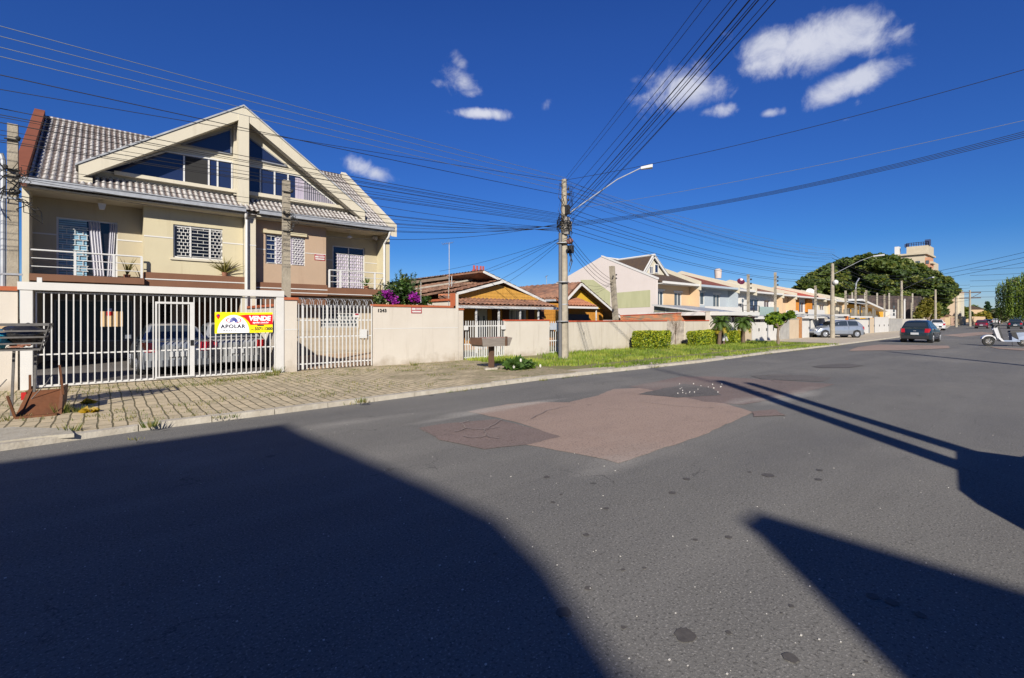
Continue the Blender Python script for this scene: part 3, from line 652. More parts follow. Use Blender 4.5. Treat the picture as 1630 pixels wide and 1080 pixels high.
# fascia beams along both rakes (0.35 deep) and their soffit
def rake(xe,dz,y0,y1,t0,t1):
    z_e=gz(xe); return MB().prism([(AX,AZ-t0),(xe,z_e-t0),(xe,z_e-t1),(AX,AZ-t1)],y0,y1)
rake(GL,0,YF,YF+.28,.0,.42).build('gable_fascia',pale,house); rake(GR,0,YF,YF+.28,.0,.42).build('gable_fascia',pale,house)
rake(GL,0,YF+.28,YG+.1,.05,.2).build('gable_soffit',pale,house); rake(GR,0,YF+.28,YG+.1,.05,.2).build('gable_soffit',pale,house)
st_=MB(); st_.box(GL,GL+.32,YF+.002,YF+.28,5.8,gz(GL)-.36).box(GR-.32,GR,YF+.002,YF+.28,5.8,gz(GR)-.36); st_.build('gable_foot',pale,house)
cl=MB(); cl.box(AX-.17,AX+.17,YF-.02,YF+.3,5.5,AZ-.3); cl.box(AX-.24,AX+.20,YG-.15,YG-.0,6.2,AZ-.5); cl.build('gable_column',pale,house)
cl=MB(); cl.prismx([(YF+.3,8.9),(YG,8.9),(YG,7.5),(YF+.3,8.1)],AX-.12,AX+.12); cl.build('gable_bracket',taupe,house)
gr=MB()
for s_,xe in ((-1,GL-.08),(1,GR+.08)):
    ze=gz(xe); gr.hexa([(AX,YF-.03,AZ+.01),(AX,27.3,AZ+.01),(xe,27.3,ze+.01),(xe,YF-.03,ze+.01),(AX,YF-.03,AZ+.07),(AX,27.3,AZ+.07),(xe,27.3,ze+.07),(xe,YF-.03,ze+.07)][::1] if s_<0 else [(AX,YF-.03,AZ+.01),(xe,YF-.03,ze+.01),(xe,27.3,ze+.01),(AX,27.3,AZ+.01),(AX,YF-.03,AZ+.07),(xe,YF-.03,ze+.07),(xe,27.3,ze+.07),(AX,27.3,AZ+.07)])
gr.build('gable_roof',M('gable_roof_metal',(.34,.36,.38),(.22,.23,.25),scale=3,stain=.3),house)
# flat apron where rear of gable roof dips through main roof is hidden inside it
# ledges above and below attic glass
lg=MB(); lg.hexa([(.3,YG-.2,6.28),(3.86,YG-.2,6.28),(3.86,YG,6.28),(.3,YG,6.28),(.3,YG-.2,6.40),(3.86,YG-.2,6.40),(3.86,YG,6.44),(.3,YG,6.44)])
lg.box(4.2,8.1,YG-.2,YG,6.28,6.42); lg.build('attic_sill',pale,house)
# ceiling lanterns on the balconies, security camera
lt=MB(); lt.tube([(.0,19.9,5.36),(.0,19.9,5.28)],.008,6).hexa([(-.06,19.84,5.06),(.06,19.84,5.06),(.06,19.96,5.06),(-.06,19.96,5.06),(-.1,19.8,5.24),(.1,19.8,5.24),(.1,20.0,5.24),(-.1,20.0,5.24)]); lt.build('lantern',white,house)
lt=MB(); lt.tube([(8.0,19.9,5.36),(8.0,19.9,5.12)],.008,6).ball((8.0,19.9,5.08),(.11,.11,.06)); lt.build('lantern',white,house)
lt=MB(); lt.box(9.22,9.4,20.2,20.4,5.18,5.3).ball((9.3,20.15,5.18),.07); lt.build('spotlight',white,house)
# barge seam line on right balcony
m_red_sign=M('sign_red',(.30,.012,.03),rough=.4); m_black=M('black_paint',(.012,.012,.012),rough=.5)
def redsign(parent,x,z,y,w_=.42,h_=.24):
    o=MB().box(x,x+w_,y-.012,y,z,z+h_).build('sign_board',m_red_sign,parent)
    s=MB(); s.box(x+.06,x+w_-.06,y-.016,y-.0125,z+h_*.86,z+h_*.92).box(x+.02,x+.16,y-.016,y-.0125,z+h_*.45,z+h_*.74).box(x+.18,x+w_-.02,y-.016,y-.0125,z+h_*.62,z+h_*.74).box(x+.18,x+w_-.02,y-.016,y-.0125,z+h_*.47,z+h_*.56).box(x+.03,x+w_-.03,y-.016,y-.0125,z+h_*.12,z+h_*.34)
    s.build('lettering_strips',white,o); return o
sg=thing('security_sign','small dark red alarm sign on the taupe upstairs wall beside the barred window','sign',(6.5,YB,4.0)); redsign(sg,6.52,3.98,YB-.0)
# potted plants on the ledges
def pot(x,y,z,label,hgt,n,seed,leafm,spread=.5,r=.12):
    t=thing('potted_plant',label,'plant',(x,y,z)); m=MB(); m.tube([(x,y,z),(x,y,z+r*1.3)],[r*.75,r],12); m.build('pot',M('clay_pot',(.22,.10,.06),rough=.8),t,'auto')
    l=MB(); gg=random.Random(seed)
    for i in range(n):
        a=gg.random()*6.28; tilt=gg.random()*spread; L=hgt*(.6+.5*gg.random()); p0=Vector((x,y,z+r)); d=Vector((math.cos(a)*math.sin(tilt),math.sin(a)*math.sin(tilt),math.cos(tilt)))
        p1=p0+d*L*.6; p2=p0+d*L+Vector((math.cos(a),math.sin(a),0))*L*.25*tilt; sdv=d.cross(Vector((math.cos(a*3),math.sin(a*3),.2))).normalized()*.014
        l.add([p0-sdv,p0+sdv,p1+sdv*1.2,p1-sdv*1.2,p2],[(0,1,2,3),(3,2,4)])
    l.build('foliage',leafm,t); return t
drygreen=leafmat('dry_leaf',(.16,.14,.045)); gl1=leafmat('leaf_green',(.06,.12,.02)); gl2=leafmat('leaf_dark',(.03,.065,.015)); gl3=leafmat('leaf_lime',(.20,.25,.02)); gl4=leafmat('leaf_bright',(.12,.20,.02))
pot(3.35,YE+.42,3.14,'spiky brownish agave on the brown ledge left of the central column',.62,60,3,drygreen,1.25,.1)
pot(.62,YE+.7,2.92,'sparse tall plant in a clay bowl behind the left balcony railing',.62,14,5,drygreen,.5,.1)
pot(8.75,YE+.6,2.88,'small leafy plant in a pot on the right hand balcony',.45,30,6,gl1,.8,.12)
# ------------------------------------------------------------------ front of the duplex plot
def ax(px): return A(px,500,FY)[0]
def az(px,py,Y=None): return A(px,py,Y or FY)[1]
x0=ax(33); x1=ax(450); xt=ax(470); xw0=ax(593)
ptop=az(200,455)                 # top of portal
pb=(ptop-.17)
por=thing('gate_portal','white painted concrete portal frame around the wide barred car gate','portal',((x0+x1)/2,FY,0))
MB().box(x0,x0+.19,FY-.12,FY+.14,0,pb).build('post',white,por); MB().box(x1-.2,x1,FY-.12,FY+.14,0,pb).build('post',white,por)
MB().box(x0-.04,x1+.003,FY-.14,FY+.16,pb,ptop).build('beam',white,por); MB().box(x0+.25,x0+.33,FY-.05,FY+.03,ptop,ptop+.11).build('cap_pipe',wmetal,por)
gx0,gx1=x0+.24,x1-.22; gt_=pb-.03
dx0,dx1=ax(249),ax(304)
cg=thing('car_gate','wide white metal gate of upright bars with a small door in it','gate',((gx0+gx1)/2,FY,0))
fr=MB(); zb=SW+.06
fr.box(gx0,gx1,FY-.025,FY+.025,zb-.03,zb+.015).box(gx0,gx1,FY-.02,FY+.02,.80,.83).box(gx0,gx1,FY-.02,FY+.02,gt_-.03,gt_); fr.build('rail',wmetal,cg)
nb=41; step=(gx1-gx0)/(nb-1)
for i in range(nb):
    x=gx0+i*step; MB().box(x-.0115,x+.0115,FY-.045,FY-.022,zb,gt_).build('bar',wmetal,cg)
dr=MB(); dz=az(275,481); dr.box(dx0-.03,dx0+.01,FY-.06,FY-.046,zb,dz).box(dx1-.03,dx1+.07,FY-.06,FY-.0455,zb,dz).box(dx0+.01,dx1-.03,FY-.06,FY-.0465,dz-.05,dz).box(dx0+.01,dx1-.03,FY-.06,FY-.0465,zb,zb+.04)
d_=dr.build('door_frame',wmetal,cg); MB().box(dx1-.02,dx1+.05,FY-.075,FY-.0605,.92,1.06).build('lock',m_black,d_)
# letter box ornament behind the bars and cardboard
cbx=thing('cardboard_panel','tan cardboard sheet with a red patch, propped high in the garage behind the gate bars','panel',(.0,17.2,0)) if False else None
a0,a1=A(160,495,16.6),A(196,521,16.6)
lb=thing('letter_box','tan letter box with a red patch fixed behind the gate bars','letter box',((a0[0]+a1[0])/2,15.0,1.5))
b0,b1=A(160,496,FY+.2),A(195,520,FY+.2)
MB().box(b0[0],b1[0],FY+.04,FY+.2,b1[1],b0[1]).build('box',M('tan_card',(.50,.36,.2),(.44,.31,.17),scale=4),lb)
MB().box(b0[0]+.10,b0[0]+.22,FY+.033,FY+.039,b0[1]-.1,b0[1]-.005).build('patch',M('red_plastic',(.6,.02,.02)),lb)
MB().box(b0[0]+.10,b0[0]+.22,FY+.05,FY+.14,b0[1],b0[1]+.07).build('lid',M('dark_blue_plastic',(.03,.04,.09)),lb)
# banner
n0=A(342,496,FY-.1); n1=A(434,531,FY-.1)
nx0,nx1,nz0,nz1=n0[0],n1[0],n1[1]+.02,n0[1]
ban=thing('sale_banner','yellow, white and red estate agent sale banner tied to the gate bars','banner',((nx0+nx1)/2,FY-.1,nz0))
W_,H_=nx1-nx0,nz1-nz0; yb=FY-.09
def bsheet(pts,y,name,mat,par=ban):
    P_=[(nx0+u*W_,nz0+v*H_) for u,v in pts]; return MB().prism(P_,y,y+.0035).build(name,mat,par)
my=M('banner_yellow',(.85,.72,.01),(.8,.66,.01),rough=.4); mr_=M('banner_red',(.62,.012,.02),rough=.4); mw_=M('banner_white',(.82,.84,.88),rough=.4); mbk=M('banner_black',(.02,.02,.04),rough=.5); mbl=M('banner_blue',(.04,.05,.30),rough=.5)
bsheet([(0,0),(1,.02),(1,.98),(.62,.955),(0,.97)],yb,'sheet',my)
bsheet([(.40,.82),(.52,.86),(1,.88),(1,.40),(.60,.38),(.56,.55),(.50,.70)],yb-.004,'red_field',mr_)
bsheet([(.56*1-.56*math.cos(a)*.0+0 if False else .31+.27*math.cos(a),.02+.82*math.sin(a)) for a in [math.pi*i/24 for i in range(25)]],yb-.008,'white_field',mw_)
ov=MB()
for i in range(28):
    if 5<=i<=8 or 19<=i<=22: continue
    a=2*math.pi*i/28;b=2*math.pi*(i+1)/28
    q=[(nx0+W_*(.31+r*1.0*math.cos(t)),nz0+H_*(.60+r*1.05*math.sin(t)),) for t,r in ((a,.13),(b,.13),(b,.115),(a,.115))]
    ov.prism([(p[0],p[1]) for p in q],yb-.013,yb-.0085)
ov.build('emblem_ring',mr_,ban)
em=MB()
for i in range(9):
    a=math.pi*i/9;b=math.pi*(i+.75)/9
    em.prism([(nx0+W_*(.31+r*math.cos(t)),nz0+H_*(.50+r*3.4*math.sin(t))) for t,r in ((a,.07),(b,.07),(b,.022),(a,.022))],yb-.013,yb-.0085)
em.build('emblem',mbl,ban)
pn=MB(); pn.prism([(nx0+W_*u,nz0+H_*v) for u,v in [(.055,.64),(.075,.74),(.085,.80),(.08,.86),(.055,.89),(.03,.86),(.02,.80),(.03,.74)]],yb-.008,yb-.004); pn.build('map_pin',mr_,ban)
MB().prism([(nx0+W_*(.053+.016*math.cos(a)),nz0+H_*(.82+.036*math.sin(a))) for a in [i*.628 for i in range(10)]],yb-.012,yb-.0085).build('map_pin_dot',mbl,ban)
text('APOLAR',.145*W_/1.44,mbk,'lettering',ban,(nx0+.095*W_,yb-.011,nz0+.24*H_),bold=.004,spacing=1.13,sx=1.0,ext=.002)
text('IMÓVEIS',.055*W_/1.44,mbk,'lettering',ban,(nx0+.11*W_,yb-.011,nz0+.10*H_),spacing=1.75,ext=.002,sx=1.05)
text('VENDE',.175*W_/1.44,mw_,'lettering',ban,(nx0+.575*W_,yb-.008,nz0+.59*H_),bold=.009,ext=.002,sx=1.0,shear=.1)
text('apolar.com.br',.078*W_/1.44,mw_,'lettering',ban,(nx0+.64*W_,yb-.008,nz0+.455*H_),bold=.002,ext=.002,sx=.95)
MB().box(nx0+.72*W_,nx0+.84*W_,yb-.005,yb-.0005,nz0+.33*H_,nz0+.38*H_).build('small_strip',mbk,ban)
text('(41)',.055*W_/1.44,mbk,'lettering',ban,(nx0+.61*W_,yb-.004,nz0+.13*H_),ext=.002,sx=.9)
text('3371.1200',.118*W_/1.44,mbk,'lettering',ban,(nx0+.672*W_,yb-.004,nz0+.13*H_),bold=.004,ext=.002,sx=.93)
# plot wall left of the portal (neighbour)
nw=thing('neighbour_wall','cream plastered street wall with terracotta coping at the left edge, behind the rubbish rack','wall',(-3.5,FY,0))
zt=az(15,463); MB().box(-14,x0-.045,FY-.02,FY+.16,0,zt).build('wall_face',fcream,nw); MB().box(-14,x0-.045,FY-.06,FY+.2,zt,zt+.09).build('coping',terr,nw)
nh=thing('neighbour_house','plain house with dark windows left of the duplex beyond the frame edge','house',(-11,22,0))
nbw=MB(); wall_holes(nbw,-17,-4.0,0,3.0,19.5,19.7,[(-14,-12,1,2.2),(-9,-7,1,2.2)]); nbw.box(-17,-16.8,19.7,28,0,3).box(-4.2,-4.0,19.7,28,0,3); nbw.build('wall',pale,nh)
for q in (-14,-9): window(nh,q,q+2,1,2.2,19.5)
MB().hexa([(-17.4,19,2.9),(-3.7,19,2.9),(-3.7,24,4.3),(-17.4,24,4.3),(-17.4,19,3.0),(-3.7,19,3.0),(-3.7,24,4.45),(-17.4,24,4.45)]).hexa([(-17.4,24,4.3),(-3.7,24,4.3),(-3.7,29,2.9),(-17.4,29,2.9),(-17.4,24,4.45),(-3.7,24,4.45),(-3.7,29,3.0),(-17.4,29,3.0)]).build('roof',rtile,nh)
# pillar between gates and dividing wall
pl=thing('gate_pillar','cream gate pillar with terracotta cap between the car gate and the footpath gate','pillar',((x1+xt)/2,FY,0))
zt=az(460,478); MB().box(x1+.004,xt+.02,FY-.1,FY+.16,0,zt).build('pillar_body',fcream,pl); MB().box(x1+.004,xt+.05,FY-.14,FY+.2,zt,zt+.075).build('coping',terr,pl)
MB().box(x1+.012,xt+.022,FY-.106,FY-.1005,1.28,1.31).build('trim_line',white,pl)
dv=thing('dividing_wall','cream yard wall with terracotta coping splitting the two front yards behind the banner','wall',(3.9,17.5,0))
MB().box(4.02,4.2,FY+.25,YE+.14,0,1.98).build('wall_face',fcream,dv); MB().box(3.97,4.25,FY+.25,YE+.14,1.98,2.06).build('coping',terr,dv)
# footpath gate
pg=thing('footpath_gate','white barred metal gate between the pillar and the numbered wall','gate',((xt+xw0)/2,FY,0))
qx0,qx1=xt+.05,xw0-.02; gz1=az(530,486)
fr=MB(); 
for z in (az(480,510),az(480,537),az(480,580)): fr.box(qx0,qx1,FY-.02,FY+.012,z-.016,z+.016)
fr.build('rail',wmetal,pg); nb=20
for i in range(nb):
    x=qx0+.03+i*(qx1-qx0-.06)/(nb-1); wd=.028 if i in (1,7) else .014
    MB().box(x-wd,x+wd,FY-.045,FY-.0205,.11,gz1-(.0 if i>1 else -.03)).build('bar',wmetal,pg)
m_=A(568,500,FY-.06); MB().box(m_[0]-.09,m_[0]+.09,FY-.06,FY-.05,m_[1]-.11,m_[1]+.02).build('name_plate',white,pg)
MB().box(m_[0]-.055,m_[0]+.055,FY-.066,FY-.0605,m_[1]-.035,m_[1]+.01).build('plate_mark',m_red_sign,pg)
m_=A(578,532,FY-.08); MB().box(m_[0]-.11,m_[0]+.11,FY-.12,FY-.05,m_[1]-.13,m_[1]+.15).build('letter_box',wmetal,pg)
# razor wire coil
rz=MB(); pts=[]; zc=az(530,483); rr_=.135
nturn=19
for i in range(nturn*14+1):
    a=2*math.pi*i/14; x=xt+.1+(xw0-xt-.1)*i/(nturn*14); pts.append((x+.03*math.sin(a*.5),FY+.05+rr_*math.cos(a),zc+rr_*math.sin(a)))
rz.tube(pts,.007,4); rz.tube([(xt,FY+.05,zc-rr_),(xw0,FY+.05,zc-rr_)],.006,4).tube([(xt,FY+.05,zc+rr_),(xw0,FY+.05,zc+rr_)],.006,4)
for i in range(0,len(pts),4):
    p=Vector(pts[i]); rz.box(p.x-.03,p.x+.03,p.y-.003,p.y+.003,p.z-.006,p.z+.006)
solo(rz,'razor_wire',M('galvanised',(.42,.43,.44),rough=.35,metal=.6),'coiled razor wire stretched above the footpath gate','razor wire',((xt+xw0)/2,FY,zc))
# numbered wall
xw1=ax(727); xw2=ax(736); zt=az(660,486)
wn=thing('numbered_wall','long cream wall with terracotta coping, house number and small red sign','wall',((xw0+xw1)/2,FY,0))
MB().box(xw0,xw1-.13,FY-.08,FY+.1,0,zt-.07).build('wall_face',fcream,wn); MB().box(xw0-.02,xw1-.13,FY-.11,FY+.13,zt-.07,zt).build('coping',terr,wn)
MB().box(xw0+.002,xw1-.002,FY-.085,FY-.0805,1.27,1.295).build('trim_line',white,wn)
t_=A(601,497,FY-.1); text('1243',.145,m_black,'house_number',wn,(t_[0],FY-.084,t_[1]),bold=.006,spacing=1.15,ext=.006)
t_=A(655,499,FY-.1); redsign(wn,t_[0],t_[1],FY-.08,.40,.25)
bw=thing('boundary_wall','tall cream side wall with terracotta coping between the duplex and the orange house','wall',(xw1,17,0))
zh=az(727,468); MB().box(xw1-.13,xw1+.02,FY-.08,FY+.1,0,zh).box(xw1-.13,xw1+.02,FY+.1,22,0,zh-.25).build('wall_face',fcream,bw)
cb=MB(); cb.box(xw1-.20,xw1-.13,FY-.11,FY+.13,zt-.07,zh+.01).box(xw1-.2,xw1+.06,FY+.13,22,zh-.25,zh-.17); cb.build('coping',terr,bw)
z2=az(732,494); MB().box(xw1+.02,xw2,FY-.06,FY+.1,0,z2).build('wall_stub',fcream,bw); MB().box(xw1+.02,xw2+.02,FY-.09,FY+.12,z2,z2+.06).build('coping',terr,bw)
# concrete service post standing behind the pillar
def square_pole(name,label,px0,px1,pyt,Y,z0,mat,grp=None,lean=0,cat='post',fit=True):
    a=A(px0,pyt,Y); b=A(px1,pyt,Y); x=(a[0]+b[0])/2; w_=abs(b[0]-a[0])*.8; t=thing(name,label,cat,(x,Y,z0),grp)
    m=MB(); m.hexa([(x-w_/2*1.25+lean,Y-w_/2,z0),(x+w_/2*1.25+lean,Y-w_/2,z0),(x+w_/2*1.25+lean,Y+w_/2,z0),(x-w_/2*1.25+lean,Y+w_/2,z0),(x-w_/2,Y-w_/2,a[1]),(x+w_/2,Y-w_/2,a[1]),(x+w_/2,Y+w_/2,a[1]),(x-w_/2,Y+w_/2,a[1])])
    m.build('shaft',mat,t)
    if fit:
        f=MB()
        for z,s_ in ((a[1]-.35,1),(a[1]-1.0,-1),(a[1]-1.15,1),(a[1]-1.5,1)):
            f.box(x-w_*.75,x+w_*.75,Y-w_/2-.05,Y-w_/2-.005,z-.012,z+.012); f.ball((x+s_*w_*.6,Y-w_/2-.1,z+.03),.045)
        f.each('insulator',M('black_rubber',(.02,.02,.02),(.04,.04,.04)),t)
        l=MB()
        for k in range(5):
            l.tube([(x+.02*k,Y-w_/2-.02,a[1]-1.0),(x+.1+.05*k,Y-w_/2-.14,a[1]-.85-.1*k),(x+.12,Y-w_/2-.12,a[1]-1.4),(x,Y-w_/2-.02,a[1]-1.2-.1*k)],.008,5)
        l.build('wire_loop',m_black,t)
    return t
pconc=M('pole_concrete',(.31,.275,.215),(.20,.175,.135),scale=4,bump=.5,bscale=25,stain=.6)
square_pole('service_post','square grey concrete post rising behind the cap pillar in front of the duplex',449,462,287,FY+.35,0,pconc)
square_pole('service_post','thick square concrete post at the far left edge behind the neighbour wall',10,31,197,FY+.3,0,pconc)
cp=thing('conduit_pipe','grey steel conduit with bent top beside the thick concrete post at the far left','pipe',(ax(6),FY+.3,0))
a=A(5,255,FY+.25); MB().tube([(a[0],FY+.25,0),(a[0],FY+.25,a[1]),(a[0]-.03,FY+.25,a[1]+.12),(a[0]-.12,FY+.25,a[1]+.14),(a[0]-.2,FY+.25,a[1]+.04)],.045,8).build('pipe',zinc,cp,'auto')
MB().box(a[0]-.06,a[0]+.3,FY+.2,FY+.24,4.2,4.24).box(a[0]-.06,a[0]+.3,FY+.2,FY+.24,2.55,2.59).build('clamp',zinc,cp)
tg=MB(); gg=random.Random(12)
for k in range(13):
    c0=Vector((A(22,275,FY)[0]+gg.uniform(-.2,.35),FY+gg.uniform(-.25,.1),az(22,275)+gg.uniform(-.9,.3)))
    pts=[c0+Vector((gg.uniform(-.35,.35),gg.uniform(-.1,.1),gg.uniform(-.4,.35))) for _ in range(5)]; pts=[pts[0]]+[pts[i].lerp(pts[i+1],.5) for i in range(4)]+[pts[4]]
    tg.tube(pts,.010,5)
solo(tg,'cable_tangle',m_black,'tangle of black cables on the concrete post left of the duplex roof','cables',(A(22,275,FY)[0],FY,5))
# ------------------------------------------------------------------ rubbish rack
gm=M('rack_metal',(.14,.135,.13),(.09,.085,.08),rough=.55,metal=.2,scale=10)
bx0,by0=G(18,662,SW); 
RX0,RX1=G(-70,0+600,SW)[0] if False else bx0-1.15,bx0+.45
RY=by0; rk=thing('rubbish_rack','grey metal rubbish rack on two flat posts holding bags at the left edge','rubbish rack',(bx0,RY,SW))
zb_,zt_=A(40,560,RY)[1]+.02,A(40,517,RY)[1]
r=MB()
for k in range(5):
    z=zb_+.02+(zt_-zb_-.02)*k/4; sc_=.86+.14*k/4; hw=.62
    xa,xb=(RX0+RX1)/2-.8*sc_,(RX0+RX1)/2+.8*sc_; ya,yb_=RY-.32*sc_,RY+.32*sc_
    t_=.016 if k<4 else .024
    for p,q in (((xa,ya),(xb,ya)),((xb,ya),(xb,yb_)),((xb,yb_),(xa,yb_)),((xa,yb_),(xa,ya))): r.bar((p[0],p[1],z),(q[0],q[1],z),t_,t_*1.6)
for fx in (0,.33,.66,1):
    for sy in (-1,1):
        xa=(RX0+RX1)/2-.8*.86+1.6*.86*fx; xb=(RX0+RX1)/2-.8+1.6*fx
        if fx in (0,1): r.bar((xa,RY+sy*.32*.86,zb_),(xb,RY+sy*.32,zt_),.05,.012)
for k in range(9):
    y=RY-.26+.52*k/8; r.bar(((RX0+RX1)/2-.68,y,zb_+.02),((RX0+RX1)/2+.68,y,zb_+.02),.02,.01)
r.build('basket',gm,rk)
for dx in (0,.24): MB().bar((bx0+dx,RY+dx*.4,SW-.02),(bx0+dx+.03,RY+dx*.4,zb_+.02),.075,.03).build('leg',gm,rk)
MB().tube([(bx0-.45,RY,SW),(bx0-.05,RY,.65)],.008,5).tube([(bx0+.05,RY,SW),(bx0+.4,RY-.1,.55),(bx0+.5,RY+.1,.75)],.007,5).build('loose_wire',gm,rk)
def bag(x,y,z,r,mat,label,seed):
    m=MB(); m.ball((x,y,z),r,18,12); gg=random.Random(seed)
    m.v=[tuple(Vector(v)+(Vector(v)-Vector((x,y,z)))*(.35*mnoise.noise(Vector(v)*9+Vector((seed,0,0)))+.18*mnoise.noise(Vector(v)*22))) for v in m.v]
    solo(m,'rubbish_bag',mat,label,'rubbish bag',(x,y,z-r[2]),smooth=True)
bagb=M('blue_bag',(.04,.30,.42),(.02,.20,.30),rough=.35,scale=5,bump=.6,bscale=20); bagk=M('black_bag',(.018,.018,.02),rough=.25,scale=5,bump=.6,bscale=20,spec=.6)
mzz=(zb_+zt_)/2
bag(bx0-.42,RY-.05,mzz-.02,(.42,.2,.17),bagb,'bright blue rubbish bag in the metal rack',1)
bag(bx0+.12,RY+.02,mzz+.05,(.26,.2,.17),bagk,'shiny black rubbish bag at the right end of the metal rack',2)
bag(bx0-.45,RY+.12,mzz+.13,(.3,.14,.12),bagk,'black rubbish bag lying on top behind the blue bag',3)
pc=MB(); pc.hexa([(bx0-.25,RY-.12,zt_-.12),(bx0+.0,RY-.12,zt_-.16),(bx0+.03,RY+.1,zt_-.05),(bx0-.22,RY+.1,zt_-.0),(bx0-.25,RY-.12,zt_-.11),(bx0+.0,RY-.12,zt_-.15),(bx0+.03,RY+.1,zt_-.04),(bx0-.22,RY+.1,zt_+.01)])
solo(pc,'cardboard_scrap',M('tan_card',(.5,.36,.2)),'folded cardboard scrap poking out of the rubbish rack','cardboard',(bx0-.1,RY,zt_-.16))
gb=MB()
for k in range(16):
    q=gg.uniform(-1.0,.12); gb.box(bx0+q,bx0+q+gg.uniform(.05,.2),RY-.2+gg.uniform(0,.3),RY-.1+gg.uniform(0,.3),zb_+.035+.003*k,zb_+.04+.003*k+.02)
solo(gb,'loose_litter',M('litter_mix',(.55,.5,.45),(.35,.12,.06),scale=9,contrast=2),'flattened litter under the bags in the metal rack','litter',(bx0,RY,zb_+.03))
# broken brown cabinet lying under the rack
rust=M('rusty_brown',(.135,.052,.022),(.085,.035,.017),rough=.6,scale=4,bump=.3,stain=.3)
c0=G(28,666,SW); c1=G(91,661,SW); 
cbn=thing('broken_cabinet','rusty brown broken cabinet lying open beside the rubbish rack posts','cabinet',(c0[0]+.3,c0[1]+.2,SW))
xa,ya=c0; xb=c1[0]
MB().hexa([(xa,ya,SW+.0),(xb,ya+.0,SW),(xb,ya+.06,SW),(xa,ya+.06,SW),(xa+.06,ya+.42,SW+.36),(xb+.05,ya+.42,SW+.36),(xb+.05,ya+.46,SW+.36),(xa+.06,ya+.46,SW+.36)]).build('back_panel',rust,cbn)
MB().hexa([(xb+.0,ya-.02,SW),(xb+.05,ya-.02,SW),(xb+.07,ya+.75,SW),(xb+.02,ya+.75,SW),(xb+.03,ya+.2,SW+.42),(xb+.06,ya+.2,SW+.42),(xb+.1,ya+.75,SW+.40),(xb+.06,ya+.75,SW+.40)]).build('side_panel',rust,cbn)
for p,q in (((xa-.02,ya-.02,SW),(xa-.10,ya-.08,SW+.36)),((xb+.06,ya+.15,SW+.3),(xb+.02,ya+.1,SW+.78)),((xa,ya,SW+.02),(xa+.12,ya+.5,SW+.42)),((xa+.1,ya+.45,SW+.38),(xa+.1,ya+.43,SW+.62))): MB().bar(p,q,.05,.03).build('frame_bar',rust,cbn)
MB().hexa([(xa-.02,ya-.1,SW),(xb,ya-.12,SW),(xb,ya-.02,SW),(xa-.02,ya-.02,SW),(xa-.02,ya-.1,SW+.03),(xb,ya-.12,SW+.03),(xb,ya-.02,SW+.03),(xa-.02,ya-.02,SW+.03)]).build('frame_bar',rust,cbn)
c_=A(38,628,ya+.4); MB().box(c_[0]-.03,c_[0]+.03,ya+.36,ya+.4,.3,.42).build('red_handle',M('red_plastic',(.6,.02,.02)),cbn)
yw=leafmat('yellow_leaf',(.55,.36,.02))
for i,(px,py,lab) in enumerate([(139,643,'crumpled yellow leaf pile on the paving right of the cabinet'),(142,657,'small orange yellow scrap on the grass tuft right of the cabinet')]):
    x,y=G(px,py,SW); m=leaves('yellow_litter',[(x,y,SW+.03,.12,.07,.04)],40,.06,[yw],seed=i+4); m.location=(0,0,0); tag(m,lab,'litter')
# tufts and weeds (stuff)
tf=MB(); gg=random.Random(5)
def tuft(mb,x,y,z,r,h,n,gg=gg,nm=2):
    for _ in range(n):
        a=gg.random()*6.28; q=gg.random()**.6*r; px_,py_=x+math.cos(a)*q,y+math.sin(a)*q; l=h*(.5+.7*gg.random()); b=gg.random()*6.28; w_=.006+l*.02
        tp=(px_+math.cos(a)*l*.5,py_+math.sin(a)*l*.5,z+l); mb.cm=gg.randrange(nm)
        mb.add([(px_-math.cos(b)*w_,py_-math.sin(b)*w_,z-.005),(px_+math.cos(b)*w_,py_+math.sin(b)*w_,z-.005),tp],[(0,1,2)])
for px,py,r_,h_,n_ in [(97,658,.10,.2,50),(125,655,.16,.10,70),(113,686,.12,.12,40),(240,679,.1,.12,45),(20,668,.2,.08,40),(575,640,.12,.1,45),(215,700,.1,.03,20),(370,664,.1,.05,25),(330,612,.3,.06,90),(360,606,.3,.08,120),(400,603,.4,.08,150),(430,598,.25,.14,120),(443,594,.12,.2,70),(290,615,.3,.05,70),(350,665,.1,.05,20),(660,582,.12,.14,50),(650,590,.4,.05,80),(510,612,.5,.04,70),(480,607,.5,.05,90),(145,625,.3,.03,30),(250,617,.3,.04,40)]:
    x,y=G(px,py,SW); tuft(tf,x,y,SW,r_,h_,n_)
for _ in range(900):
    x=gg.uniform(-2,10.5); y=gg.uniform(8.9,14.5)
    if mnoise.noise(Vector((x*.55,y*.55,0)))+.35*(y-11)/4+.02*x<.12: continue
    tuft(tf,x,y,SW,.14,.045,9)
for _ in range(320):
    x=gg.uniform(-1.5,35); y=8.72+(.1 if x>8 else 0)+gg.uniform(-.05,.06)
    if mnoise.noise(Vector((x*.9,0,3)))<.05: continue
    tuft(tf,x,y,.01,.06,.05,6)
tf.cm=0; struct(tf,'paving_weeds',[leafmat('weed_green',(.10,.14,.025)),leafmat('weed_dry',(.26,.22,.08))],'stuff')
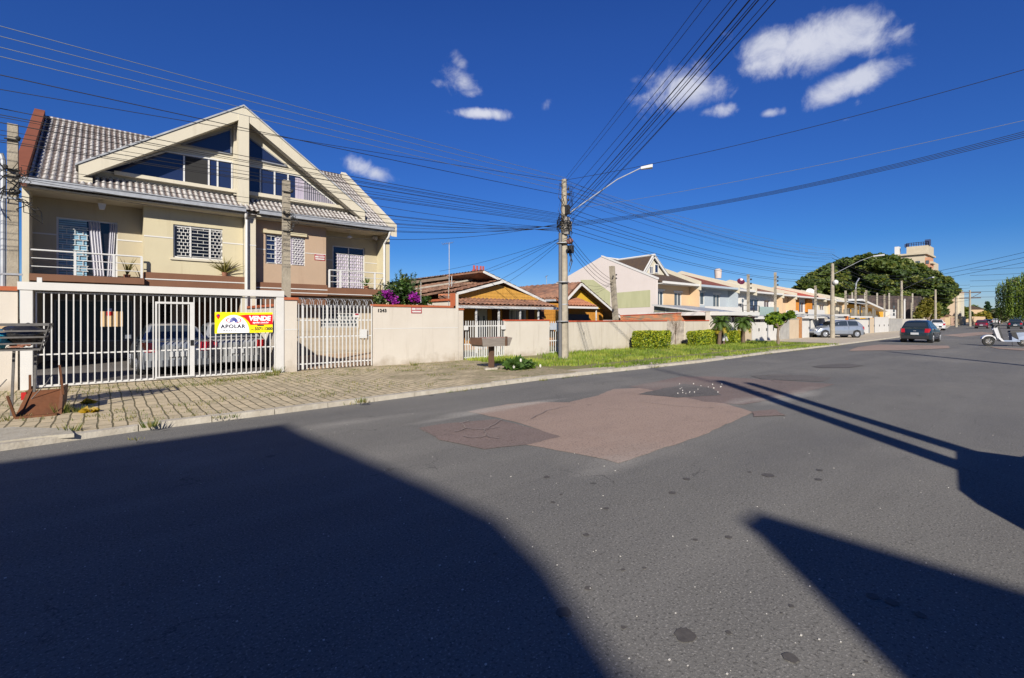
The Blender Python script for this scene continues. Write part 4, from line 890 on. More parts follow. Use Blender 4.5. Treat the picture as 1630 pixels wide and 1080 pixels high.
# ------------------------------------------------------------------ verge grass
gr_=MB(); gg=random.Random(9)
def dens(x,y):
    e=.55*mnoise.noise(Vector((x*.5,y*.5,1)))+.3*mnoise.noise(Vector((x*2,y*2,5)))
    if x<11.5: e-= (11.5-x)*.25
    if x>33.5: e-=(x-33.5)*.6
    d=(y-(9.9+.012*(x-10)))  # path strip
    if -.05<d<.55: e-=.75
    return e
n=0
while n<26000:
    x=10.2+26*gg.random()**1.15; y=gg.uniform(9.02,15.1)
    if x<16 and y>14.5: pass
    if dens(x,y)<-.18: continue
    n+=1; l=(.04+.075*gg.random())*(1.3 if y>12.5 else 1)*(1+.5*mnoise.noise(Vector((x*1.5,y*1.5,9)))); a=gg.random()*6.28; w_=.012+.012*gg.random(); gr_.cm=min(2,max(0,int((mnoise.noise(Vector((x*.8,y*.8,2)))*.9+.5+.5*(gg.random()-.5))*3)))
    lean=gg.uniform(-.6,.6)*l
    gr_.add([(x-math.cos(a)*w_,y-math.sin(a)*w_,SW-.015),(x+math.cos(a)*w_,y+math.sin(a)*w_,SW-.015),(x+math.sin(a)*lean,y+lean*.6,SW+l)],[(0,1,2)])
gr_.cm=0; struct(gr_,'grass',[leafmat('grass_dark',(.13,.19,.025)),leafmat('grass_mid',(.20,.27,.03)),leafmat('grass_light',(.31,.34,.06))],'stuff')
# rubbish crate on a post, in the verge
x,y=G(782,588,SW); t=thing('bin_on_post','weathered grey wooden bin on a single brown post in the grass','bin',(x,y,SW))
a=A(757,540,y); b=A(805,551,y); zt=A(780,538,y)[1]; zb2=A(780,551,y)[1]
gw=M('weathered_wood',(.26,.23,.20),(.19,.165,.145),rough=.8,scale=3,stretch=(1,1,6)); dw=M('dark_wood',(.10,.055,.035),(.07,.04,.025),scale=4)
w0,w1=a[0],b[0]; bxm=MB(); bxm.hexa([(w0+.10,y-.26,zb2),(w1-.06,y-.26,zb2),(w1-.02,y+.26,zb2),(w0+.06,y+.26,zb2),(w0,y-.32,zt),(w1,y-.32,zt),(w1+.04,y+.34,zt),(w0-.03,y+.34,zt)]); bxm.build('box',gw,t)
MB().box(w0+.04,w1-.02,y-.25,y+.26,zt-.02,zt+.012).build('contents',M('litter_mix',(.55,.5,.45)),t)
MB().box(w1-.28,w1-.235,y-.36,y-.3,zb2,zt+.04).box(w0-.06,w0+.02,y-.3,y+.2,zb2+.06,zt+.02).build('strap',dw,t)
MB().box(x-.07,x+.07,y-.06,y+.06,SW-.05,zb2).build('post',dw,t); MB().prismz([(x-.3,y-.1),(x+.1,y-.18),(x+.35,y),(x+.1,y+.16),(x-.2,y+.12)],SW-.01,SW+.05).build('footing',m_conc,t)
x,y=G(825,588,SW); lp=leaves('lily_clump',[(x,y,SW+.14,.5,.32,.17),(x+.35,y+.1,SW+.1,.3,.3,.12)],420,.13,[gl1,gl2,gl4],seed=31,aspect=2.6); tag(lp,'leafy clump with white flowers growing beside the bin on a post','plant')
fl=MB(); 
for px,py in ((829,574),(818,584),(860,583)):
    q=A(px,py,y-.2); fl.ball((q[0],y-.2,q[1]),(.035,.035,.06),6,4)
fl.each('flower',M('petal',(.8,.78,.7)),lp)
# ------------------------------------------------------------------ cars
def car_paint(name,c,rough=.25,metal=.35): return M(name,c,tuple(x*.97 for x in c),rough=rough,scale=1,metal=metal,spec=.5,coat=.8)
tyre=M('tyre',(.012,.012,.012),(.02,.02,.02),rough=.85,scale=20); rimm=M('alloy',(.55,.56,.58),rough=.3,metal=.8); blk=M('black_trim',(.02,.02,.022),rough=.6)
redl=M('tail_lamp',(.34,.005,.008),rough=.15,spec=.7); whl=M('head_lamp',(.7,.72,.75),rough=.1,spec=.8); platem=M('plate',(.62,.64,.66),rough=.4)
m_carglass=glass('car_glass',(.02,.026,.032),.03,.9)
def interp(T,x):
    for i in range(len(T)-1):
        if T[i][0]<=x<=T[i+1][0]:
            f=(x-T[i][0])/(T[i+1][0]-T[i][0]); return T[i][1]+(T[i+1][1]-T[i][1])*f
    return T[0][1] if x<T[0][0] else T[-1][1]
def make_car(paint,label,cat='car',L=4.0,Wd=1.64,Ht=1.44,kind='hatch',group=None,plate=True):
    """rear at x=0, nose at x=L, centred on y=0"""
    r=thing('parked_car',label,cat,(0,0,0),group); s=L/4.0
    if kind=='hatch':
        belt=[(0,.80),(.08,.92),(.5,.96),(2.6,.93),(2.95,.90),(3.6,.78),(3.9,.62),(4.0,.48)]
        roof=[(.05,.97),(.36,Ht-.16),(.58,Ht-.04),(1.35,Ht),(1.9,Ht-.02),(2.2,Ht-.10),(2.62,1.17),(3.0,.94)]
        wa=(.68,3.25)
    elif kind=='sedan':
        belt=[(0,.82),(.1,.92),(.75,.95),(2.6,.92),(2.95,.88),(3.6,.76),(3.9,.60),(4.0,.48)]
        roof=[(.60,.97),(1.05,Ht-.06),(1.5,Ht),(2.0,Ht-.02),(2.25,Ht-.09),(2.95,.92)]
        wa=(.78,3.25)
    else:
        belt=[(0,.90),(.06,1.02),(.5,1.05),(2.8,1.02),(3.1,.98),(3.7,.90),(3.93,.72),(4.0,.5)]
        roof=[(.04,1.06),(.16,Ht-.1),(.4,Ht),(2.2,Ht),(2.5,Ht-.1),(3.1,1.0)]
        wa=(.7,3.25)
    wr=.295
    # lower body loft
    xs=[0,.04,.12,.25,wa[0]-.36,wa[0]-.3,wa[0]-.18,wa[0],wa[0]+.18,wa[0]+.3,wa[0]+.36,1.4,1.9,2.4,wa[1]-.36,wa[1]-.3,wa[1]-.18,wa[1],wa[1]+.18,wa[1]+.3,wa[1]+.36,3.8,3.92,3.98,4.0]
    xs=sorted(set(xs)); b=MB(); rings=[]
    for x in xs:
        zt=interp(belt,x); hw=Wd/2*min(1,.80+.20*min(1,(x/.3)**.6 if x>0 else 0),.74+.26*min(1,((4-x)/.55)**.6 if x<4 else 0))
        zb=.20+(.10 if x<.08 or x>3.9 else 0)
        ar=zb
        for c in wa:
            d=abs(x-c)
            if d<.345: ar=max(ar,.30+math.sqrt(max(0,.345**2-d*d)))
        zm=.55*zt+.45*.3; zm=max(zm,ar+.02)
        hi=hw-.02
        rings.append([(x,-hw*.62,zb+.03),(x,-hi+.14,ar if ar>zb else zb),(x,-hi+.01,(ar+.01)),(x,-hw,max(zm-.12,ar+.01)),(x,-hw,zm),(x,-hw+.035,max(zt-.05,zm+.01)),(x,-hw+.11,zt+.002),(x,-hw*.4,zt+(.02 if x>3 else .01)),
                      (x,hw*.4,zt+(.02 if x>3 else .01)),(x,hw-.11,zt+.002),(x,hw-.035,max(zt-.05,zm+.01)),(x,hw,zm),(x,hw,max(zm-.12,ar+.01)),(x,hi-.01,ar+.01),(x,hi-.14,ar if ar>zb else zb),(x,hw*.62,zb+.03)])
    n=16; vs=[(p[0]*s,p[1],p[2]) for rg in rings for p in rg]; fs=[]
    for i in range(len(rings)-1):
        for k in range(n): fs.append((i*n+k,(i+1)*n+k,(i+1)*n+(k+1)%n,i*n+(k+1)%n))
    fs+=[tuple(range(n)),tuple(range(len(rings)*n-1,len(rings)*n-n-1,-1))]
    b.add(vs,fs)
    # cabin
    cx=[p[0] for p in roof]; xs2=sorted(set(cx+[.45,1.0,1.7,2.6])); xs2=[x for x in xs2 if cx[0]<=x<=cx[-1]]
    rings=[]
    for x in xs2:
        zr=interp(roof,x); zb=interp(belt,x)-.03; hb=Wd/2-.09; ht=Wd/2-.09-.17*min(1,max(0,(zr-zb))/.45)
        rings.append([(x,-hb,zb),(x,-ht,zr-.05 if zr-zb>.1 else zr),(x,-ht+.09,zr),(x,0,zr+.012),(x,ht-.09,zr),(x,ht,zr-.05 if zr-zb>.1 else zr),(x,hb,zb)])
    n=7; vs=[(p[0]*s,p[1],p[2]) for rg in rings for p in rg]; fs=[]
    for i in range(len(rings)-1):
        for k in range(n-1): fs.append((i*n+k,(i+1)*n+k,(i+1)*n+k+1,i*n+k+1))
    fs+=[tuple(range(n)),tuple(range(len(rings)*n-1,len(rings)*n-n-1,-1))]
    b.add(vs,fs); body=b.build('body',paint,r,'auto')
    # glass
    def hwat(x,z):
        zr=interp(roof,x); zb=interp(belt,x)-.03; f=(z-zb)/max(.1,(zr-.05-zb)); return Wd/2-.09-.17*min(1,max(0,zr-zb)/.45)*min(1,max(0,f))
    x_f=[p[0] for p in roof][-1]; x_r=roof[0][0]
    for sy in (-1,1):
        for (xa,xb) in ((.50,1.30),(1.36,2.62)) if kind!='sedan' else ((.98,1.36),(1.42,2.62)):
            m=MB(); pts=[]; k=8; bz=lambda x: interp(belt,x)+.02; tz=lambda x: interp(roof,x)-.075
            for i in range(k+1):
                x=xa+(xb-xa)*i/k; z0=bz(x); z1=max(z0+.01,tz(x)); pts.append((x,z0,z1))
            vs=[]
            for x,z0,z1 in pts: vs+=[(x*s,sy*(hwat(x,z0)+.008),z0),(x*s,sy*(hwat(x,z1)+.008),z1)]
            m.add(vs,[(2*i,2*i+2,2*i+3,2*i+1) for i in range(k)]); m.build('side_window',m_carglass,r)
    def endglass(xa,xb,name):
        m=MB(); vs=[]; 
        for i in range(4):
            f=i/3; x=xa+(xb-xa)*f; z=interp(roof,x); w0=hwat(x,z)-.10; nx=-1 if xa<1.5 and name=='rear_window' else 1
            vs+=[(x*s+nx*.012,-w0,z+.012),(x*s+nx*.012,w0,z+.012)]
        m.add(vs,[(2*i,2*i+1,2*i+3,2*i+2) for i in range(3)]); m.build(name,m_carglass,r)
    ra=roof[0][0]; rb=roof[1][0]; endglass(ra+.04,rb-.015,'rear_window'); wq=[q for q in roof if q[1]>Ht-.12][-1][0]; endglass(roof[-1][0]-.06,wq+.05,'windscreen')
    # bumpers, sills
    m=MB(); m.box(-.03*s,.10*s,-Wd/2+.13,Wd/2-.13,.27,.44); m.build('rear_bumper',blk if kind!='sedan' else paint,r); m=MB(); m.box(3.93*s,4.03*s,-Wd/2+.24,Wd/2-.24,.27,.40); m.build('front_bumper',blk,r)
    for sy in (-1,1):
        m=MB(); m.box(1.05*s,2.9*s,sy*(Wd/2-.02),sy*(Wd/2+.012),.24,.32); m.build('sill_trim',blk,r)
        m=MB(); yy=Wd/2*.80; m.hexa([(-.02,sy*(yy-.17),.66),(-.02,sy*(yy+.02),.66),(.16,sy*(yy+.095),.66),(.16,sy*(yy-.1),.66),(.00,sy*(yy-.15),.90),(.00,sy*(yy+.03),.90),(.17,sy*(yy+.095),.91),(.17,sy*(yy-.1),.91)] if sy>0 else [(-.02,sy*(yy+.02),.66),(-.02,sy*(yy-.17),.66),(.16,sy*(yy-.1),.66),(.16,sy*(yy+.095),.66),(.00,sy*(yy+.03),.90),(.00,sy*(yy-.15),.90),(.17,sy*(yy-.1),.91),(.17,sy*(yy+.095),.91)]); m.build('tail_light',redl,r)
        m=MB(); m.ball((3.82*s,sy*(Wd/2-.30),.64),(.14,.15,.07),10,6); m.build('headlight',whl,r,True)
        m=MB(); m.box(2.58*s,2.70*s,sy*(Wd/2+.02),sy*(Wd/2+.16),.95,1.06); m.build('mirror',paint,r)
        m=MB(); m.box(1.55*s,1.72*s,sy*(Wd/2-.002),sy*(Wd/2+.015),.79,.815); m.box(.62*s,.76*s,sy*(Wd/2-.002),sy*(Wd/2+.015),.80,.82); m.each('door_handle',paint,r)
        m=MB(); m.box(1.335*s,1.343*s,sy*(Wd/2-.03),sy*(Wd/2+.003),.36,.90); m.build('door_seam',blk,r)
        for c in wa:
            w_=MB(); y=sy*(Wd/2-.11); w_.disc((c*s,sy*(Wd/2-.16),.30),(0,1,0),.34,.24,20); w_.build('wheel_arch',blk,r)
            w_=MB(); w_.tube([(c*s,y-.1*sy,wr),(c*s,y-.09*sy,wr),(c*s,y+.08*sy,wr),(c*s,y+.105*sy,wr)],[wr-.03,wr,wr,wr-.035],22); ty=w_.build('wheel',tyre,r,'auto')
            m=MB(); m.disc((c*s,y+.108*sy,wr),(0,1,0),.12*1.5,.012,20); 
            for k in range(5):
                a=k*1.2566; m.bar((c*s,y+.118*sy,wr),(c*s+.17*math.cos(a),y+.118*sy,wr+.17*math.sin(a)),.035,.012)
            m.build('rim',rimm,ty)
    if plate:
        m=MB(); m.box(-.045,-.015,-.20,.20,.52,.65); m.build('number_plate',platem,r)
    m=MB(); m.box(-.02,.02,-.07,.07,.74,.78); m.build('badge',rimm,r)
    return r
def place(o,x,y,rz,z=0,sc_=1): o.location=(x,y,z); o.rotation_euler=(0,0,rz); o.scale=(sc_,)*3
silverp=car_paint('silver_paint',(.27,.30,.35),metal=.5); blackp=car_paint('dark_green_paint',(.012,.022,.030),metal=.2); whitep=car_paint('white_car_paint',(.7,.7,.7),metal=0); winep=car_paint('wine_paint',(.09,.015,.03),metal=.2); greyp=car_paint('grey_paint',(.16,.17,.18)); bluep=car_paint('blue_grey_paint',(.12,.16,.22)); palesp=car_paint('pale_silver_paint',(.26,.28,.31),metal=.5)
# in the garage, nose inward, rears towards the street
c=make_car(palesp,'silver car with red tail lights parked nose in behind the left half of the gate','car',3.9,1.66,1.40,'sedan'); place(c,1.55,FY+.9,R(91),SW+.0)
c=make_car(car_paint('pearl_paint',(.28,.29,.30),metal=.3),'light grey car parked nose in between the gate door and the banner','car',4.1,1.70,1.42,'sedan'); place(c,3.05,FY+1.35,R(90),SW)
# black hatchback driving away on the road
a=G(1428,546.5); b=G(1481,546)
c=make_car(blackp,'dark green hatchback driving away along the road, nearest moving car','car',3.75,1.63,1.43,'hatch')
cy=(a[1]+b[1])/2-.15; q=G(1456,546,.08); place(c,q[0],q[1],R(0),.08,1.0)
# silver hatchback parked on the pavement, nose to the walls
c=make_car(silverp,'silver five door hatchback parked across the pavement behind a concrete pole','car',4.0,1.70,1.45,'hatch')
a=G(1378,537,SW); place(c,47.6,11.35,R(139),SW,1.0)
# cars further down the street
def far(px,py,paint,label,rz,kind='hatch',sc_=1.0,z=.08,L=4.0):
    x,y=G(px,py,z); o=make_car(paint,label,'car',L,1.66,1.44,kind); place(o,x,y,rz,z,sc_); return o
far(1493,526,whitep,'white car parked at the far kerb just right of the dark hatchback',R(12),'sedan',1.0)
far(1562,523.5,winep,'wine red car far down the road with lit rear lamps',R(2),'hatch',.95)
far(1571,519,palesp,'pale silver car ahead of the wine red car on the road',R(2),'hatch',1.0)
far(1616,524,blackp,'black hatchback with a pale plate beside the far right scooter',R(4),'hatch',1.0)
far(1640,519,bluep,'blue grey car at the right edge under the willow',R(4),'sedan',1.15)
far(1520,517.5,winep,'dark wine car parked side on beyond the cream building',R(95),'sedan',1.15)
far(1585,516.5,whitep,'small white car in the distance between the two lanes of cars',R(5),'hatch',1.1)
far(1622,517,greyp,'grey car in the distance behind the black hatchback',R(4),'hatch',1.2)
# car parked out of the frame beside the camera, it throws the rounded shadow on the right
c=make_car(greyp,'grey estate car parked on the near side just outside the right edge','car',3.8,1.72,1.60,'van'); place(c,3.75,-2.05,R(7),0)
# ------------------------------------------------------------------ scooter
def scooter():
    t=thing('motor_scooter','white and grey motor scooter standing on the road at the right edge','scooter',(0,0,0))
    wm=M('scooter_white',(.72,.72,.74),rough=.25,coat=.6,spec=.5); gm_=M('scooter_grey',(.20,.24,.32),rough=.25,coat=.6); bk=blk
    # front wheel at x=0, rear at x=1.35 ; along +x to the rear
    for x in (0,1.36):
        m=MB(); m.tube([(x,-.05,.24),(x,-.045,.24),(x,.045,.24),(x,.05,.24)],[.20,.24,.24,.20],22); wv=m.build('wheel',tyre,t,'auto')
        m=MB(); m.disc((x,0,.24),(0,1,0),.13,.104,16); m.build('rim',M('dark_alloy',(.12,.11,.10),rough=.4,metal=.6),wv)
        m=MB(); 
        for k in range(5):
            a=k*1.2566; m.bar((x,-.055,.24),(x+.15*math.cos(a),-.055,.24+.15*math.sin(a)),.03,.01)
        m.build('spokes',rimm,wv)
    m=MB(); P_=[(.27*math.cos(a)+.0,.24+.27*math.sin(a)) for a in [R(15+i*14) for i in range(11)]]+[(.32*math.cos(a),.24+.33*math.sin(a)) for a in [R(155-i*14) for i in range(11)]]
    for i in range(10):
        q=[P_[i],P_[i+1],P_[20-i],P_[21-i]]; m.prism(q,-.09,.09)
    m.build('front_fender',wm,t)
    m=MB(); m.tube([(.02,-.08,.24),(.22,-.07,.62)],.022,6).tube([(.02,.08,.24),(.22,.07,.62)],.022,6); m.build('fork',bk,t)
    m=MB(); m.hexa([(.30,-.16,.36),(.44,-.20,.32),(.44,.20,.32),(.30,.16,.36),(.16,-.10,.92),(.30,-.13,.96),(.30,.13,.96),(.16,.10,.92)]); m.hexa([(.44,-.2,.26),(.56,-.18,.24),(.56,.18,.24),(.44,.2,.26),(.30,-.2,.42),(.44,-.2,.40),(.44,.2,.40),(.30,.2,.42)]); m.build('leg_shield',wm,t)
    m=MB(); m.hexa([(.45,-.17,.34),(.55,-.15,.32),(.55,.15,.32),(.45,.17,.34),(.31,-.12,.95),(.40,-.10,.98),(.40,.10,.98),(.31,.12,.95)]); m.build('inner_panel',bk,t)
    m=MB(); m.box(.45,1.15,-.17,.17,.24,.31); m.build('floorboard',gm_,t)
    m=MB(); m.hexa([(.86,-.14,.30),(1.3,-.16,.34),(1.3,.16,.34),(.86,.14,.30),(.84,-.16,.68),(1.66,-.13,.74),(1.66,.13,.74),(.84,.16,.68)]); m.build('rear_body',gm_,t)
    m=MB(); m.hexa([(.86,-.165,.50),(1.1,-.175,.36),(1.1,-.16,.36),(.86,-.15,.50),(.80,-.165,.70),(1.0,-.175,.70),(1.0,-.16,.70),(.80,-.15,.70)]); m.build('side_panel',bk,t)
    m=MB(); m.hexa([(.78,-.13,.70),(1.62,-.12,.76),(1.62,.12,.76),(.78,.13,.70),(.82,-.12,.79),(1.6,-.10,.84),(1.6,.10,.84),(.82,.12,.79)]); m.build('seat',bk,t)
    m=MB(); m.hexa([(1.62,-.08,.50),(1.74,-.07,.46),(1.74,.07,.46),(1.62,.08,.50),(1.58,-.09,.76),(1.74,-.08,.78),(1.74,.08,.78),(1.58,.09,.76)]); m.build('tail_light',redl,t)
    m=MB(); m.hexa([(.16,-.12,.93),(.36,-.12,.95),(.36,.12,.95),(.16,.12,.93),(.20,-.1,1.06),(.38,-.1,1.06),(.38,.1,1.06),(.20,.1,1.06)]); m.tube([(.33,-.34,1.05),(.30,-.2,1.05),(.29,0,1.04),(.30,.2,1.05),(.33,.34,1.05)],.02,8); m.build('handlebar',bk,t)
    for q in (-1,1):
        m=MB(); m.tube([(.30,q*.24,1.05),(.26,q*.30,1.20)],.008,5).ball((.26,q*.32,1.23),(.02,.07,.05),8,5); m.build('mirror',bk,t)
    m=MB(); m.ball((.17,0,.84),(.05,.09,.06),10,6); m.build('headlight',whl,t,True)
    m=MB(); m.tube([(.85,-.16,.24),(.80,-.3,.0)],.012,6); m.build('side_stand',bk,t)
    return t
s_=scooter(); q=G(1573,551,.08); place(s_,q[0],q[1],R(-64),.08,1.1)
# ------------------------------------------------------------------ orange wooden house
owood=M('orange_boards',(.66,.30,.045),(.56,.24,.035),scale=2,stretch=(9,9,.3),contrast=1.5,stain=.15); ywood=M('yellow_boards',(.74,.46,.04),(.66,.40,.035),scale=2,stretch=(9,9,.3),stain=.1)
dbrown=M('dark_brown_boards',(.085,.035,.018),(.06,.025,.014),scale=2,stretch=(9,9,.3)); m_soff=M('grey_soffit',(.22,.17,.13),(.15,.11,.08),scale=4,stain=.4)
def roofslab(root,a,b,c,d,mat,th=.09,name='roof',tiles=True,p=.26,cs=.36):
    """a,b along the eave (left,right); d,c above them at the ridge"""
    a,b,c,d=[Vector(q) for q in (a,b,c,d)]; n=(b-a).cross(d-a).normalized(); n=-n if n.z<0 else n
    m=MB(); m.hexa([a-n*th,b-n*th,c-n*th,d-n*th,a,b,c,d]); 
    o=m.build(name,mat,root)
    if tiles:
        U=(b-a); W=U.length; V=(d-a); L=V.length; t=MB()
        nc=max(4,int(W/p)*6); rows=[]; k=0; nr=max(1,int(L/cs))
        for k in range(nr): rows+= [(k/nr,.03),((k+1)/nr,0)]
        vs=[]
        for vv,st in rows:
            for i in range(nc+1):
                f=i/nc; P_=(a.lerp(b,f)).lerp(d.lerp(c,f),vv); vs.append(P_+n*(.012+st+.026*(1+math.cos(2*math.pi*f*W/p))))
        t.add(vs,[(r_*(nc+1)+i,r_*(nc+1)+i+1,(r_+1)*(nc+1)+i+1,(r_+1)*(nc+1)+i) for r_ in range(len(rows)-1) for i in range(nc)])
        t.build('tiles',mat,o)
    return o
def edge(root,a,b,mat=None,h=.12,t=.05,name='fascia'):
    return MB().bar(a,b,t,h).build(name,mat or white,root)
oh=thing('orange_house','low orange boarded house with worn red tile roofs, white fascias and a front porch','house',(16,20,0))
def A3(px,py,Y): 
    a=A(px,py,Y); return Vector((a[0],Y,a[1]))
Yp=17.3; Yw=19.3; Yb=21.2
# main gable roof (apex 770,431), ridge running back along Y
apx=A3(769,431,18.2); re=A3(868,479,18.2); le=Vector((apx.x-(re.x-apx.x)*1.28,18.2,apx.z-(apx.z-re.z)*.86)); 
lfp=A3(655,447,22); 
bk=Vector((0,8,0))
# front gable: apex on the right rake
fa=A3(800,447,17.9); fl_=A3(727,466,17.9)
# right slope shared by both, from eave re to ridge apx, running back
roofslab(oh,re+Vector((0,8.5,0)),re,apx,apx+Vector((0,8.5,0)),rtile)
edge(oh,re-Vector((0,.03,.06)),apx-Vector((0,.03,.06)))
# left slope of the front (lower) gable and the valley roof behind it
roofslab(oh,fl_,fl_+Vector((0,3.4,0)),fa+Vector((0,3.4,0)),fa,rtile)
edge(oh,fl_-Vector((0,.03,.05)),fa-Vector((0,.03,.05)))
ext=MB(); 
# rear higher left slope seen as a long thin roof with a brown soffit
r0=A3(770,432,21.3); r1=A3(648,449,21.3); 
roofslab(oh,r1+Vector((-.6,0,-.1)),r1+Vector((-.6,6,-.1)),r0+Vector((0,6,0)),r0,M('mossy_tile',(.30,.22,.16),(.16,.10,.06),scale=3,contrast=1.3))
edge(oh,r1+Vector((-.6,-.02,-.16)),r0+Vector((0,-.02,-.1)),m_soff,.14)
MB().prism([(r1.x-.4,r1.z-1.6),(r0.x,r1.z-1.6),(r0.x,r0.z-.2),(r1.x-.4,r1.z-.28)],21.9,22.05).build('gable_wall',M('dusty_brown_boards',(.20,.12,.07),(.14,.08,.05),scale=2,stretch=(9,9,.3)),oh)
m0=A3(650,466,19.6); m1=A3(770,442,19.6); roofslab(oh,m0+Vector((-.3,-.4,-.25)),m0+Vector((-.3,1.9,.1)),m1+Vector((.4,1.9,.1)),m1+Vector((.4,-.4,-.2)),M('worn_brown_tile',(.26,.15,.10),(.12,.07,.05),scale=3,contrast=1.4))
edge(oh,A3(655,461,19.9),A3(768,443,19.9),M('old_white',(.6,.57,.5),(.4,.36,.3),scale=6),.07,.05)
# gable board wall and lower walls
tw=[A(747,478,Yw),A(842,478,Yw),A(812,462,Yw),A(800,458,Yw),A(793,458,Yw)]
g0=A(722,482,Yw-.7); g1=A(868,482,Yw-.7)
MB().prism([(fl_.x+.3,2.45),(re.x-.4,2.45),(re.x-.4,re.z+.05),(fa.x,fa.z-.2),(fl_.x+.2,fl_.z-.05)],Yw-1.15,Yw-1.0).build('gable_wall',M('gable_orange_boards',(.46,.25,.05),(.40,.21,.04),scale=2,stretch=(9,9,.3),contrast=1.5,stain=.15),oh)
wf=MB(); wall_holes(wf,12.6,20.2,0,2.5,Yb-1.9,Yb-1.8,[(14.15,14.95,.1,2.1),(16.1,17.6,1.0,2.1)]); wf.build('wall',owood,oh)
wf=MB(); wf.box(20.1,20.2,Yb-1.8,27,0,2.5); wf.box(12.6,12.7,Yb-1.8,27,0,2.5); wf.each('side_wall',owood,oh)
MB().box(14.17,14.93,Yb-1.87,Yb-1.83,.1,2.1).build('door',M('white_door',(.7,.69,.66)),oh); 
dd=MB(); dd.box(14.3,14.42,Yb-1.885,Yb-1.872,1.25,1.75).box(14.66,14.78,Yb-1.885,Yb-1.872,1.25,1.75); dd.each('door_light',m_glb,oh)
window(oh,16.1,17.6,1.0,2.1,Yb-1.92,white,M('shutter_white',(.6,.6,.58),(.2,.2,.2),scale=1.2,stretch=(4,1,.1),contrast=3),4)
for xx in (13.0,15.2,15.9,17.75,18.5): MB().box(xx,xx+.45,Yb-1.93,Yb-1.905,.05,2.5).build('board_panel',dbrown,oh)
# porch lean-to roof
pa=A3(722,485,Yp); pb_=A3(887,493,Yp); pb_.z=pa.z
pc_=Vector((pb_.x-.5,Yw-.78,pa.z+.42)); pd=Vector((pa.x,Yw-.78,pa.z+.42))
roofslab(oh,pa,pb_,pc_,pd,rtile); edge(oh,pa-Vector((0,.05,.09)),pb_-Vector((0,.05,.09)))
MB().box(pa.x,pc_.x,Yw-.82,Yw-.77,pa.z+.42,pa.z+.5).build('flashing',M('brick_band',(.5,.2,.1),(.4,.15,.08)),oh)
for px in (758,794,828,857): q=A(px,500,Yp+.1); MB().box(q[0]-.035,q[0]+.035,Yp+.07,Yp+.14,0,pa.z-.05).build('porch_post',white,oh)
yr=sheet([(10.7,FY+.1),(34,FY+.1),(34,27),(10.7,27)],.012,'yard_ground',M('yard_soil',(.22,.17,.12),(.13,.13,.06),scale=2))
# roof aerials
def aerial(px,pyb,pyt,Y,label,wd=.5,name='tv_aerial'):
    b_=A3(px,pyb,Y); t_=A3(px,pyt,Y); t=thing(name,label,'aerial',b_); MB().tube([b_,t_],.018,6).build('mast',zinc,t)
    m=MB(); z=t_.z; m.tube([(t_.x-wd,Y-.1,z-.12),(t_.x+wd*.6,Y+.1,z+.06)],.01,5)
    for k in range(6):
        f=k/5; c_=Vector((t_.x-wd+f*wd*1.6,Y-.1+.2*f,z-.12+.18*f)); m.tube([c_-Vector((.0,.3,0))*1.1+Vector((-.25+.02*k,0,0)),c_+Vector((.25-.02*k,.3,0))],.006,4)
    m.build('elements',zinc,t); return t
aerial(715,470,387,19.8,'tall thin television aerial above the orange house roof',.45)
ap_=thing('mast_pipe','short bare pipe mast beside the television aerial on the orange house','pipe',A3(719,472,19.5)); MB().tube([A3(719,474,19.5),A3(719,440,19.5)],.022,6).build('pipe',zinc,ap_)
for px,py in ((670,449),(714,457)):
    q=A3(px,py,FY+.3); t=thing('electric_fence_post','small '+('left' if px<700 else 'right')+' electric fence post with insulators above the numbered wall coping','post',(q.x,q.y,q.z-.5)); MB().tube([q-Vector((0,0,.75)),q],.012,5).build('rod',zinc,t)
    m=MB(); [m.ball((q.x,q.y-.02,q.z-.08-.12*k),.022,6,4) for k in range(4)]; m.each('insulator',M('cream_plastic',(.6,.55,.35)),t)
aerial(870,480,440,26,'small thin aerial pole behind the second house left of the utility pole',.25)
# far telecom mast
q=A3(758,452,70); t=thing('telecom_mast','distant red and white lattice telecom mast above the orange house ridge','mast',(q.x,q.y,0))
mr0=M('mast_red',(.55,.12,.10)); mw0=M('mast_white',(.75,.72,.7))
for k in range(6):
    z0=q.z-4+k*1.1+ .0; m=MB()
    for sx_ in (-.55,.55):
        for sy_ in (-.4,.4): m.bar((q.x+sx_,q.y+sy_,z0),(q.x+sx_,q.y+sy_,z0+1.1),.12)
    m.bar((q.x-.55,q.y-.4,z0),(q.x+.55,q.y-.4,z0+1.1),.08).bar((q.x+.55,q.y-.4,z0),(q.x-.55,q.y-.4,z0+1.1),.08); m.build('lattice_section',mr0 if k%2 else mw0,t)
m=MB()
for sx_ in (-.45,.45): m.bar((q.x+sx_,q.y,-2),(q.x+sx_,q.y,q.z-4),.12)
m.build('lower_legs',mw0,t)
m=MB(); [m.box(q.x+dx-.15,q.x+dx+.15,q.y-.8,q.y-.6,q.z+1.9,q.z+3.2) for dx in (-1.0,-.3,.5,1.1)]; m.build('antenna_panel',mr0,t)
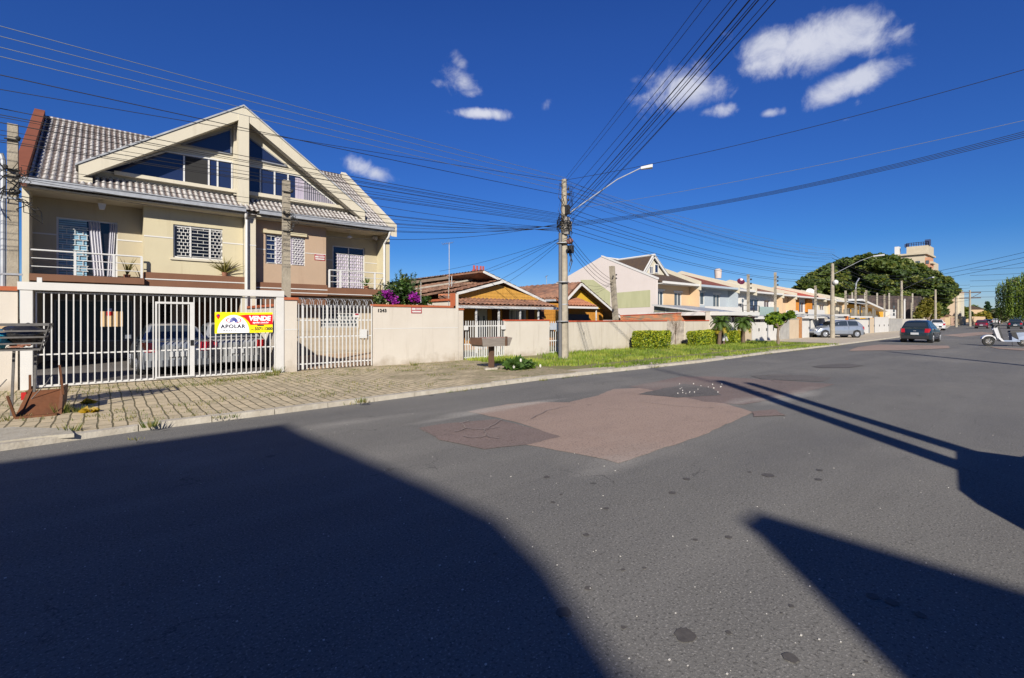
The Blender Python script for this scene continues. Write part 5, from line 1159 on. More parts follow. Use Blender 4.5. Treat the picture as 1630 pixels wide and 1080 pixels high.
# orange house fence: barred gate, low wall, small gate
def bars_gate(name,label,xa,xb,ztop,n,solid_lo=.55,cat='gate',shade=wmetal):
    t=thing(name,label,cat,((xa+xb)/2,FY+.1,0)); m=MB(); m.box(xa,xb,FY+.08,FY+.11,ztop-.22,ztop-.18).box(xa,xb,FY+.08,FY+.11,.62,.66).box(xa,xb,FY+.08,FY+.11,.12,.16); m.build('rail',shade,t)
    for i in range(n):
        x=xa+.04+(xb-xa-.08)*i/(n-1); MB().box(x-.013,x+.013,FY+.055,FY+.079,.08,ztop).build('bar',shade,t)
    return t
xa=ax(738); xb=ax(805)
t=bars_gate('barred_gate','low white barred gate with letter boxes, left of the low cream wall',xa,xb,az(770,511),19)
lo=MB(); [lo.box(xa+.05+i*.055,xa+.065+i*.055,FY+.07,FY+.078,.1,.62) for i in range(int((xb-xa)/.055)-1)]; lo.build('lower_bars',wmetal,t)
MB().box(xa+.02,xa+.2,FY-.02,FY+.054,1.18,1.34).build('letter_box',white,t); MB().box(xb-.2,xb-.02,FY-.02,FY+.054,1.18,1.34).build('letter_box',white,t)
xc=ax(874)
t=thing('low_wall','low cream wall with thin red coping between the two gates of the orange house','wall',((xb+xc)/2,FY,0)); zz=az(840,511); MB().box(xb,xc,FY-.02,FY+.14,0,zz).build('wall_face',fcream,t); MB().box(xb-.02,xc+.02,FY-.05,FY+.17,zz,zz+.05).build('coping',M('red_coping',(.42,.07,.03),(.3,.05,.02),scale=5),t)
xd=ax(904)
t=bars_gate('side_gate','narrow white barred gate with meter boxes just behind the utility pole',xc+.03,xd-.03,az(884,512),9)
MB().box(xc+.1,xc+.42,FY-.03,FY+.054,1.12,1.42).build('meter_box',M('meter_grey',(.35,.38,.42)),t); MB().box(xc+.44,xc+.7,FY-.03,FY+.054,1.05,1.42).build('meter_box',white,t)
# long cream wall to the right of the pole
wcr=M('weathered_cream',(.455,.415,.35),(.40,.36,.295),scale=1.4,stain=.5,base=.5,stretch=(1.6,1.6,.25),bump=.2,bscale=40)
xe=ax(1061); xf=ax(1090); xg=ax(1128); xh=ax(1142); zz=1.47; zz1=az(900,513)
t=thing('garden_wall','long weathered cream street wall with red coping to the right of the utility pole','wall',((xd+xe)/2,FY,0))
MB().box(xd,xe,FY-.02,FY+.13,0,zz).build('wall_face',wcr,t); MB().box(xd,xe,FY-.05,FY+.16,zz,zz+.055).build('coping',M('red_coping',(.42,.07,.03)),t)
h_=A(930,530,FY-.05); MB().disc((h_[0],FY-.03,h_[1]),(0,1,0),.07,.03,14).build('meter_hole',m_conc,t)
t=thing('rubble_wall_panel','bare grey unplastered stretch of wall behind the leafless sapling','wall',((xe+xf)/2,FY,0)); MB().box(xe,xf,FY+.03,FY+.15,0,zz+.0).build('wall_face',M('bare_render',(.42,.37,.31),(.22,.19,.16),scale=3,bump=.6,bscale=12,stain=.5,contrast=1.3),t)
t=thing('garden_wall','short cream wall with red coping between the bare grey panel and the corner pillar','wall',((xf+xg)/2,FY,0)); MB().box(xf,xg,FY-.02,FY+.13,0,zz).build('wall_face',wcr,t); MB().box(xf,xg,FY-.05,FY+.16,zz,zz+.055).build('coping',M('red_coping',(.42,.07,.03)),t)
zz2=az(1135,497)
t=thing('corner_pillar','plain pinkish cream pillar ending the garden wall beside the first palm','pillar',((xg+xh)/2,FY,0)); MB().box(xg,xh,FY-.08,FY+.2,0,zz2).build('pillar_body',fcream,t); MB().box(xg-.02,xh+.02,FY-.1,FY+.22,zz2,zz2+.05).build('cap',m_conc,t)
# old brick wall further back
t=thing('brick_wall','old crumbling orange brick and mortar wall running behind the garden wall','wall',(28,16.6,0))
p0=A(992,503,16.6); p1=A(1127,497,16.6)
MB().hexa([(p0[0],16.6,0),(p1[0],16.6,0),(p1[0],16.8,0),(p0[0],16.8,0),(p0[0],16.6,p0[1]),(p1[0],16.6,p1[1]),(p1[0],16.8,p1[1]),(p0[0],16.8,p0[1])]).build('wall_face',M('old_brick',(.50,.17,.07),(.17,.16,.11),scale=1.4,bump=.8,bscale=10,contrast=1.6,stretch=(.7,1,3),det=9),t)
MB().hexa([(p0[0],16.57,p0[1]),(p1[0],16.57,p1[1]),(p1[0],16.83,p1[1]),(p0[0],16.83,p0[1]),(p0[0],16.57,p0[1]+.04),(p1[0],16.57,p1[1]+.04),(p1[0],16.83,p1[1]+.04),(p0[0],16.83,p0[1]+.04)]).build('coping',M('red_coping',(.42,.07,.03)),t)
# second yellow house
yh=thing('yellow_house','small yellow gabled wooden house with brown tile roof behind the utility pole','house',(25,21,0))
Y2=20.0; ap2=A3(925,450,Y2); l2=A3(902,475,Y2); r2=A3(992,508,Y2)
roofslab(yh,A3(838,478,Y2+1.2),l2+Vector((.0,.3,0)),ap2+Vector((0,.1,0)),A3(838,456,Y2+3.2),rtile)
ridge_back=Vector((0,7,0))
roofslab(yh,r2+ridge_back,r2,ap2,ap2+ridge_back,M('brown_slope',(.16,.11,.085),(.09,.06,.05),scale=4))
roofslab(yh,l2,l2+ridge_back,ap2+ridge_back,ap2,rtile)
edge(yh,l2-Vector((0,.04,.1)),ap2-Vector((0,.04,.1)),h=.14); edge(yh,ap2-Vector((0,.04,.1)),r2-Vector((0,.04,.1)),h=.14)
edge(yh,A3(838,479,Y2+1.15),A3(903,478,Y2+.2),zinc,.12)
MB().prism([(l2.x+.25,l2.z-.6),(r2.x-.6,l2.z-.6),(r2.x-1.6,A(950,484,Y2)[1]),(ap2.x,ap2.z-.25),(l2.x+.2,l2.z)],Y2+.5,Y2+.62).build('gable_wall',ywood,yh)
MB().box(l2.x-4.2,r2.x-1.2,Y2+.8,Y2+.95,0,2.45).build('wall',owood,yh); MB().box(l2.x+.15,ap2.x+1.5,Y2+.62,Y2+.79,0,1.9).build('porch_shade_wall',M('porch_shade_navy',(.05,.055,.07)),yh)  # near-black panel before the orange wall, standing in for porch shade
pa=A3(903,484,Y2-.7); pb_=A3(951,487,Y2-.7); pb_.z=pa.z
roofslab(yh,pa-Vector((.2,0,.12)),pb_-Vector((0,0,.12)),pb_+Vector((-.5,1.2,.42)),pa+Vector((.25,1.2,.42)),otile); edge(yh,pa-Vector((.2,.04,.2)),pb_-Vector((0,.04,.2)))
MB().bar((pa.x-.1,Y2-.6,pa.z-.2),(pa.x+.5,Y2+.6,1.5),.06).bar((pa.x-.1,Y2-.6,pa.z-.2),(pa.x-.15,Y2-.6,.0),.06).bar((pb_.x,Y2-.6,pa.z-.2),(pb_.x,Y2-.6,.0),.06).build('porch_post',white,yh)
MB().box(26.9,29.4,Y2+.4,Y2+.5,0,1.75).build('wall',M('pinkish_boards',(.5,.42,.36)),yh)
# ------------------------------------------------------------------ utility poles
def utility_pole(name,label,x,y,z0,ht,r0,r1,grp=None,lamp=None,stuff=True,arm=None,conduit=True):
    t=thing(name,label,'utility pole',(x,y,z0),grp)
    m=MB(); m.tube([(x,y,z0-.1),(x,y,z0+ht*.5),(x,y,z0+ht)],[r0,(r0+r1)/2,r1],18); m.build('shaft',pconc,t,'auto')
    m=MB()
    for k in range(2): m.tube([(x,y,z0+ht*(.3+.4*k)),(x,y,z0+ht*(.3+.4*k)+.03)],r0-(r0-r1)*(.3+.4*k)+.008,16)
    m.build('band',zinc,t)
    if lamp:
        (lz,ex,ey,ez,hx)=lamp; l=MB(); l.tube([(x,y,lz),(x+(ex-x)*.25,y+(ey-y)*.25,lz+(ez-lz)*.28),(x+(ex-x)*.7,y+(ey-y)*.7,lz+(ez-lz)*.78),(ex,ey,ez)],.021,8); a_=l.build('lamp_arm',zinc,t,'auto')
        d=Vector((ex-x,ey-y,0)).normalized(); n_=Vector((-d.y,d.x,0)); e=Vector((ex,ey,ez)); h=MB()
        q=[e-n_*.06-Vector((0,0,.05)),e+d*hx-n_*.12-Vector((0,0,.02)),e+d*hx+n_*.12-Vector((0,0,.02)),e+n_*.06-Vector((0,0,.05)),e-n_*.05+Vector((0,0,.04)),e+d*hx-n_*.09+Vector((0,0,.10)),e+d*hx+n_*.09+Vector((0,0,.10)),e+n_*.05+Vector((0,0,.04))]
        h.hexa(q); h.build('lamp_head',M('lamp_grey',(.62,.64,.66),rough=.4),a_)
    if stuff:
        i_=MB(); rb=r0-(r0-r1)*.9+.03
        for k in range(5):
            z=z0+ht-.35-.22*k; i_.ball((x+.13,y-.10,z),(.045,.045,.055),8,5)
        i_.each('insulator',M('black_rubber',(.02,.02,.02)),t)
    return t
PX,PY=G(898,571,SW); PH=A(898,286,PY)[1]-SW
lampend=A(1032,268,PY-2.4)
up=utility_pole('utility_pole','tall round concrete utility pole with lamp arm and cable tangle in the grass verge',PX,PY,SW,PH,.175,.10,lamp=(5.55,A(1020,268,PY-2.3)[0],PY-2.3,A(1020,268,PY-2.3)[1],.42))
q=MB(); q.tube([(PX-.2,PY+.02,SW),(PX-.19,PY+.02,4.9)],.07,10); q.build('conduit',M('dark_conduit',(.10,.10,.105),rough=.6),up,'auto')
q=MB()
for z_ in (1.5,3,4.5): q.tube([(PX-.08,PY,z_),(PX-.08,PY,z_+.025)],.24,16)
q.build('strap',zinc,up)
q=MB(); q.box(PX+.16,PX+.34,PY-.2,PY,4.15,4.45); q.box(PX-.12,PX+.1,PY-.22,PY-.15,5.62,5.95); q.each('junction_box',M('black_box',(.02,.02,.022)),up)
q=MB(); gg=random.Random(44)
for k in range(30):
    z_=5.15+gg.gauss(0,.22); a_=gg.random()*6.28; r_=.16+.16*gg.random(); c_=Vector((PX,PY,z_)); 
    q.tube([c_+Vector((math.cos(a_+i*.5)*r_*(1+.25*gg.uniform(-1,1)),math.sin(a_+i*.5)*r_,gg.uniform(-.16,.16))) for i in range(6)],.011,5)
for k in range(8):
    z_=5.0-1.6*gg.random(); q.tube([(PX+.1,PY-.16,z_+.5),(PX+.16+.1*gg.random(),PY-.2,z_+.1),(PX+.1,PY-.17,z_-.3)],.011,5)
for k in range(16):
    z_=6.9-1.2*gg.random(); s_=gg.choice((-1,1)); q.tube([(PX,PY,z_),(PX+s_*gg.uniform(.2,.5),PY-.1,z_+gg.uniform(-.1,.15)),(PX+s_*gg.uniform(.15,.45),PY-.1,z_-.4),(PX+s_*.05,PY-.1,z_-.7)],.008,5)
q.build('cable_loop',m_black,up)
q=MB(); q.box(PX-.14,PX+.12,PY-.2,PY-.12,4.85,5.5); q.box(PX+.05,PX+.2,PY-.22,PY-.12,5.0,5.35); q.build('splice_box',M('mixed_metal',(.3,.28,.26),(.05,.05,.05),scale=14,contrast=3),up)
q=A(920,382,PY-1); sb=solo(MB().ball((q[0],PY-.6,q[1]),(.13,.13,.12),10,8),'splice_closure',M('splice_mix',(.02,.02,.02),(.25,.1,.09),scale=9,contrast=3),'dark splice closure hanging on the cables just right of the utility pole','splice closure',(q[0],PY-.6,q[1]))
# leaning post behind the garden wall
q0=A(974,424,17); q1=A(981,508,17)
t=thing('leaning_post','thin leaning square concrete post behind the garden wall, cable tied to its top','post',(q1[0],17,0)); w_=.13
MB().hexa([(q1[0]+.12-w_,17-w_,0),(q1[0]+.12+w_,17-w_,0),(q1[0]+.12+w_,17+w_,0),(q1[0]+.12-w_,17+w_,0),(q0[0]-w_*.8,17-w_,q0[1]),(q0[0]+w_*.8,17-w_,q0[1]),(q0[0]+w_*.8,17+w_,q0[1]),(q0[0]-w_*.8,17+w_,q0[1])]).build('shaft',pconc,t)
m=MB(); [m.ball((q0[0]+.15*s_,16.8,q0[1]-.5-.1*k),.05,6,4) for k,s_ in enumerate((1,-1,1))]; m.each('insulator',M('black_rubber',(.02,.02,.02)),t)
# poles further along the kerb
P2=G(1325,538,SW); h2=A(1325,420,P2[1])[1]-SW; e2=A(1390,408,P2[1]-2.6)
up2=utility_pole('utility_pole','concrete utility pole with long lamp arm standing in front of the silver hatchback',P2[0],P2[1],SW,h2,.185,.11,lamp=(A(1326,438,P2[1])[1],e2[0],P2[1]-2.6,e2[1],.7),stuff=True)
MB().ball((P2[0]-.1,P2[1]-.25,A(1325,450,P2[1])[1]),.2).build('white_ball',white,up2)
P3=G(1435,525.5,SW); h3=A(1434,448,P3[1])[1]; e3=A(1478,443,P3[1]-3.5)
utility_pole('utility_pole','more distant concrete utility pole with lamp arm behind the dark green hatchback',P3[0],P3[1],SW,h3,.21,.13,lamp=(A(1436,462,P3[1])[1],e3[0],P3[1]-3.5,e3[1],.9),stuff=False)
P4=G(1544,520,SW); h4=A(1544,466,P4[1])[1]
t4=utility_pole('utility_pole','distant dark utility pole with double crossarms against the sky left of the willow',P4[0],P4[1],SW,h4+.4,.22,.14,stuff=False)
m=MB(); 
for z_ in (h4-.1,h4-1.2): m.box(P4[0]-.1,P4[0]+.1,P4[1]-1.6,P4[1]+1.6,z_,z_+.16)
m.bar((P4[0],P4[1]-1.6,h4-.1),(P4[0],P4[1],h4-1.2),.08); m.build('crossarm',M('dark_wood',(.10,.055,.035)),t4)
P5=G(1522,521,SW); h5=A(1522,474,P5[1])[1]
utility_pole('utility_pole','slim distant concrete pole in front of the cream building right of the big tree',P5[0],P5[1],SW,h5,.22,.15,stuff=False)
P6=G(1489,523.5,SW); h6=A(1489,462,P6[1])[1]
utility_pole('utility_pole','slim pale pole standing under the right edge of the big tree crown',P6[0],P6[1],SW,h6,.20,.12,stuff=False)
# near side poles that throw the two parallel shadows on the road
tipx,tipy=G(1146,607); Lh=7.6; off=Lh/math.tan(SEL); dx_,dy_=-SD.x/math.cos(SEL),-SD.y/math.cos(SEL)
NPX,NPY=tipx-dx_*off,tipy-dy_*off
utility_pole('utility_pole','round concrete utility pole on the near pavement behind the camera',NPX,NPY,0,Lh,.19,.14,stuff=True)
utility_pole('utility_pole','slimmer second pole next to the near pavement utility pole behind the camera',NPX+.34,NPY-.46,0,Lh-.15,.17,.12,stuff=False)
N2X,N2Y=17.0,-5.5
utility_pole('utility_pole','round concrete utility pole on the near pavement to the right, outside the frame',N2X,N2Y,0,8.2,.18,.11)
LPX,LPY=-24,PY
utility_pole('utility_pole','round concrete utility pole in the verge far to the left, outside the frame',LPX,LPY,0,7.2,.18,.11)
# ------------------------------------------------------------------ cables
cab=M('cable_black',(.012,.012,.013),rough=.6); cabg=M('cable_grey',(.16,.18,.2),rough=.5,metal=.3)
def cable(a,b,sag,r,label,grp,mat=cab,n=16):
    pts=bezier_wire(a,b,sag,n); m=MB(); m.tube(pts,r,5,cap=True); mid=pts[0]
    return solo(m,'overhead_cable',mat,label,'cable',tuple(mid),grp)
ORD=['topmost','second from the top','third from the top','fourth from the top','fifth from the top','sixth from the top','seventh from the top','eighth from the top','ninth from the top','tenth from the top','lowest']
gg=random.Random(17)
Pt=lambda z: Vector((PX,PY-.1,z))
for i_,(z0_,z1_) in enumerate(((7.02,7.05),(6.86,6.83),(6.68,6.6),(6.52,6.42))):
    cable(Pt(z0_),(LPX,LPY,z1_),.12,.007,'thin pale cable above the duplex roof, '+ORD[i_]+' of four','thin cables above the duplex',cabg,24)
for z0_,z1_,sg,r_,lb in ((6.35,6.15,.25,.009,'thicker black cable dipping across the duplex gable towards the utility pole'),(6.9,4.9,.35,.007,'black cable crossing the duplex windows and rising to the utility pole top')):
    cable(Pt(z0_),(LPX,LPY,z1_),sg,r_,lb,None,cab,28)
for k in range(9):
    cable(Pt(5.25+.09*k*.5),(LPX,LPY+.1*k,5.0+.15*k),.30+.10*gg.random(),.005+.003*gg.random(),'black telecom cable across the duplex upper floor, '+ORD[8-k]+' of nine','telecom cables across the duplex',cab,28)
for k in range(5):
    cable(Pt(4.95+.05*k),(ax(22)+.1,FY+.1,az(22,275)-.1*k+.2),.15+.1*k,.006,'black cable looping to the concrete post at the far left, '+ORD[k],'cables to the far left post',cab,24)
for k in range(5):
    q=A(455,300+18*k,FY+.3); cable(Pt(5.1+.06*k),(q[0],FY+.2,q[1]),.20+.05*k,.007,'black cable ending on the grey post in front of the duplex, '+ORD[k],'cables to the duplex post',cab,18)
for (px,py,Yt,lb) in ((700,432,19.9,'a'),(722,447,19.7,'b'),(775,434,18.5,'c'),(804,452,17.9,'d'),(795,446,18,'e')):
    q=A(px,py,Yt); cable(Pt(4.75+.1*gg.random()),(q[0],Yt,q[1]),.12,.007,'thin service cable dropping to the orange house roof, ending '+{'a':'farthest left','b':'second from the left','c':'in the middle','d':'farthest right','e':'second from the right'}[lb],'service drops to the orange house')
for k in range(4):
    q=A(974,446+4*k,16.9); cable(Pt(5.0-.16*k),(q[0],16.85,q[1]),.25+.05*k,.009,'black service cable sagging to the leaning post, '+ORD[k],'service cables to the leaning post')
for k in range(3):
    q0=A(974,450,16.9); q=A(936,470-8*k,Y2); cable((q0[0],16.85,q0[1]),(q[0],Y2,q[1]),.15,.006,'thin cable from the leaning post to the yellow gable, '+ORD[2-k],'cables from the leaning post')
for k in range(11):
    z0_=5.0+.18*k+(0 if k<6 else .15); cable(Pt(z0_),(P2[0],P2[1],4.6+.24*k if k<6 else 6.2+.18*(k-6)),.45+.3*gg.random(),.009 if k<6 else .006,'black cable running right between the first two utility poles, '+ORD[10-k],'cables along the street',cab,24)
for k in range(4):
    cable(Pt(6.4+.16*k),(P2[0]+3,PY+.4,6.9+.22*k),.4,.007,'thin high cable above the row houses, '+ORD[3-k]+' of four','stacked thin cables above the row houses',cabg,24)
for k in range(8):
    cable((P2[0],P2[1],4.6+.32*k),(P3[0],P3[1],4.2+.5*k),.5+.3*gg.random(),.016,'cable in front of the big tree between two poles, '+ORD[7-k],'cables before the big tree',cab,18)
for k in range(6):
    cable((P3[0],P3[1],5+.7*k),(P4[0],P4[1],5.5+.6*k),.8,.022,'distant cable between the far utility poles, '+ORD[5-k],'distant cables',cab,14)
NN=[(7.05,7.25,.20,.007),(6.9,7.2,.25,.007),(6.3,7.1,.3,.008),(5.9,7.05,.3,.010),(5.7,6.95,.35,.015),(5.55,6.95,.32,.008),(5.45,6.8,.36,.012),(5.35,6.75,.4,.007),(5.2,6.75,.4,.009),(5.15,6.6,.4,.006)]
for k,(z0_,z1_,sg,r_) in enumerate(NN):
    cable(Pt(z0_),(NPX+.1*(k%3-1),NPY,z1_),sg*.7,r_*.75,'black cable fanning over the road to the top edge, '+ORD[k],'cables crossing to the near pole',cab,24)
cable(Pt(6.95),(N2X,N2Y,8.0),.45,.008,'single thick black cable crossing the sky from the utility pole top to the right edge',None,cab,26)
cable(Pt(5.8),(N2X+1,N2Y,7.0),.35,.006,'single very thin cable in the right hand sky below the thick one',None,cabg,26)
for k in range(4): cable(Pt(5.15+.05*k),(N2X+.1*k,N2Y,6.75+.12*k),.55+.04*k,.007,'black cable in the tight bundle rising to the right edge, '+ORD[3-k],'bundle to the right edge',cab,26)
# cables crossing far right, between the distant pole and near side
N3=(70,-8)
for k in range(3): cable((P3[0],P3[1],6.3+.5*k),(N3[0],N3[1],10.0+.6*k),.4,.02,'cable crossing the road in the right background, '+ORD[2-k],'background crossing cables',cab,18)
for k in range(6): cable((P4[0],P4[1],6.0+1.1*k),(P4[0]+14,P4[1]-34,8+1.2*k),.6,.03,'nearly level distant cable near the willow, '+ORD[5-k],'level cables by the willow',cab,14)
# ------------------------------------------------------------------ row of townhouses
RY_=22.5; RR=27.7
lgreen=M('pale_green_paint',(.56,.56,.34),(.48,.49,.29),scale=1.2,stain=.35,stretch=(2,2,.3)); pinkw=M('pinkish_white_paint',(.78,.70,.66),(.74,.66,.62),scale=1,stain=.1)
lblue=M('pale_blue_paint',(.50,.56,.61),(.46,.52,.57),scale=1.5); peach=M('peach_paint',(.80,.58,.36),(.76,.54,.33),scale=1.5,stain=.1); oran=M('orange_paint',(.72,.27,.03),(.65,.24,.03),scale=2); gold=M('golden_paint',(.80,.42,.03),(.75,.38,.03),scale=2)
metroof=M('metal_roof',(.42,.45,.48),(.28,.30,.33),rough=.45,metal=.3,scale=2,stain=.3,stretch=(6,1,1))
def ex(px): return A(px,470,RY_)[0]
def rowhouse(label,pxa,pxb,ez,rz_,wallm,roofm,wins,side=None,sidem=None,balc=None,balm=None,xs=None,tiles=False,fasc=white,depth=11,soff=.75,zlow=2.0,firem=None,lowm=None):
    x0,x1=xs or (ex(pxa),ex(pxb)); t=thing('townhouse',label,'townhouse',((x0+x1)/2,RY_,0))
    hl=[]
    for (a,b,zl,zh,kind) in wins: hl.append((x0+(x1-x0)*a,x0+(x1-x0)*b,zl,zh))
    m=MB(); wall_holes(m,x0+.01,x1-.12,2.3,ez,RY_,RY_+.2,hl); m.box(x1-.12,x1-.005,RY_+.0,RY_+depth,0,ez-.02); m.box(x0+.01,x1-.12,RY_+depth-.2,RY_+depth,0,ez-.03); m.build('wall',wallm,t)
    m=MB(); wall_holes(m,x0+.01,x1-.13,0,2.3,RY_+.02,RY_+.2,[(x0+(x1-x0)*.15,x0+(x1-x0)*.5,.9,2.0),(x0+(x1-x0)*.62,x0+(x1-x0)*.8,.05,2.1)]); m.build('lower_wall',lowm or wallm,t)
    window(t,x0+(x1-x0)*.15,x0+(x1-x0)*.5,.9,2.0,RY_+.02); MB().box(x0+(x1-x0)*.62,x0+(x1-x0)*.8,RY_+.08,RY_+.12,.05,2.1).build('door',m_glb,t)
    for h_,(a,b,zl,zh,kind) in zip(hl,wins):
        window(t,h_[0],h_[1],zl,zh,RY_,white,m_glg if kind!='dark' else m_gl,2,.09,transom=(zl+.45 if zh-zl>1.5 else None))
        if kind=='trim': MB().box(h_[0]-.12,h_[1]+.12,RY_-.05,RY_,zh,zh+.12).build('window_ledge',white,t)
    ov=.9
    roofslab(t,(x0,RY_-ov,ez+.05),(x1,RY_-ov,ez+.05),(x1,RR,rz_),(x0,RR,rz_),roofm,.1,tiles=tiles,p=.5,cs=.5)
    MB().hexa([(x0,RR,rz_-.1),(x1,RR,rz_-.1),(x1,RY_+depth+.4,ez),(x0,RY_+depth+.4,ez),(x0,RR,rz_),(x1,RR,rz_),(x1,RY_+depth+.4,ez+.1),(x0,RY_+depth+.4,ez+.1)]).build('rear_roof',roofm,t)
    MB().box(x0+.01,x1-.01,RY_-ov-.12,RY_-ov,ez-.10,ez+.09).build('gutter',fasc,t)
    MB().box(x0+.02,x1-.02,RY_-ov,RY_,ez-.12,ez-.06).build('soffit',white,t)
    # firewall on the right hand boundary
    MB().prismx([(RY_-ov-.15,ez-.45),(RR,rz_-.3),(RR,rz_+.32),(RY_-ov-.15,ez+.36)],x1-.22,x1).build('firewall',firem or pale,t)
    MB().prismx([(RR,rz_-.3),(RY_+depth+.4,ez-.4),(RY_+depth+.4,ez+.3),(RR,rz_+.32)],x1-.22,x1).build('firewall',firem or pale,t)
    if side: MB().prismx([(RY_-ov,zlow),(RY_,zlow),(RY_,ez-.07),(RY_-ov,ez-.12)][::1],x1-.21,x1-.01).build('balcony_side_wall',sidem or wallm,t)
    if balc:
        a,b=x0+(x1-x0)*balc[0],x0+(x1-x0)*balc[1]; zb=balc[2]; zt=balc[3]
        MB().box(a,b,RY_-1.3,RY_,zb-.18,zb).build('balcony_slab',white,t)
        if balm=='rail':
            m=MB(); m.box(a,b,RY_-1.28,RY_-1.24,zt-.05,zt).box(a,b,RY_-1.28,RY_-1.24,zb+.35,zb+.38)
            k=int((b-a)/1.1)
            for i in range(k+1): x=a+(b-a-.06)*i/k; m.box(x,x+.06,RY_-1.3,RY_-1.22,zb,zt-.05)
            m.build('balcony_railing',m_black,t)
        else: MB().box(a,b,RY_-1.28,RY_-1.2,zb,zt).build('balcony_parapet',balm or white,t)
    return t,x0,x1
XC=34.75
# end house with the big blank gable wall
ez=4.95
t,x0,x1=rowhouse('cream end townhouse with huge blank pink and green side wall and white dormer gable',0,0,4.62,7.15,peach,dtile,[(.10,.27,2.7,4.0,'trim'),(.55,.75,2.25,3.95,'trim')],side=True,sidem=peach,xs=(XC,ex(1099)),tiles=False,fasc=white)
def wy(px,py): a=XS(px,py,XC); return a
gw=[(22.0,4.86),XS(959,409,XC),XS(905,441,XC),XS(905,520,XC),XS(1039,520,XC)]
yR=gw[0][0]-.5; ya,za=27.7,7.27; 
def topz(y):
    return gw[0][1]+ (za-gw[0][1])*(y-gw[0][0])/(ya-gw[0][0]) if y<ya else za+(gw[2][1]-za)*(y-ya)/(gw[2][0]-ya)
yend=gw[2][0]+1.6
MB().prismx([(RY_-.5,0),(yend,0),(yend,topz(yend)),(ya,za),(RY_-.5,topz(RY_-.5)+.05)],XC-.22,XC-.02).build('gable_wall',pinkw,t)
b0=XS(978,467,XC); b1=XS(1037.5,462,XC); b2=XS(1037.5,489,XC); b3=XS(978,491.5,XC)
MB().prismx([(b1[0],b1[1]),(b0[0],b0[1]),(b3[0],b3[1]),(b2[0],b2[1])],XC-.235,XC-.2205).build('painted_band',lgreen,t)
c0=XS(927,446,XC); c1=XS(947,446,XC); c2=XS(974,466,XC); c3=XS(974,490,XC); c4=XS(940,462,XC)
MB().prismx([(c2[0],c2[1]),(c1[0],c1[1]),(c0[0],c0[1]),(XS(927,470,XC)[0],XS(927,470,XC)[1]),(c3[0],c3[1])],XC-.235,XC-.2205).build('painted_band',lgreen,t)
MB().prismx([(RY_-.55,topz(RY_-.55)+.02),(ya,za+.0),(ya,za+.12),(RY_-.55,topz(RY_-.55)+.16)],XC-.26,XC+.05).build('verge_trim',white,t)
# dormer
dyf=23.7; apx=A(1041,407,dyf); dl_=A(1024,438,dyf); drr=A(1064,441,dyf)
zb_=(dl_[1]+drr[1])/2
dm=MB(); dm.prism([(dl_[0]+.25,zb_),(drr[0]-.25,zb_),(apx[0],apx[1]-.35)],dyf+.1,dyf+.25); dmo=dm.build('dormer_wall',pale,t)
edge(t,(dl_[0],dyf,dl_[1]),(apx[0],dyf,apx[1]),h=.28,t=.12,name='dormer_barge'); edge(t,(apx[0],dyf,apx[1]),(drr[0],dyf,drr[1]),h=.28,t=.12,name='dormer_barge')
MB().box(dl_[0]+.2,drr[0]-.2,dyf-.05,dyf+.1,zb_-.05,zb_+.08).build('dormer_sill',white,t)
wmx=(dl_[0]+drr[0])/2; window(t,wmx-.15,wmx+.45,zb_+.25,zb_+1.05,dyf-.0,white,m_gl,1,.07); window(t,wmx-.95,wmx-.4,zb_+.15,zb_+.8,dyf-.0,white,m_gl,2,.05)
rb_=(XS(1000,413,XC)); 
bkx=Vector((0,5.2,0))
m=MB(); m.add([(dl_[0]-.15,dyf-.1,dl_[1]),(apx[0],dyf-.1,apx[1]+.05),(apx[0],29,apx[1]-.1),(dl_[0]-.15,29,dl_[1]+.3)],[(0,1,2,3)]); m.add([(apx[0],dyf-.1,apx[1]+.05),(drr[0]+.15,dyf-.1,drr[1]),(drr[0]+.15,29,drr[1]+.3),(apx[0],29,apx[1]-.1)],[(0,1,2,3)]); m.build('dormer_roof',dtile,t)
MB().tube([(apx[0],dyf-.1,apx[1]+.06),(apx[0],29,apx[1]-.05)],.09,6).build('dormer_ridge',white,t)
MB().tube([(XC-.1,RR,7.22),(x1,RR,7.22)],.09,6).build('ridge',white,t)
rowhouse('pale blue townhouse with white framed windows under a dark red roof',1099,1161,4.62,6.55,lblue,M('dark_red_tile',(.20,.06,.035),(.12,.04,.03),scale=3),[(.14,.34,2.9,4.15,'trim'),(.56,.74,2.3,4.05,'trim')],side=True,sidem=lblue,balc=(.05,.98,2.15,2.75),balm=white,fasc=M('slate_fascia',(.32,.38,.43)))
t,x0_,x1_=rowhouse('white townhouse with air conditioner and dark iron balcony railing',1161,1189,4.52,6.3,white,metroof,[(.12,.3,2.4,3.9,'dark'),(.62,.85,2.4,3.9,'dark')],side=False,balc=(.05,1.0,2.1,3.0),balm='rail')
m=MB(); xx=x0_+(x1_-x0_)*.42; m.box(xx,xx+.8,RY_-.4,RY_-.01,3.2,3.8); ac=m.build('air_conditioner',white,t); MB().disc((xx+.42,RY_-.41,3.5),(0,1,0),.22,.02,14).build('fan_grille',m_glg,ac)
rowhouse('white townhouse with green glass balcony and ragged awning shadow, right of the iron railing',1189,1233,4.45,6.2,white,rtile,[(.1,.4,2.4,3.8,'dark'),(.6,.8,2.4,3.8,'dark')],side=True,sidem=peach,balc=(.02,.7,1.9,2.9),balm=M('green_glass',(.42,.55,.52),(.38,.5,.48),rough=.15,spec=.6))
rowhouse('peach walled townhouse behind the small street tree',1233,1254,4.40,6.15,peach,otile,[(.15,.6,2.4,3.7,'dark')],side=True,sidem=peach,balc=(.02,.9,1.9,2.6))
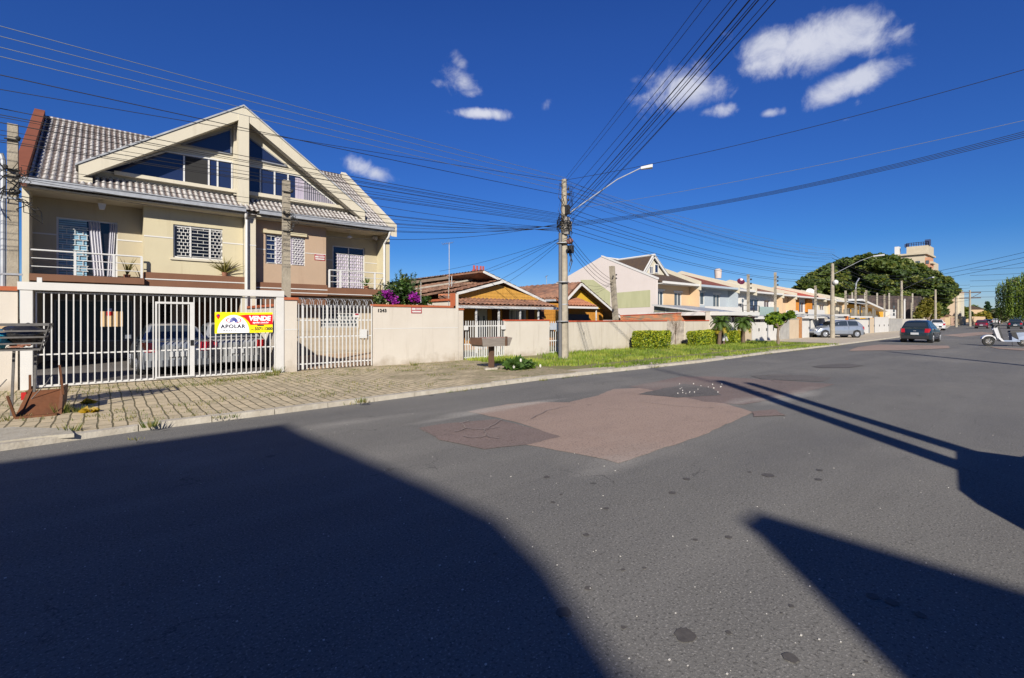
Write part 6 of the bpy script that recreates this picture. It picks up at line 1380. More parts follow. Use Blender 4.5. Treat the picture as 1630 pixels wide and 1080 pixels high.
t,_,_=rowhouse('white townhouse with bright orange wall panels and red roof',1254,1302,4.36,6.1,white,M('bright_red_roof',(.42,.08,.04),(.32,.06,.035),scale=3),[(.35,.5,2.4,3.8,'dark'),(.78,.92,2.4,3.8,'dark')],side=False,balc=(.3,.85,1.8,2.8),balm=white)
a_,b_=ex(1254),ex(1302)
for f0,f1 in ((.18,.28),(.54,.72)): MB().box(a_+(b_-a_)*f0,a_+(b_-a_)*f1,RY_-.25,RY_-.01,2.5,4.2).build('orange_panel',oran,t)
rowhouse('cream townhouse half hidden by the pole in front of the silver hatchback',1302,1318,4.3,6.0,pale,rtile,[(.2,.6,2.3,3.7,'dark')],side=True,sidem=peach)
rowhouse('pale townhouse with deep eave just right of the concrete pole',1318,1337,4.2,5.9,pale,metroof,[(.2,.5,2.3,3.7,'dark')],side=True,sidem=peach)
xs0,xs1=ex(1337),ex(1406)
t=thing('long_low_house','long golden yellow low house with pale metal roofs at the end of the row','house',((xs0+xs1)/2,RY_,0))
zt0=A(1337,482,RY_)[1]; zt1=A(1400,492,RY_)[1]
m=MB(); m.hexa([(xs0,RY_,0),(xs1,RY_,0),(xs1,RY_+9,0),(xs0,RY_+9,0),(xs0,RY_,zt0),(xs1,RY_,zt1),(xs1,RY_+9,zt1),(xs0,RY_+9,zt0)]); m.build('wall',gold,t)
m=MB(); m.hexa([(xs0-.5,RY_-1.2,zt0),(xs0+(xs1-xs0)*.55,RY_-1.2,zt0-.2),(xs0+(xs1-xs0)*.55,RY_+9.5,zt0+1.6),(xs0-.5,RY_+9.5,zt0+1.9),(xs0-.5,RY_-1.2,zt0+.15),(xs0+(xs1-xs0)*.55,RY_-1.2,zt0-.05),(xs0+(xs1-xs0)*.55,RY_+9.5,zt0+1.8),(xs0-.5,RY_+9.5,zt0+2.1)]); m.build('roof',metroof,t)
m=MB(); a=A(1372,476,RY_-1.3); b=A(1412,494,RY_-1.3); m.hexa([(a[0],RY_-1.4,a[1]-.3),(b[0],RY_-1.4,b[1]-.3),(b[0],RY_+8,b[1]-.1),(a[0],RY_+8,a[1]-.1),(a[0],RY_-1.4,a[1]),(b[0],RY_-1.4,b[1]),(b[0],RY_+8,b[1]+.2),(a[0],RY_+8,a[1]+.2)]); m.build('roof_edge',white,t)
for k in range(4):
    f=.1+.22*k; window(t,xs0+(xs1-xs0)*f,xs0+(xs1-xs0)*(f+.08),1.2,2.3,RY_-.11,white,m_glg,2)
xq=ex(1400); MB().box(xs1,ex(1416),RY_-1,RY_+5,0,A(1405,493,RY_)[1]).build('end_block',white,t)
bw_=MB(); [bw_.box(ex(1411),ex(1413.5),RY_-1.03,RY_-1.005,z,z+.5) for z in (2.2,2.9,3.6)]; bw_.build('window',m_glb,t)
# satellite dishes and water tank on the row roofs
def dish(px,py,Y,r,label,mat,tilt=0):
    q=A3(px,py,Y); t=thing('satellite_dish',label,'satellite dish',(q.x,q.y,q.z-r)); m=MB(); n=16; vs=[(q.x,q.y,q.z)]; d=Vector((-.6,-.55,.5+tilt)).normalized(); u=d.cross(Vector((0,0,1))).normalized(); v=u.cross(d)
    for ring,(rr_,dd_) in enumerate(((.5,.03),(1,.14))):
        for k in range(n): a=6.283*k/n; vs.append(tuple(Vector((q.x,q.y,q.z))+(u*math.cos(a)+v*math.sin(a))*r*rr_+d*dd_*r*1.6))
    m.add(vs,[(0,1+k,1+(k+1)%n) for k in range(n)]+[(1+k,1+n+k,1+n+(k+1)%n,1+(k+1)%n) for k in range(n)]); m.build('reflector',mat,t)
    MB().tube([(q.x,q.y,q.z),(q.x+.1,q.y+.1,q.z-r*1.3)],.04,6).tube([(q.x,q.y,q.z),tuple(Vector((q.x,q.y,q.z))+d*r*.9)],.02,5).build('arm',zinc,t)
dish(1179,449,24.5,.42,'dark wine coloured satellite dish tilted on the roof of the railing townhouse',winep)
dish(1290,466,24.5,.62,'pale grey satellite dish on the red roof of the orange panelled townhouse',white)
q=A3(1143,434,27); solo(MB().tube([(q.x,q.y,q.z-.7),(q.x,q.y,q.z+.3),(q.x,q.y,q.z+.45)],[.36,.42,.2],14),'water_tank',M('pinkish_tank',(.7,.6,.55)),'small pinkish water tank on the ridge of the pale blue townhouse','water tank',(q.x,q.y,q.z-.7),smooth='auto')
# side carport with mesh screens behind the brick wall
t=thing('carport','lean-to carport with mesh screens and thin white fascia in front of the cream end townhouse','carport',(38,19,0))
p0=A3(1041,485,21.5); p1=A3(1152,499,15.2)
m=MB(); m.hexa([p0+Vector((-.2,0,-.1)),p1+Vector((-.2,0,-.1)),p1+Vector((4.5,0,-.1)),p0+Vector((5.5,0,-.1)),p0+Vector((-.2,0,0)),p1+Vector((-.2,0,0)),p1+Vector((4.5,0,0)),p0+Vector((5.5,0,0))]); m.build('roof',metroof,t)
MB().bar(p0-Vector((.25,0,.05)),p1-Vector((.25,0,.05)),.06,.12).build('fascia',white,t)
sc_m=M('mesh_screen',(.26,.25,.16),(.15,.16,.14),scale=3,bump=.3)
for k in range(4):
    f0,f1=k/4*.8,(k+.94)/4*.8; a=p0.lerp(p1,f0); b=p0.lerp(p1,f1); MB().hexa([(a.x,a.y,1.6),(b.x,b.y,1.6),(b.x+.05,b.y,1.6),(a.x+.05,a.y,1.6),(a.x,a.y,a.z-.12),(b.x,b.y,b.z-.12),(b.x+.05,b.y,b.z-.12),(a.x+.05,a.y,a.z-.12)]).build('screen',sc_m,t)
    MB().bar((b.x+.05,b.y-.04,0),(b.x+.05,b.y-.04,b.z-.1),.08).build('post',white,t)
# garage fronts along the pavement
GYa=14.0
def gp_(px): return A(px,500,GYa)[0]
gatew=M('gate_white',(.78,.76,.72),(.70,.68,.64),rough=.5,scale=1.5,stain=.15); gateg=M('gate_grey',(.52,.50,.46),(.38,.37,.35),rough=.6,scale=2,stain=.5,contrast=1.3); beig=M('beige_wall',(.68,.55,.40),(.6,.48,.34),scale=2,stain=.3); stainw=M('stained_white_wall',(.68,.64,.57),(.55,.51,.45),scale=2,stain=.5)
def front(name,label,pxa,pxb,ztop,mat,cat,leafs=0,cap=None,roof=None,th=.12,grp=None,dy=0):
    xa,xb=gp_(pxa)+.01,gp_(pxb)-.01; t=thing(name,label,cat,((xa+xb)/2,GYa,0),grp); Y=GYa+dy
    if leafs:
        for i in range(leafs):
            a=xa+.05+(xb-xa-.1)*i/leafs; b=xa+.05+(xb-xa-.1)*(i+1)/leafs-.05; MB().box(a,b,Y,Y+.05,.06,ztop).build('leaf',mat,t)
            h=MB(); h.box(b-.16,b-.10,Y-.05,Y-.002,.75,.95); h.build('handle',m_black,t)
        fm=MB(); fm.box(xa-.0,xa+.045,Y-.02,Y+.07,0,ztop+.04); 
        for i in range(1,leafs): q=xa+.05+(xb-xa-.1)*i/leafs; fm.box(q-.045,q-.005,Y+.02,Y+.08,0,ztop)
        fm.build('frame',M('grey_frame',(.20,.21,.23)),t)
    else: MB().box(xa,xb,Y-.03,Y+th,0,ztop).build('wall_face',mat,t)
    if cap: MB().box(xa-.02,xb+.02,Y-.06,Y+th+.03,ztop,ztop+.07).build('cap',cap,t)
    if roof:
        z0,z1,d_=roof[:3]; rm_=roof[3] if len(roof)>3 else metroof
        MB().hexa([(xa-.1,Y-.25,z0-.08),(xb+.1,Y-.25,z0-.08),(xb+.1,Y+d_,z1-.1),(xa-.1,Y+d_,z1-.1),(xa-.1,Y-.25,z0),(xb+.1,Y-.25,z0),(xb+.1,Y+d_,z1),(xa-.1,Y+d_,z1)]).build('garage_roof',rm_,t); MB().box(xa-.12,xb+.12,Y-.30,Y-.255,z0-.14,z0+.02).build('fascia',white,t)
    return t
zz_=lambda py,px: A(px,py,GYa)[1]
t=front('garage_gate','wide white garage gate with thick white canopy behind the two palms',1143,1186,zz_(514,1165),gatew,'gate',3)
xa,xb=gp_(1146),gp_(1197); MB().box(xa,xb,GYa-.5,GYa+6,zz_(502.5,1170),zz_(497,1170)).build('canopy',white,t); MB().box(gp_(1164),gp_(1164)+.12,GYa+.1,GYa+.2,0,zz_(502.5,1170)).build('canopy_post',white,t)
front('gate_pillar','narrow pinkish pillar between the palm garage gate and the paired white gates',1186,1196,zz_(514,1190),beig,'pillar')
front('garage_gate','paired white sheet metal gates left of the small street tree',1196,1222,zz_(513,1208),gatew,'gate',2,roof=(zz_(505,1208),zz_(500,1208),5,M('dark_shingle',(.16,.10,.08))))
front('garage_gate','white gate with a small round mark directly behind the small street tree',1222,1242,zz_(511,1230),gatew,'gate',2)
front('stained_wall','grey graffiti stained wall segment right behind the small street tree trunk',1242,1256,zz_(509,1250),gateg,'wall')
front('beige_wall','beige wall panel with pale slab between the graffiti wall and the orange pillar',1256,1271,zz_(509,1262),beig,'wall',cap=m_conc)
front('orange_pillar','orange brown pillar between the beige panel and the tall white gate',1271,1276,zz_(505,1273),M('orange_stone',(.55,.27,.10),(.4,.18,.07),scale=5,contrast=1.5),'pillar')
front('garage_gate','tall plain white gate left of the glass canopy',1276,1289,zz_(507,1283),gatew,'gate',1,roof=(zz_(504,1283),zz_(500,1283),6))
t=front('glass_canopy_gate','white gate under a pale barrel glass canopy, next to the hood of the silver hatchback',1290,1304,zz_(510,1298),gatew,'gate',1)
xa,xb=gp_(1290),gp_(1309); m=MB(); k=8
for i in range(k):
    a0,a1=math.pi*i/k/2,math.pi*(i+1)/k/2; z0=zz_(508,1300); hh=zz_(503,1300)-z0
    m.hexa([(xa,GYa-1.2*math.cos(a0),z0+hh*math.sin(a0)),(xb,GYa-1.2*math.cos(a0),z0+hh*math.sin(a0)),(xb,GYa-1.2*math.cos(a1),z0+hh*math.sin(a1)),(xa,GYa-1.2*math.cos(a1),z0+hh*math.sin(a1)),(xa,GYa-1.2*math.cos(a0),z0+hh*math.sin(a0)+.05),(xb,GYa-1.2*math.cos(a0),z0+hh*math.sin(a0)+.05),(xb,GYa-1.2*math.cos(a1),z0+hh*math.sin(a1)+.05),(xa,GYa-1.2*math.cos(a1),z0+hh*math.sin(a1)+.05)])
m.build('canopy',M('awning_grey',(.30,.30,.28),(.25,.25,.23),rough=.6),t)
front('stained_wall','pale peach wall piece behind the bonnet of the silver hatchback',1305,1323,zz_(508,1312),stainw,'wall',cap=m_conc)
front('garage_gate','white gate with an orange lintel directly behind the silver hatchback',1324,1346,zz_(505,1335),gatew,'gate',2,roof=(zz_(501,1335),zz_(500,1335),5))
front('orange_pillar','short bright orange post above the tail of the silver hatchback',1346,1350,zz_(502,1348),M('bright_orange',(.75,.22,.05)),'pillar')
front('garage_gate','cream and white gate right of the orange post with a flat dark roof',1350,1383,zz_(508,1365),gatew,'gate',3,roof=(zz_(504,1365),zz_(503,1365),5))
front('garage_gate','tall white sheet gate right of the silver hatchback tail',1384,1392,zz_(507,1388),beig,'gate',1)
front('garage_gate','bright white double gate between the silver hatchback and the second pole',1392,1415,zz_(505,1402),gatew,'gate',3)
front('stained_wall','stained grey white boundary wall left of the dark green hatchback',1415,1436,zz_(508,1425),gateg,'wall',cap=m_conc)
front('stained_wall','far stained pale wall hidden behind the dark green hatchback',1437,1475,zz_(508,1450),stainw,'wall')
# tall thin fence posts with nets above the low house
for i,(px,pt,dt) in enumerate([(1191,437,'left of the railing townhouse gate'),(1234,434,'in front of the green glass balcony'),(1298,455,'in front of the orange panelled townhouse'),(1346,463,'first of the three in front of the golden low house'),(1362,461,'with a small curved lamp, in front of the golden low house'),(1379,462,'third in front of the golden low house'),(1408,469,'above the bright white double gate'),(1430,477,'immediately left of the third utility pole'),(1440,476,'bright white, immediately right of the third utility pole'),(1451,482,'thin and low, right of the third utility pole')]):
    Yq=GYa+.5; q=A(px,pt,Yq); w_=.11 if i<2 else .13; t=thing('service_post','slim concrete service post '+dt,'post',(q[0],Yq,0)); MB().box(q[0]-w_/2,q[0]+w_/2,Yq-.08,Yq+.08,0,q[1]).build('shaft',white if i==8 else pconc,t)
    m=MB(); [m.ball((q[0]+.16,Yq-.12,q[1]-.35-.3*k),.07,6,4) for k in range(3)]; m.build('insulator',M('black_rubber',(.02,.02,.02)),t)
    if i==4: MB().tube([(q[0],Yq,q[1]),(q[0]+.25,Yq,q[1]+.7),(q[0]+.9,Yq-.1,q[1]+1.2)],.06,6).build('lamp_arm',zinc,t)
m=MB(); g2=random.Random(77); x=gp_(1350)
while x<gp_(1412):
    m.box(x,x+.6,GYa+1.2,GYa+1.3,zz_(506,1380),zz_(506,1380)+.4+1.0*g2.random()); x+=.7
solo(m,'old_fence',M('dark_mesh',(.10,.095,.085),(.2,.17,.12),scale=2,contrast=1.5),'dark ragged mesh fence and scrap in front of the golden low house','fence',(gp_(1380),GYa+1.2,1.6))
# ------------------------------------------------------------------ hedges, palms, small trees
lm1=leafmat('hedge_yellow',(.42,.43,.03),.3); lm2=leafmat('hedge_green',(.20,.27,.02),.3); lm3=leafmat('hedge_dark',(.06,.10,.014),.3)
def hedge(x0,x1,y0,y1,z1,label,seed,n):
    t=thing('hedge',label,'hedge',((x0+x1)/2,(y0+y1)/2,SW),'clipped hedges on the verge'); g_=random.Random(seed)
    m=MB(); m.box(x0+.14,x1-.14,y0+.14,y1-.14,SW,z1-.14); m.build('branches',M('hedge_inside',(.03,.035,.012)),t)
    l=MB()
    for _ in range(n):
        u,v,w__=g_.random(),g_.random(),g_.random(); f=g_.random(); dd_=abs(g_.gauss(0,.05))
        x=x0+(x1-x0)*u; y=y0+(y1-y0)*v; z=SW+(z1-SW)*w__**.9
        if f<.36: y=y0+dd_; 
        elif f<.48: x=x0+dd_
        elif f<.60: x=x1-dd_
        elif f<.66: y=y1-dd_
        else: z=z1-dd_
        # rounded edges and bulges
        b=.10*mnoise.noise(Vector((x*1.6,y*1.6,z*1.6))); cx,cy=(x0+x1)/2,(y0+y1)/2
        rnd=.13*(max(0,abs(x-cx)/((x1-x0)/2)-.85)/.15)**2
        z-=rnd*(z>z1-.3); z+=b*.8; y-=b*.6; x+=b*.3
        s=.045+.04*g_.random(); d=Vector((g_.gauss(0,1),g_.gauss(0,1),g_.gauss(0,.7))).normalized(); e=d.cross(Vector((g_.gauss(0,1),g_.gauss(0,1),g_.gauss(0,1)))).normalized(); p=Vector((x,y,z))
        top=(z-SW)/(z1-SW)
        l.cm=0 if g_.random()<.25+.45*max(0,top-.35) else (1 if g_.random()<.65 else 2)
        l.add([p-d*s*.8,p+e*s*.5,p+d*s*.8,p-e*s*.5],[(0,1,2,3)])
    l.cm=0; l.build('foliage',[lm1,lm2,lm3],t)
hx0=A(1005,550,14.2)[0]; hx1=A(1068,550,13.5)[0]
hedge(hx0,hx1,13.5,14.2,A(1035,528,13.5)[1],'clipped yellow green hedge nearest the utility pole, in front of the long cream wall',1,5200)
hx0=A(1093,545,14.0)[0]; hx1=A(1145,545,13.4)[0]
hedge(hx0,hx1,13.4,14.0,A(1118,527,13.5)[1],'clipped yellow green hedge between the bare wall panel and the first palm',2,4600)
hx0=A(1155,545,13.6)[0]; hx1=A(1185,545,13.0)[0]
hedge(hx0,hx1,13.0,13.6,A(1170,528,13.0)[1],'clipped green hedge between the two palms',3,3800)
pm1=leafmat('palm_green',(.07,.12,.02)); pm2=leafmat('palm_yellow',(.38,.30,.03)); trk=M('palm_trunk',(.07,.045,.032),(.13,.09,.065),scale=9,bump=.8,stretch=(1,1,3))
def palm(px,pyb,pyt,Y,label,seed,stems,nf=26,R_=1.1):
    q=A3(px,pyt,Y); t=thing('palm_tree',label,'palm',(q.x,Y,SW)); g_=random.Random(seed); m=MB()
    for dx in stems:
        m.tube([(q.x+dx*1.6,Y,SW-.05),(q.x+dx*1.2,Y,(q.z)*.5),(q.x+dx*.3,Y,q.z)],[.12,.10,.14],10)
    m.build('trunk',trk,t); l=MB()
    for i in range(nf):
        a=i*2.4+g_.random()*.4; el=1.2-1.75*(i/nf)+.25*g_.random(); L=R_*(1.0+.4*g_.random()); cur=Vector((q.x,Y,q.z)); d=Vector((math.cos(a)*math.cos(el),math.sin(a)*math.cos(el),math.sin(el)))
        old=i>nf*.8; seg=11; 
        for k in range(seg):
            d2=(d-Vector((0,0,.028*(k+1)**1.2))).normalized() ; nxt=cur+d2*L/seg; side=d2.cross(Vector((0,0,1))).normalized(); ll=.30*math.sin(math.pi*(k+1.2)/(seg+2))*R_
            l.cm=1 if (old and g_.random()<.75) else 0
            for s_ in (-1,1):
                for j in (0,.5):
                    b=cur.lerp(nxt,j); tip=b+side*s_*ll+d2*ll*.55-Vector((0,0,ll*.35)); l.add([b-d2*.022,b+d2*.022,tip],[(0,1,2)])
            l.add([cur-side*.01,cur+side*.01,nxt+side*.008,nxt-side*.008],[(0,1,2,3)])
            cur=nxt; d=d2
    l.cm=0; l.build('fronds',[pm1,pm2],t); return t
palm(1148,545,516,13.2,'short twin stemmed palm with yellowing lower fronds left of the third hedge',3,(-.16,.16),34,.66)
palm(1183,546,515,12.9,'short single stemmed palm right of the third hedge in front of the white garage gate',4,(0,),32,.66)
solo(MB().bar(A3(1152,543,13.0),A3(1155,512,13.1),.12,.04).bar(A3(1158,543,12.9),A3(1153,528,13.1),.08,.04),'pale_board',M('pale_board',(.6,.6,.62)),'pale boards leaning on the first palm trunk','board',(A3(1155,543,13)[0],13,SW))
bark=M('bark',(.20,.15,.11),(.12,.09,.07),scale=7,bump=.8,stretch=(1,1,.3)); lg1=leafmat('lemon_leaf',(.22,.30,.02)); lg2=leafmat('lemon_leaf_dark',(.08,.14,.015))
x,y=G(1239,549,SW); t=thing('street_tree','small bright green street tree with lopsided crown leaning right, in front of the white gates','tree',(x,y,SW))
D_=x*CT+y*ST; k_=D_/F
def at_(px,py,dy=0): a=A(px,py,y+dy); return Vector((a[0],y+dy,a[1]))
m=MB(); m.tube([at_(1239,549),at_(1238,535),at_(1239,522),at_(1236,514)],[.10,.08,.07,.04],8).tube([at_(1239,524),at_(1247,515),at_(1256,507)],[.05,.04,.02],6).tube([at_(1239,522),at_(1230,512)],[.05,.02],6); m.build('trunk',bark,t)
cl_=[(1228,508,13),(1238,514,11),(1250,505,11),(1258,500,9),(1234,504,12),(1244,508,12),(1226,512,8),(1238,519,6),(1261,504,6)]
cl3=[]
for i,(px,py,r_) in enumerate(cl_):
    p=at_(px,py,(-.3,.2,.5)[i%3]); s_=r_*k_*.72; cl3.append((p.x,p.y,p.z,s_*1.0,s_*1.0,s_*.8))
leaves('crown',cl3,2600,.15,[lg1,lg2,lg1],t,seed=8,shell=.2)
x,y=G(1075,548,SW); t=thing('bare_sapling','small leafless sapling in front of the bare grey wall panel','sapling',(x,13.9,SW)); y=13.9
m=MB(); g_=random.Random(6); base=at_(1075,548); top=at_(1075,512); m.tube([base,top],[.035,.012],6)
for k in range(22):
    f=.35+.6*g_.random(); p=base.lerp(top,f); a=g_.random()*6.28; L=.5*(1.1-f)+.15; m.tube([p,p+Vector((math.cos(a)*L*.6,math.sin(a)*L*.4,L*.6)),p+Vector((math.cos(a)*L,math.sin(a)*L*.6,L*1.3))],[.012,.008,.004],5)
m.build('branches',bark,t)
# bougainvillea and shrubs behind the numbered wall
t=thing('bougainvillea','bushy green shrub with magenta blossom spilling over the numbered wall','shrub',(A(630,470,15.6)[0],15.6,0))
def bq(px,py,r_,Y=15.6,f=1.0):
    a=A(px,py,Y); s_=r_*.0237; return (a[0],Y,a[1],s_*f,s_*.9,s_)
leaves('foliage',[bq(640,462,17),(bq(622,468,16)),bq(655,470,14),bq(606,476,12),bq(640,478,20,15.8,1.6),bq(675,480,10,15.7,1.5),bq(646,446,10)],2600,.075,[gl1,gl2,leafmat('leaf_soft',(.16,.20,.06))],t,seed=21,shell=.2)
leaves('blossom',[bq(619,470,9,15.35),bq(657,472,9,15.35),bq(664,476,7,15.3),bq(628,478,8,15.3),bq(612,466,5,15.3)],520,.055,[leafmat('magenta',(.36,.03,.38)),leafmat('magenta_dark',(.26,.015,.28))],t,seed=22,shell=.2)
q=A3(640,470,15.9); MB().tube([(q.x,q.y,0),(q.x+.05,q.y,1.2),(q.x-.05,q.y,q.z+.2)],[.08,.06,.03],8).tube([(q.x,q.y,1.0),(q.x-.7,q.y,2.2)],[.05,.02],6).build('trunk',bark,t)
# spiky grey green branches (araucaria like shrub)
t=thing('spiky_shrub','feathery dark green shrub with upward curving branches above the bougainvillea','shrub',(A(645,460,16.2)[0],16.2,0))
l=MB(); g_=random.Random(14); m=MB()
bas=Vector((A(643,470,16.2)[0],16.2,1.9)); m.tube([(bas.x,16.2,0),tuple(bas)],[.07,.05],8); m.build('trunk',bark,t)
for (px,py) in ((630,436),(637,430),(646,437),(655,436),(662,434),(650,446),(625,446),(618,448),(610,452),(604,464),(640,442),(668,447),(633,452),(659,440)):
    tip=A3(px,py,16.0+.5*g_.random()); c_=(bas+tip)/2+Vector(((tip.x-bas.x)*.25,0,-.12)); pts=[bas.lerp(c_,i/5) for i in range(5)]+[c_.lerp(tip,i/5) for i in range(6)]
    for k in range(len(pts)-1):
        a,b=pts[k],pts[k+1]; d=(b-a).normalized()
        for j in range(16):
            p=a.lerp(b,g_.random()); s_=Vector((g_.gauss(0,1),g_.gauss(0,1),g_.gauss(0,1))).cross(d).normalized(); l.cm=g_.randrange(2); l.add([p-d*.012,p+d*.012,p+s_*.085+d*.07],[(0,1,2)])
        l.add([a+Vector((.008,0,0)),a-Vector((.008,0,0)),b-Vector((.006,0,0)),b+Vector((.006,0,0))],[(0,1,2,3)])
l.cm=0; l.build('foliage',[gl2,leafmat('blue_green',(.045,.09,.04))],t)
# ------------------------------------------------------------------ big tree, willow, far trees
def DP(px,py,D):
    r=ray(px); return Vector((r[0]*D,r[1]*D,H-(py-HY)/F*D))
def tree(name,label,px,D,base_z,clumps,n,size,mats,trunk_r,seed,cat='tree',group=None,shell=.35,branches=5,gap=.0,aspect=1.6):
    """clumps: (px,py,extra depth,radius in px, flattening) at distance D"""
    q=DP(px,500,D); t=thing(name,label,cat,(q.x,q.y,base_z),group); c3=[]
    for (cx,cy,dD,r_,*ff) in clumps:
        a=DP(cx,cy,D+dD); s_=r_*D/F; c3.append((a.x,a.y,a.z,s_,s_,s_*(ff[0] if ff else .8)))
    m=MB(); zc=min(c[2] for c in c3); m.tube([(q.x,q.y,base_z-.2),(q.x,q.y,base_z+(zc-base_z)*.6),(q.x+.1,q.y,zc)],[trunk_r,trunk_r*.8,trunk_r*.6],10)
    g_=random.Random(seed)
    for c in g_.sample(c3,min(branches,len(c3))): m.tube([(q.x,q.y,base_z+(zc-base_z)*.7),((q.x+c[0])/2,(q.y+c[1])/2,(zc+c[2])/2),(c[0],c[1],c[2])],[trunk_r*.5,trunk_r*.3,trunk_r*.1],7)
    m.build('trunk',bark,t); leaves('crown',c3,n,size,mats,t,seed=seed,shell=shell,gap=gap,aspect=aspect); return t
td1=leafmat('tree_dark',(.052,.085,.028),.3); td2=leafmat('tree_mid',(.095,.135,.032),.35); td3=leafmat('tree_light',(.15,.165,.03),.3); td4=leafmat('tree_gold',(.16,.14,.02),.3)
g_=random.Random(55); cl=[]
outline=[(1270,452),(1280,441),(1294,431),(1308,424),(1322,418),(1346,408),(1366,404),(1382,401),(1400,401),(1421,404),(1442,410),(1464,417),(1488,429),(1506,438),(1513,446),(1518,455),(1508,466),(1480,478)]
def topy(px):
    for i in range(len(outline)-1):
        if outline[i][0]<=px<=outline[i+1][0] and outline[i+1][0]>outline[i][0]: return outline[i][1]+(outline[i+1][1]-outline[i][1])*(px-outline[i][0])/(outline[i+1][0]-outline[i][0])
    return 470
for _ in range(150):
    px=g_.uniform(1280,1505); ty=topy(px); r_=g_.uniform(9,15); py=g_.uniform(ty+r_*.8,min(482,ty+r_+58)); cl.append((px,py,g_.uniform(-8,8),r_,.55))
for i in range(len(outline)-2): cl.append((outline[i][0],outline[i][1]+9,g_.uniform(-3,3),9,.75))
for _ in range(26): cl.append((g_.uniform(1285,1470),g_.uniform(455,482),g_.uniform(-6,8),12,.7))
for _ in range(14): cl.append((g_.uniform(1460,1500),g_.uniform(470,500),g_.uniform(-4,0),9,.9))
for px in range(1288,1504,13):
    py=topy(px)+13
    while py<484: cl.append((px+g_.uniform(-4,4),py,5+g_.uniform(-2,3),10.5,.9)); py+=13
tree('broad_tree','huge spreading dark green tree behind the row houses and the second pole',1400,118,0,cl,110000,.6,[td1,td2,td2,td3,td1,td2],.9,5,shell=.5,branches=16)
# net fence; its dark sheet stands in for the shade under the crown
t=thing('net_fence','tall mesh fence with posts, its dark sheet standing for shade under the big tree','fence',tuple(DP(1400,508,106)))
p0,p1=DP(1345,470,104),DP(1478,472,112); d=(p1-p0); u=Vector((d.x,d.y,0)).normalized(); nn_=Vector((-u.y,u.x,0))*.05
MB().hexa([Vector((p0.x,p0.y,0))-nn_,Vector((p1.x,p1.y,0))-nn_,Vector((p1.x,p1.y,0))+nn_,Vector((p0.x,p0.y,0))+nn_,p0-nn_,p1-nn_,p1+nn_,p0+nn_]).build('net',M('net_and_shade',(.025,.022,.022),(.07,.05,.045),scale=.8,contrast=1.5),t)
for k in range(7):
    q=p0.lerp(p1,(k+.5)/7)-nn_*4; m=MB(); m.box(q.x-.12,q.x+.12,q.y-.12,q.y+.12,0,q.z+.6); m.build('fence_post',m_conc,t)
tree('ivy_clump','loose olive shrubs growing under the right side of the big tree',1478,104,0,[(1470,496,0,10,1),(1484,500,1,9,1),(1462,503,0,7,1),(1476,484,1,10,1),(1490,492,1,7,1)],3200,.4,[td2,td4,td3],.3,61,'shrub')
# apartment block
XA=260.0; t=thing('apartment_block','cream and brick apartment block with roof tanks rising behind the big tree','building',(XA,45,0))
apw=M('apartment_cream',(.66,.58,.44),(.58,.50,.37),scale=.6,stain=.3); apb=M('apartment_brick',(.42,.22,.13),(.36,.18,.11),scale=1)
yc=XS(1472,410,XA)[0]; yl=XS(1400,410,XA)[0]; xr=yc/(ray(1491)[1]/ray(1491)[0])
def zat(px,py,X_): return XS(px,py,X_)[1]
MB().box(XA,xr-8,yc+.01,yl,0,zat(1450,407,XA)).build('wall',apw,t)
MB().box(XA+.5,XA+9,yc-1.5,yc,0,zat(1472,410,XA)).build('stair_tower',apb,t); MB().box(XA+9,xr,yc-.6,yc+8,0,zat(1486,416,XA+12)).build('wall',apw,t)
MB().box(XA-1,xr-8,yc-.8,yl+1,zat(1450,404,XA)-.7,zat(1450,404,XA)).build('roof_slab',apw,t)
y0_,y1_=XS(1478,392,XA+4)[0],XS(1443,392,XA+4)[0]; MB().box(XA+4,XA+16,y0_,y1_,zat(1450,404,XA)-.5,zat(1460,392,XA+4)).build('roof_block',apw,t)
y2_,y3_=XS(1431,392,XA+4)[0],XS(1424,392,XA+4)[0]; MB().box(XA+4,XA+7,y2_,y3_,zat(1450,404,XA)-.5,zat(1428,393,XA+4)).build('water_tank',white,t)
m=MB(); zb=zat(1460,392,XA+4)-.02; zt=zat(1460,386,XA+4)
for k in range(10): y=y0_+(y1_-y0_)*k/9; m.box(XA+4,XA+4.2,y-.12,y+.12,zb,zt)
m.box(XA+4,XA+4.2,y0_,y1_,zt-.25,zt).box(XA+4,XA+4.2,y0_,y1_,(zb+zt)/2-.1,(zb+zt)/2+.1).box(XA+4,XA+6,y0_-.5,y0_+1.2,zb,zt+.8).box(XA+4,XA+6,y1_-.5,y1_+.7,zb,zt-.3); m.build('roof_railing',M('navy_metal',(.03,.05,.12)),t)
for fl in range(7):
    z=zat(1450,412,XA)-1.2-3.1*fl
    for k in range(5): y=yc+1.5+k*2.8; MB().box(XA-.06,XA-.005,y,y+1.5,z-1.4,z).build('window',m_glg,t)
    MB().box(XA+1.2,XA+8.2,yc-2.3,yc-1.505,z-1.3,z-.4).build('balcony',apw,t); MB().box(XA-.1+.4,XA+.49,yc-1.3,yc-.3,z-1.4,z).build('window',m_glg,t)
    MB().box(XA+10.5,XA+16,yc-.66,yc-.605,z-1.6,z-.1).build('brick_panel',apb,t)
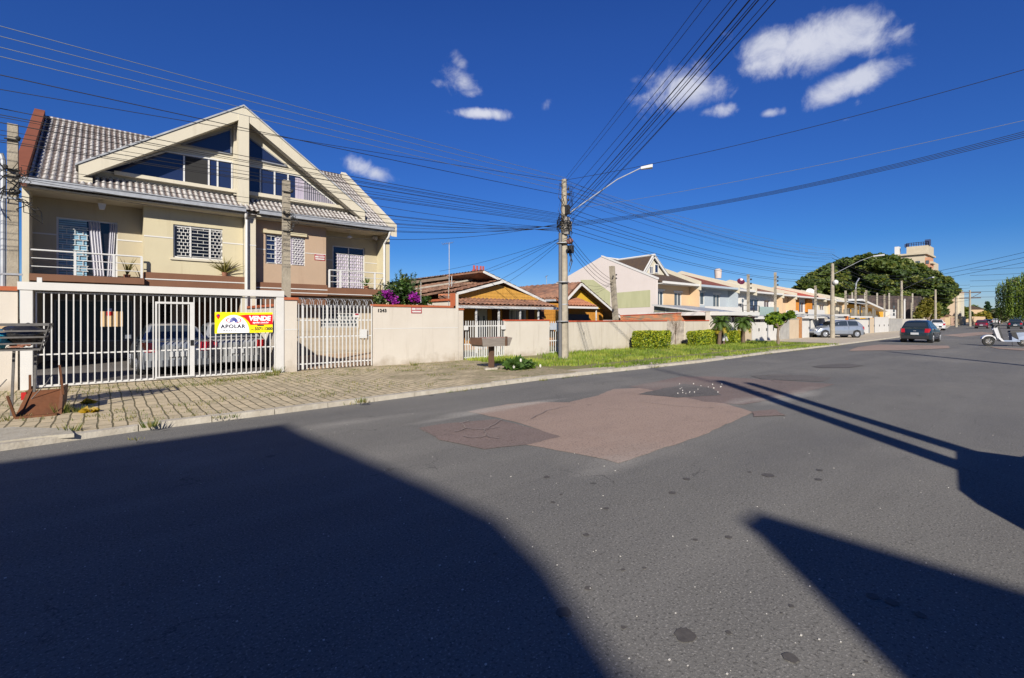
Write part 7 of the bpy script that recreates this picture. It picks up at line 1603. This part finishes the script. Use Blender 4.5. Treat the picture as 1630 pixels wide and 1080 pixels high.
# cream building right of the tree
XB=160.0; t=thing('cream_building','pinkish cream plain building with round vent and lower front wing, right of the big tree','building',(XB,20,0))
pcr=M('pink_cream',(.74,.58,.44),(.70,.54,.40),scale=1,stain=.1); yb0=XS(1524,463,XB)[0]; yb1=yb0+9
MB().box(XB,XB+12,yb0+.01,yb1,0,zat(1510,463,XB)).build('wall',pcr,t); MB().box(XB+.5,XB+6,yb0-.6,yb0,0,zat(1526,467,XB)).build('wall',pale,t)
yf0=XS(1531,504,XB-7)[0]; yf1=XS(1486,504,XB-7)[0]; MB().box(XB-7,XB-.01,yf0,yf1,0,zat(1510,504,XB-7)).build('front_wing',M('yellow_cream',(.74,.58,.36)),t)
ya_=XS(1511,505,XB-7)[0]; z0=zat(1500,505,XB-7); MB().prismx([(ya_,z0),(yf1,z0),((ya_+yf1)/2,z0+1.2)],XB-7.1,XB-.02).build('wing_roof',M('brown_roof',(.14,.08,.05)),t)
q=XS(1511,478,XB); MB().disc((XB-.05,q[0],q[1]),(1,0,0),.55,.1,14).build('round_vent',m_conc,t)
for px_ in (1500,1517): q=XS(px_,504,XB-7)[0]; MB().box(XB-7.06,XB-7.005,q-.5,q+.4,0,2.0).build('door',M('pinkish_door',(.6,.4,.3)),t)
cw=thing('corner_wall','low peach corner wall right of the cream building','wall',(XB+10,14,0)); MB().box(XB+4,XB+30,yb0-2.5,yb0-2.2,0,2.2).build('wall_face',peach,cw)
# island pavement under the willow
sheet([(118,-3.0),(200,-3.0),(235,7),(160,6.2),(128,3.4)],.10,'traffic_island',M('dry_grass',(.28,.26,.12),(.18,.19,.07),scale=.8))
# willow
c=DP(1652,500,100); t=thing('willow_tree','weeping willow with long hanging strands at the right edge','tree',(c.x,c.y,.1)); g_=random.Random(90)
m=MB(); m.tube([(c.x,c.y,0),(c.x+.1,c.y,3.5),(c.x,c.y+.2,6)],[.5,.4,.3],10)
l=MB(); wl1=[leafmat('willow_light',(.16,.22,.03),.35),leafmat('willow_mid',(.08,.13,.02),.3),leafmat('willow_dark',(.035,.06,.015),.2)]
for k in range(170):
    a=g_.random()*6.283; rr_=g_.random()**.5; R0=6.2; x=c.x+math.cos(a)*R0*rr_; y=c.y+math.sin(a)*R0*rr_; zt=6.5+5.2*math.sqrt(max(0,1-rr_**2*.85))+g_.uniform(-.6,.5); zb=1.3+1.8*g_.random() if rr_>.5 else 4
    if k%8==0: m.tube([(c.x,c.y,5),((c.x+x)/2,(c.y+y)/2,(zt+8)/2),(x,y,zt)],[.15,.1,.04],6)
    mi=g_.randrange(3) if g_.random()<.75 else 0; z=zt; px_,py_=x,y
    clump=[(g_.gauss(0,.28),g_.gauss(0,.28)) for _ in range(5)]
    while z>zb:
        z-=.16
        for (ox,oy) in clump:
            if g_.random()<.35: continue
            p=Vector((x+ox*(1+.3*(zt-z)/5),y+oy,z+g_.uniform(-.1,.1))); s_=.16+.1*g_.random(); b=g_.random()*6.28; d=Vector((math.cos(b)*.35,math.sin(b)*.35,-1)).normalized(); e=Vector((math.sin(b*3),math.cos(b*3),.1)); l.cm=mi if g_.random()<.8 else g_.randrange(3)
            l.add([p,p+d*s_+e*.07,p+d*s_*2,p+d*s_-e*.07],[(0,1,2,3)])
l.cm=0; m.build('trunk',bark,t); l.build('crown',wl1,t)
# trees and hill behind
tree('broad_tree','round green tree left of the dark double crossarm pole',1532,150,0,[(1530,500,0,9),(1540,502,1,7),(1523,503,0,6),(1534,494,0,6)],1800,.7,[td2,td3,td1],.35,71)
tree('golden_tree','low wide golden yellow flowering tree behind the wine red car',1568,165,0,[(1556,506,0,7,.8),(1568,503,0,9,.8),(1580,505,0,7,.8),(1590,508,0,5,.8),(1549,508,0,5,.8)],2200,.6,[td4,leafmat('gold_leaf',(.30,.24,.03)),td3],.3,72)
tree('dusty_tree','dull grey brown bushy tree left of the willow strands',1594,150,0,[(1594,505,0,9),(1588,499,0,7),(1603,500,0,8)],1500,.6,[leafmat('dusty_leaf',(.12,.11,.06)),td1],.3,73)
tree('tall_conifer','dark pointed conifer on the skyline above the wine red car',1572,330,0,[(1572,497,0,5,1),(1572,489,0,3.5,1.2),(1572,483,0,2,1.4)],900,1.1,[td1,leafmat('blue_green',(.045,.09,.04))],.4,74)
for i,(px,py,r_,lb) in enumerate([(1552,492,7,'skyline tree with flat crown right of the crossarm pole'),(1561,496,6,'small skyline tree between the crossarm pole and the conifer'),(1584,496,6,'dark skyline tree right of the conifer'),(1540,498,5,'low skyline tree behind the crossarm pole'),(1594,494,5,'thin skyline tree left of the willow top'),(1612,496,7,'skyline tree seen through the willow')]):
    tree('skyline_tree',lb,px,300,0,[(px,py,0,r_,.8),(px-r_*.8,py+4,0,r_*.6,.8),(px+r_*.8,py+3,0,r_*.6,.8)],520,1.2,[td1,td2,leafmat('hill_green',(.06,.085,.04))],.5,80+i)
hl=MB(); g_=random.Random(2); n=40; vs=[]
for i in range(n+1):
    a=R(-14+60*i/n); D0=1400; x,y=D0*math.cos(a),D0*math.sin(a); h_=26+10*mnoise.noise(Vector((i*.35,0,0)))+5*mnoise.noise(Vector((i*1.3,2,0))); x2,y2=900*math.cos(a),900*math.sin(a); x3,y3=1700*math.cos(a),1700*math.sin(a)
    vs+=[(x2,y2,-1),(x,y,h_),(x3,y3,-1)]
hl.add(vs,[(3*i,3*i+3,3*i+4,3*i+1) for i in range(n)]+[(3*i+1,3*i+4,3*i+5,3*i+2) for i in range(n)]); struct(hl,'hills',M('hill',(.07,.12,.15),(.05,.08,.09),scale=.02))
g_=random.Random(8)
for k in range(14):
    px=1535+g_.uniform(0,75); D0=g_.uniform(210,420); q=DP(px,500,D0); w_=g_.uniform(6,12); h_=g_.uniform(3.0,6.5); t=thing('distant_house','tiny distant '+['cream house with red','white house with grey','peach house with dark'][k%3]+' roof among the skyline trees','house',(q.x,q.y,0),'distant houses')
    MB().box(q.x,q.x+w_,q.y,q.y+w_,0,h_).build('wall',[pale,white,peach][k%3],t); MB().prismx([(q.y-.5,h_),(q.y+w_+.5,h_),(q.y+w_/2,h_+1.6)],q.x-.4,q.x+w_+.4).build('roof',[rtile,metroof,dtile][k%3],t)
    MB().box(q.x-.06,q.x-.005,q.y+w_*.3,q.y+w_*.5,1.2,2.4).build('window',m_glg,t)
# ------------------------------------------------------------------ what stands behind the camera and throws the big shadows
def foot(px,py,z,zc=0.0):
    x,y=G(px,py); o=(z-zc)/math.tan(SEL); return x-(-SD.x/math.cos(SEL))*o, y-(-SD.y/math.cos(SEL))*o
bh=9.5; bx,by=foot(455,675,bh)
t=thing('corner_building','cream three storey building on the near side behind the camera','building',(bx-7,by-8,0))
wl=MB(); wall_holes(wl,bx-20,bx,0,bh-.3,by-.25,by-.05,[(bx-18,bx-16,1,2.4),(bx-13,bx-11,1,2.4),(bx-7,bx-5,1,2.4),(bx-18,bx-16,4,5.4),(bx-13,bx-11,4,5.4),(bx-7,bx-5,4,5.4),(bx-18,bx-16,7,8.3),(bx-13,bx-11,7,8.3),(bx-7,bx-5,7,8.3)]); wl.box(bx-.25,bx-.0,by-14,by-.25,0,bh-.3).box(bx-20,bx-19.8,by-14,by-.25,0,bh-.3).box(bx-20,bx-0,by-14.2,by-14,0,bh-.3); wl.build('wall',pale,t)
for q in (18,13,7):
    for z in (1,4,7): window(t,bx-q,bx-q+2,z,z+1.3,by-.25)
sh=[G(455,675),(2.16,6.87),(2.26,5.74),(2.40,3.98),(2.42,3.01),(2.2,2.21),(1.93,1.63),(1.78,1.28),(1.7,-4)]  # roof outline shaped from the shadow edge wanted on the road
q0=G(455,675); MB().prismz([(bx-20.2,by-14.3),(bx+.02,by-14.3)]+[(bx+(x-sh[0][0]),by+(y-sh[0][1])) for x,y in reversed(sh)]+[(bx-20.2,by)],bh-.3,bh).build('roof_slab',m_conc,t)
h2=7.0; wx,wy_=foot(1212,824,h2)
t=thing('party_wall','tall narrow wall added unseen behind the camera to cast a wedge shadow','wall',(wx,wy_-5,0)); MB().box(wx-.25,wx,wy_-9,wy_,0,h2).build('wall_face',fcream,t); MB().box(wx-.3,wx+.02,wy_-9,wy_,h2,h2+.06).build('coping',terr,t)  # unseen wall, added to throw the narrow shadow wedge on the road
bpy.context.view_layer.update()
print('building',bx,by,'wall',wx,wy_,'near pole',NPX,NPY,'objs',len(bpy.data.objects),'polys',sum(len(m.polygons) for m in bpy.data.meshes))
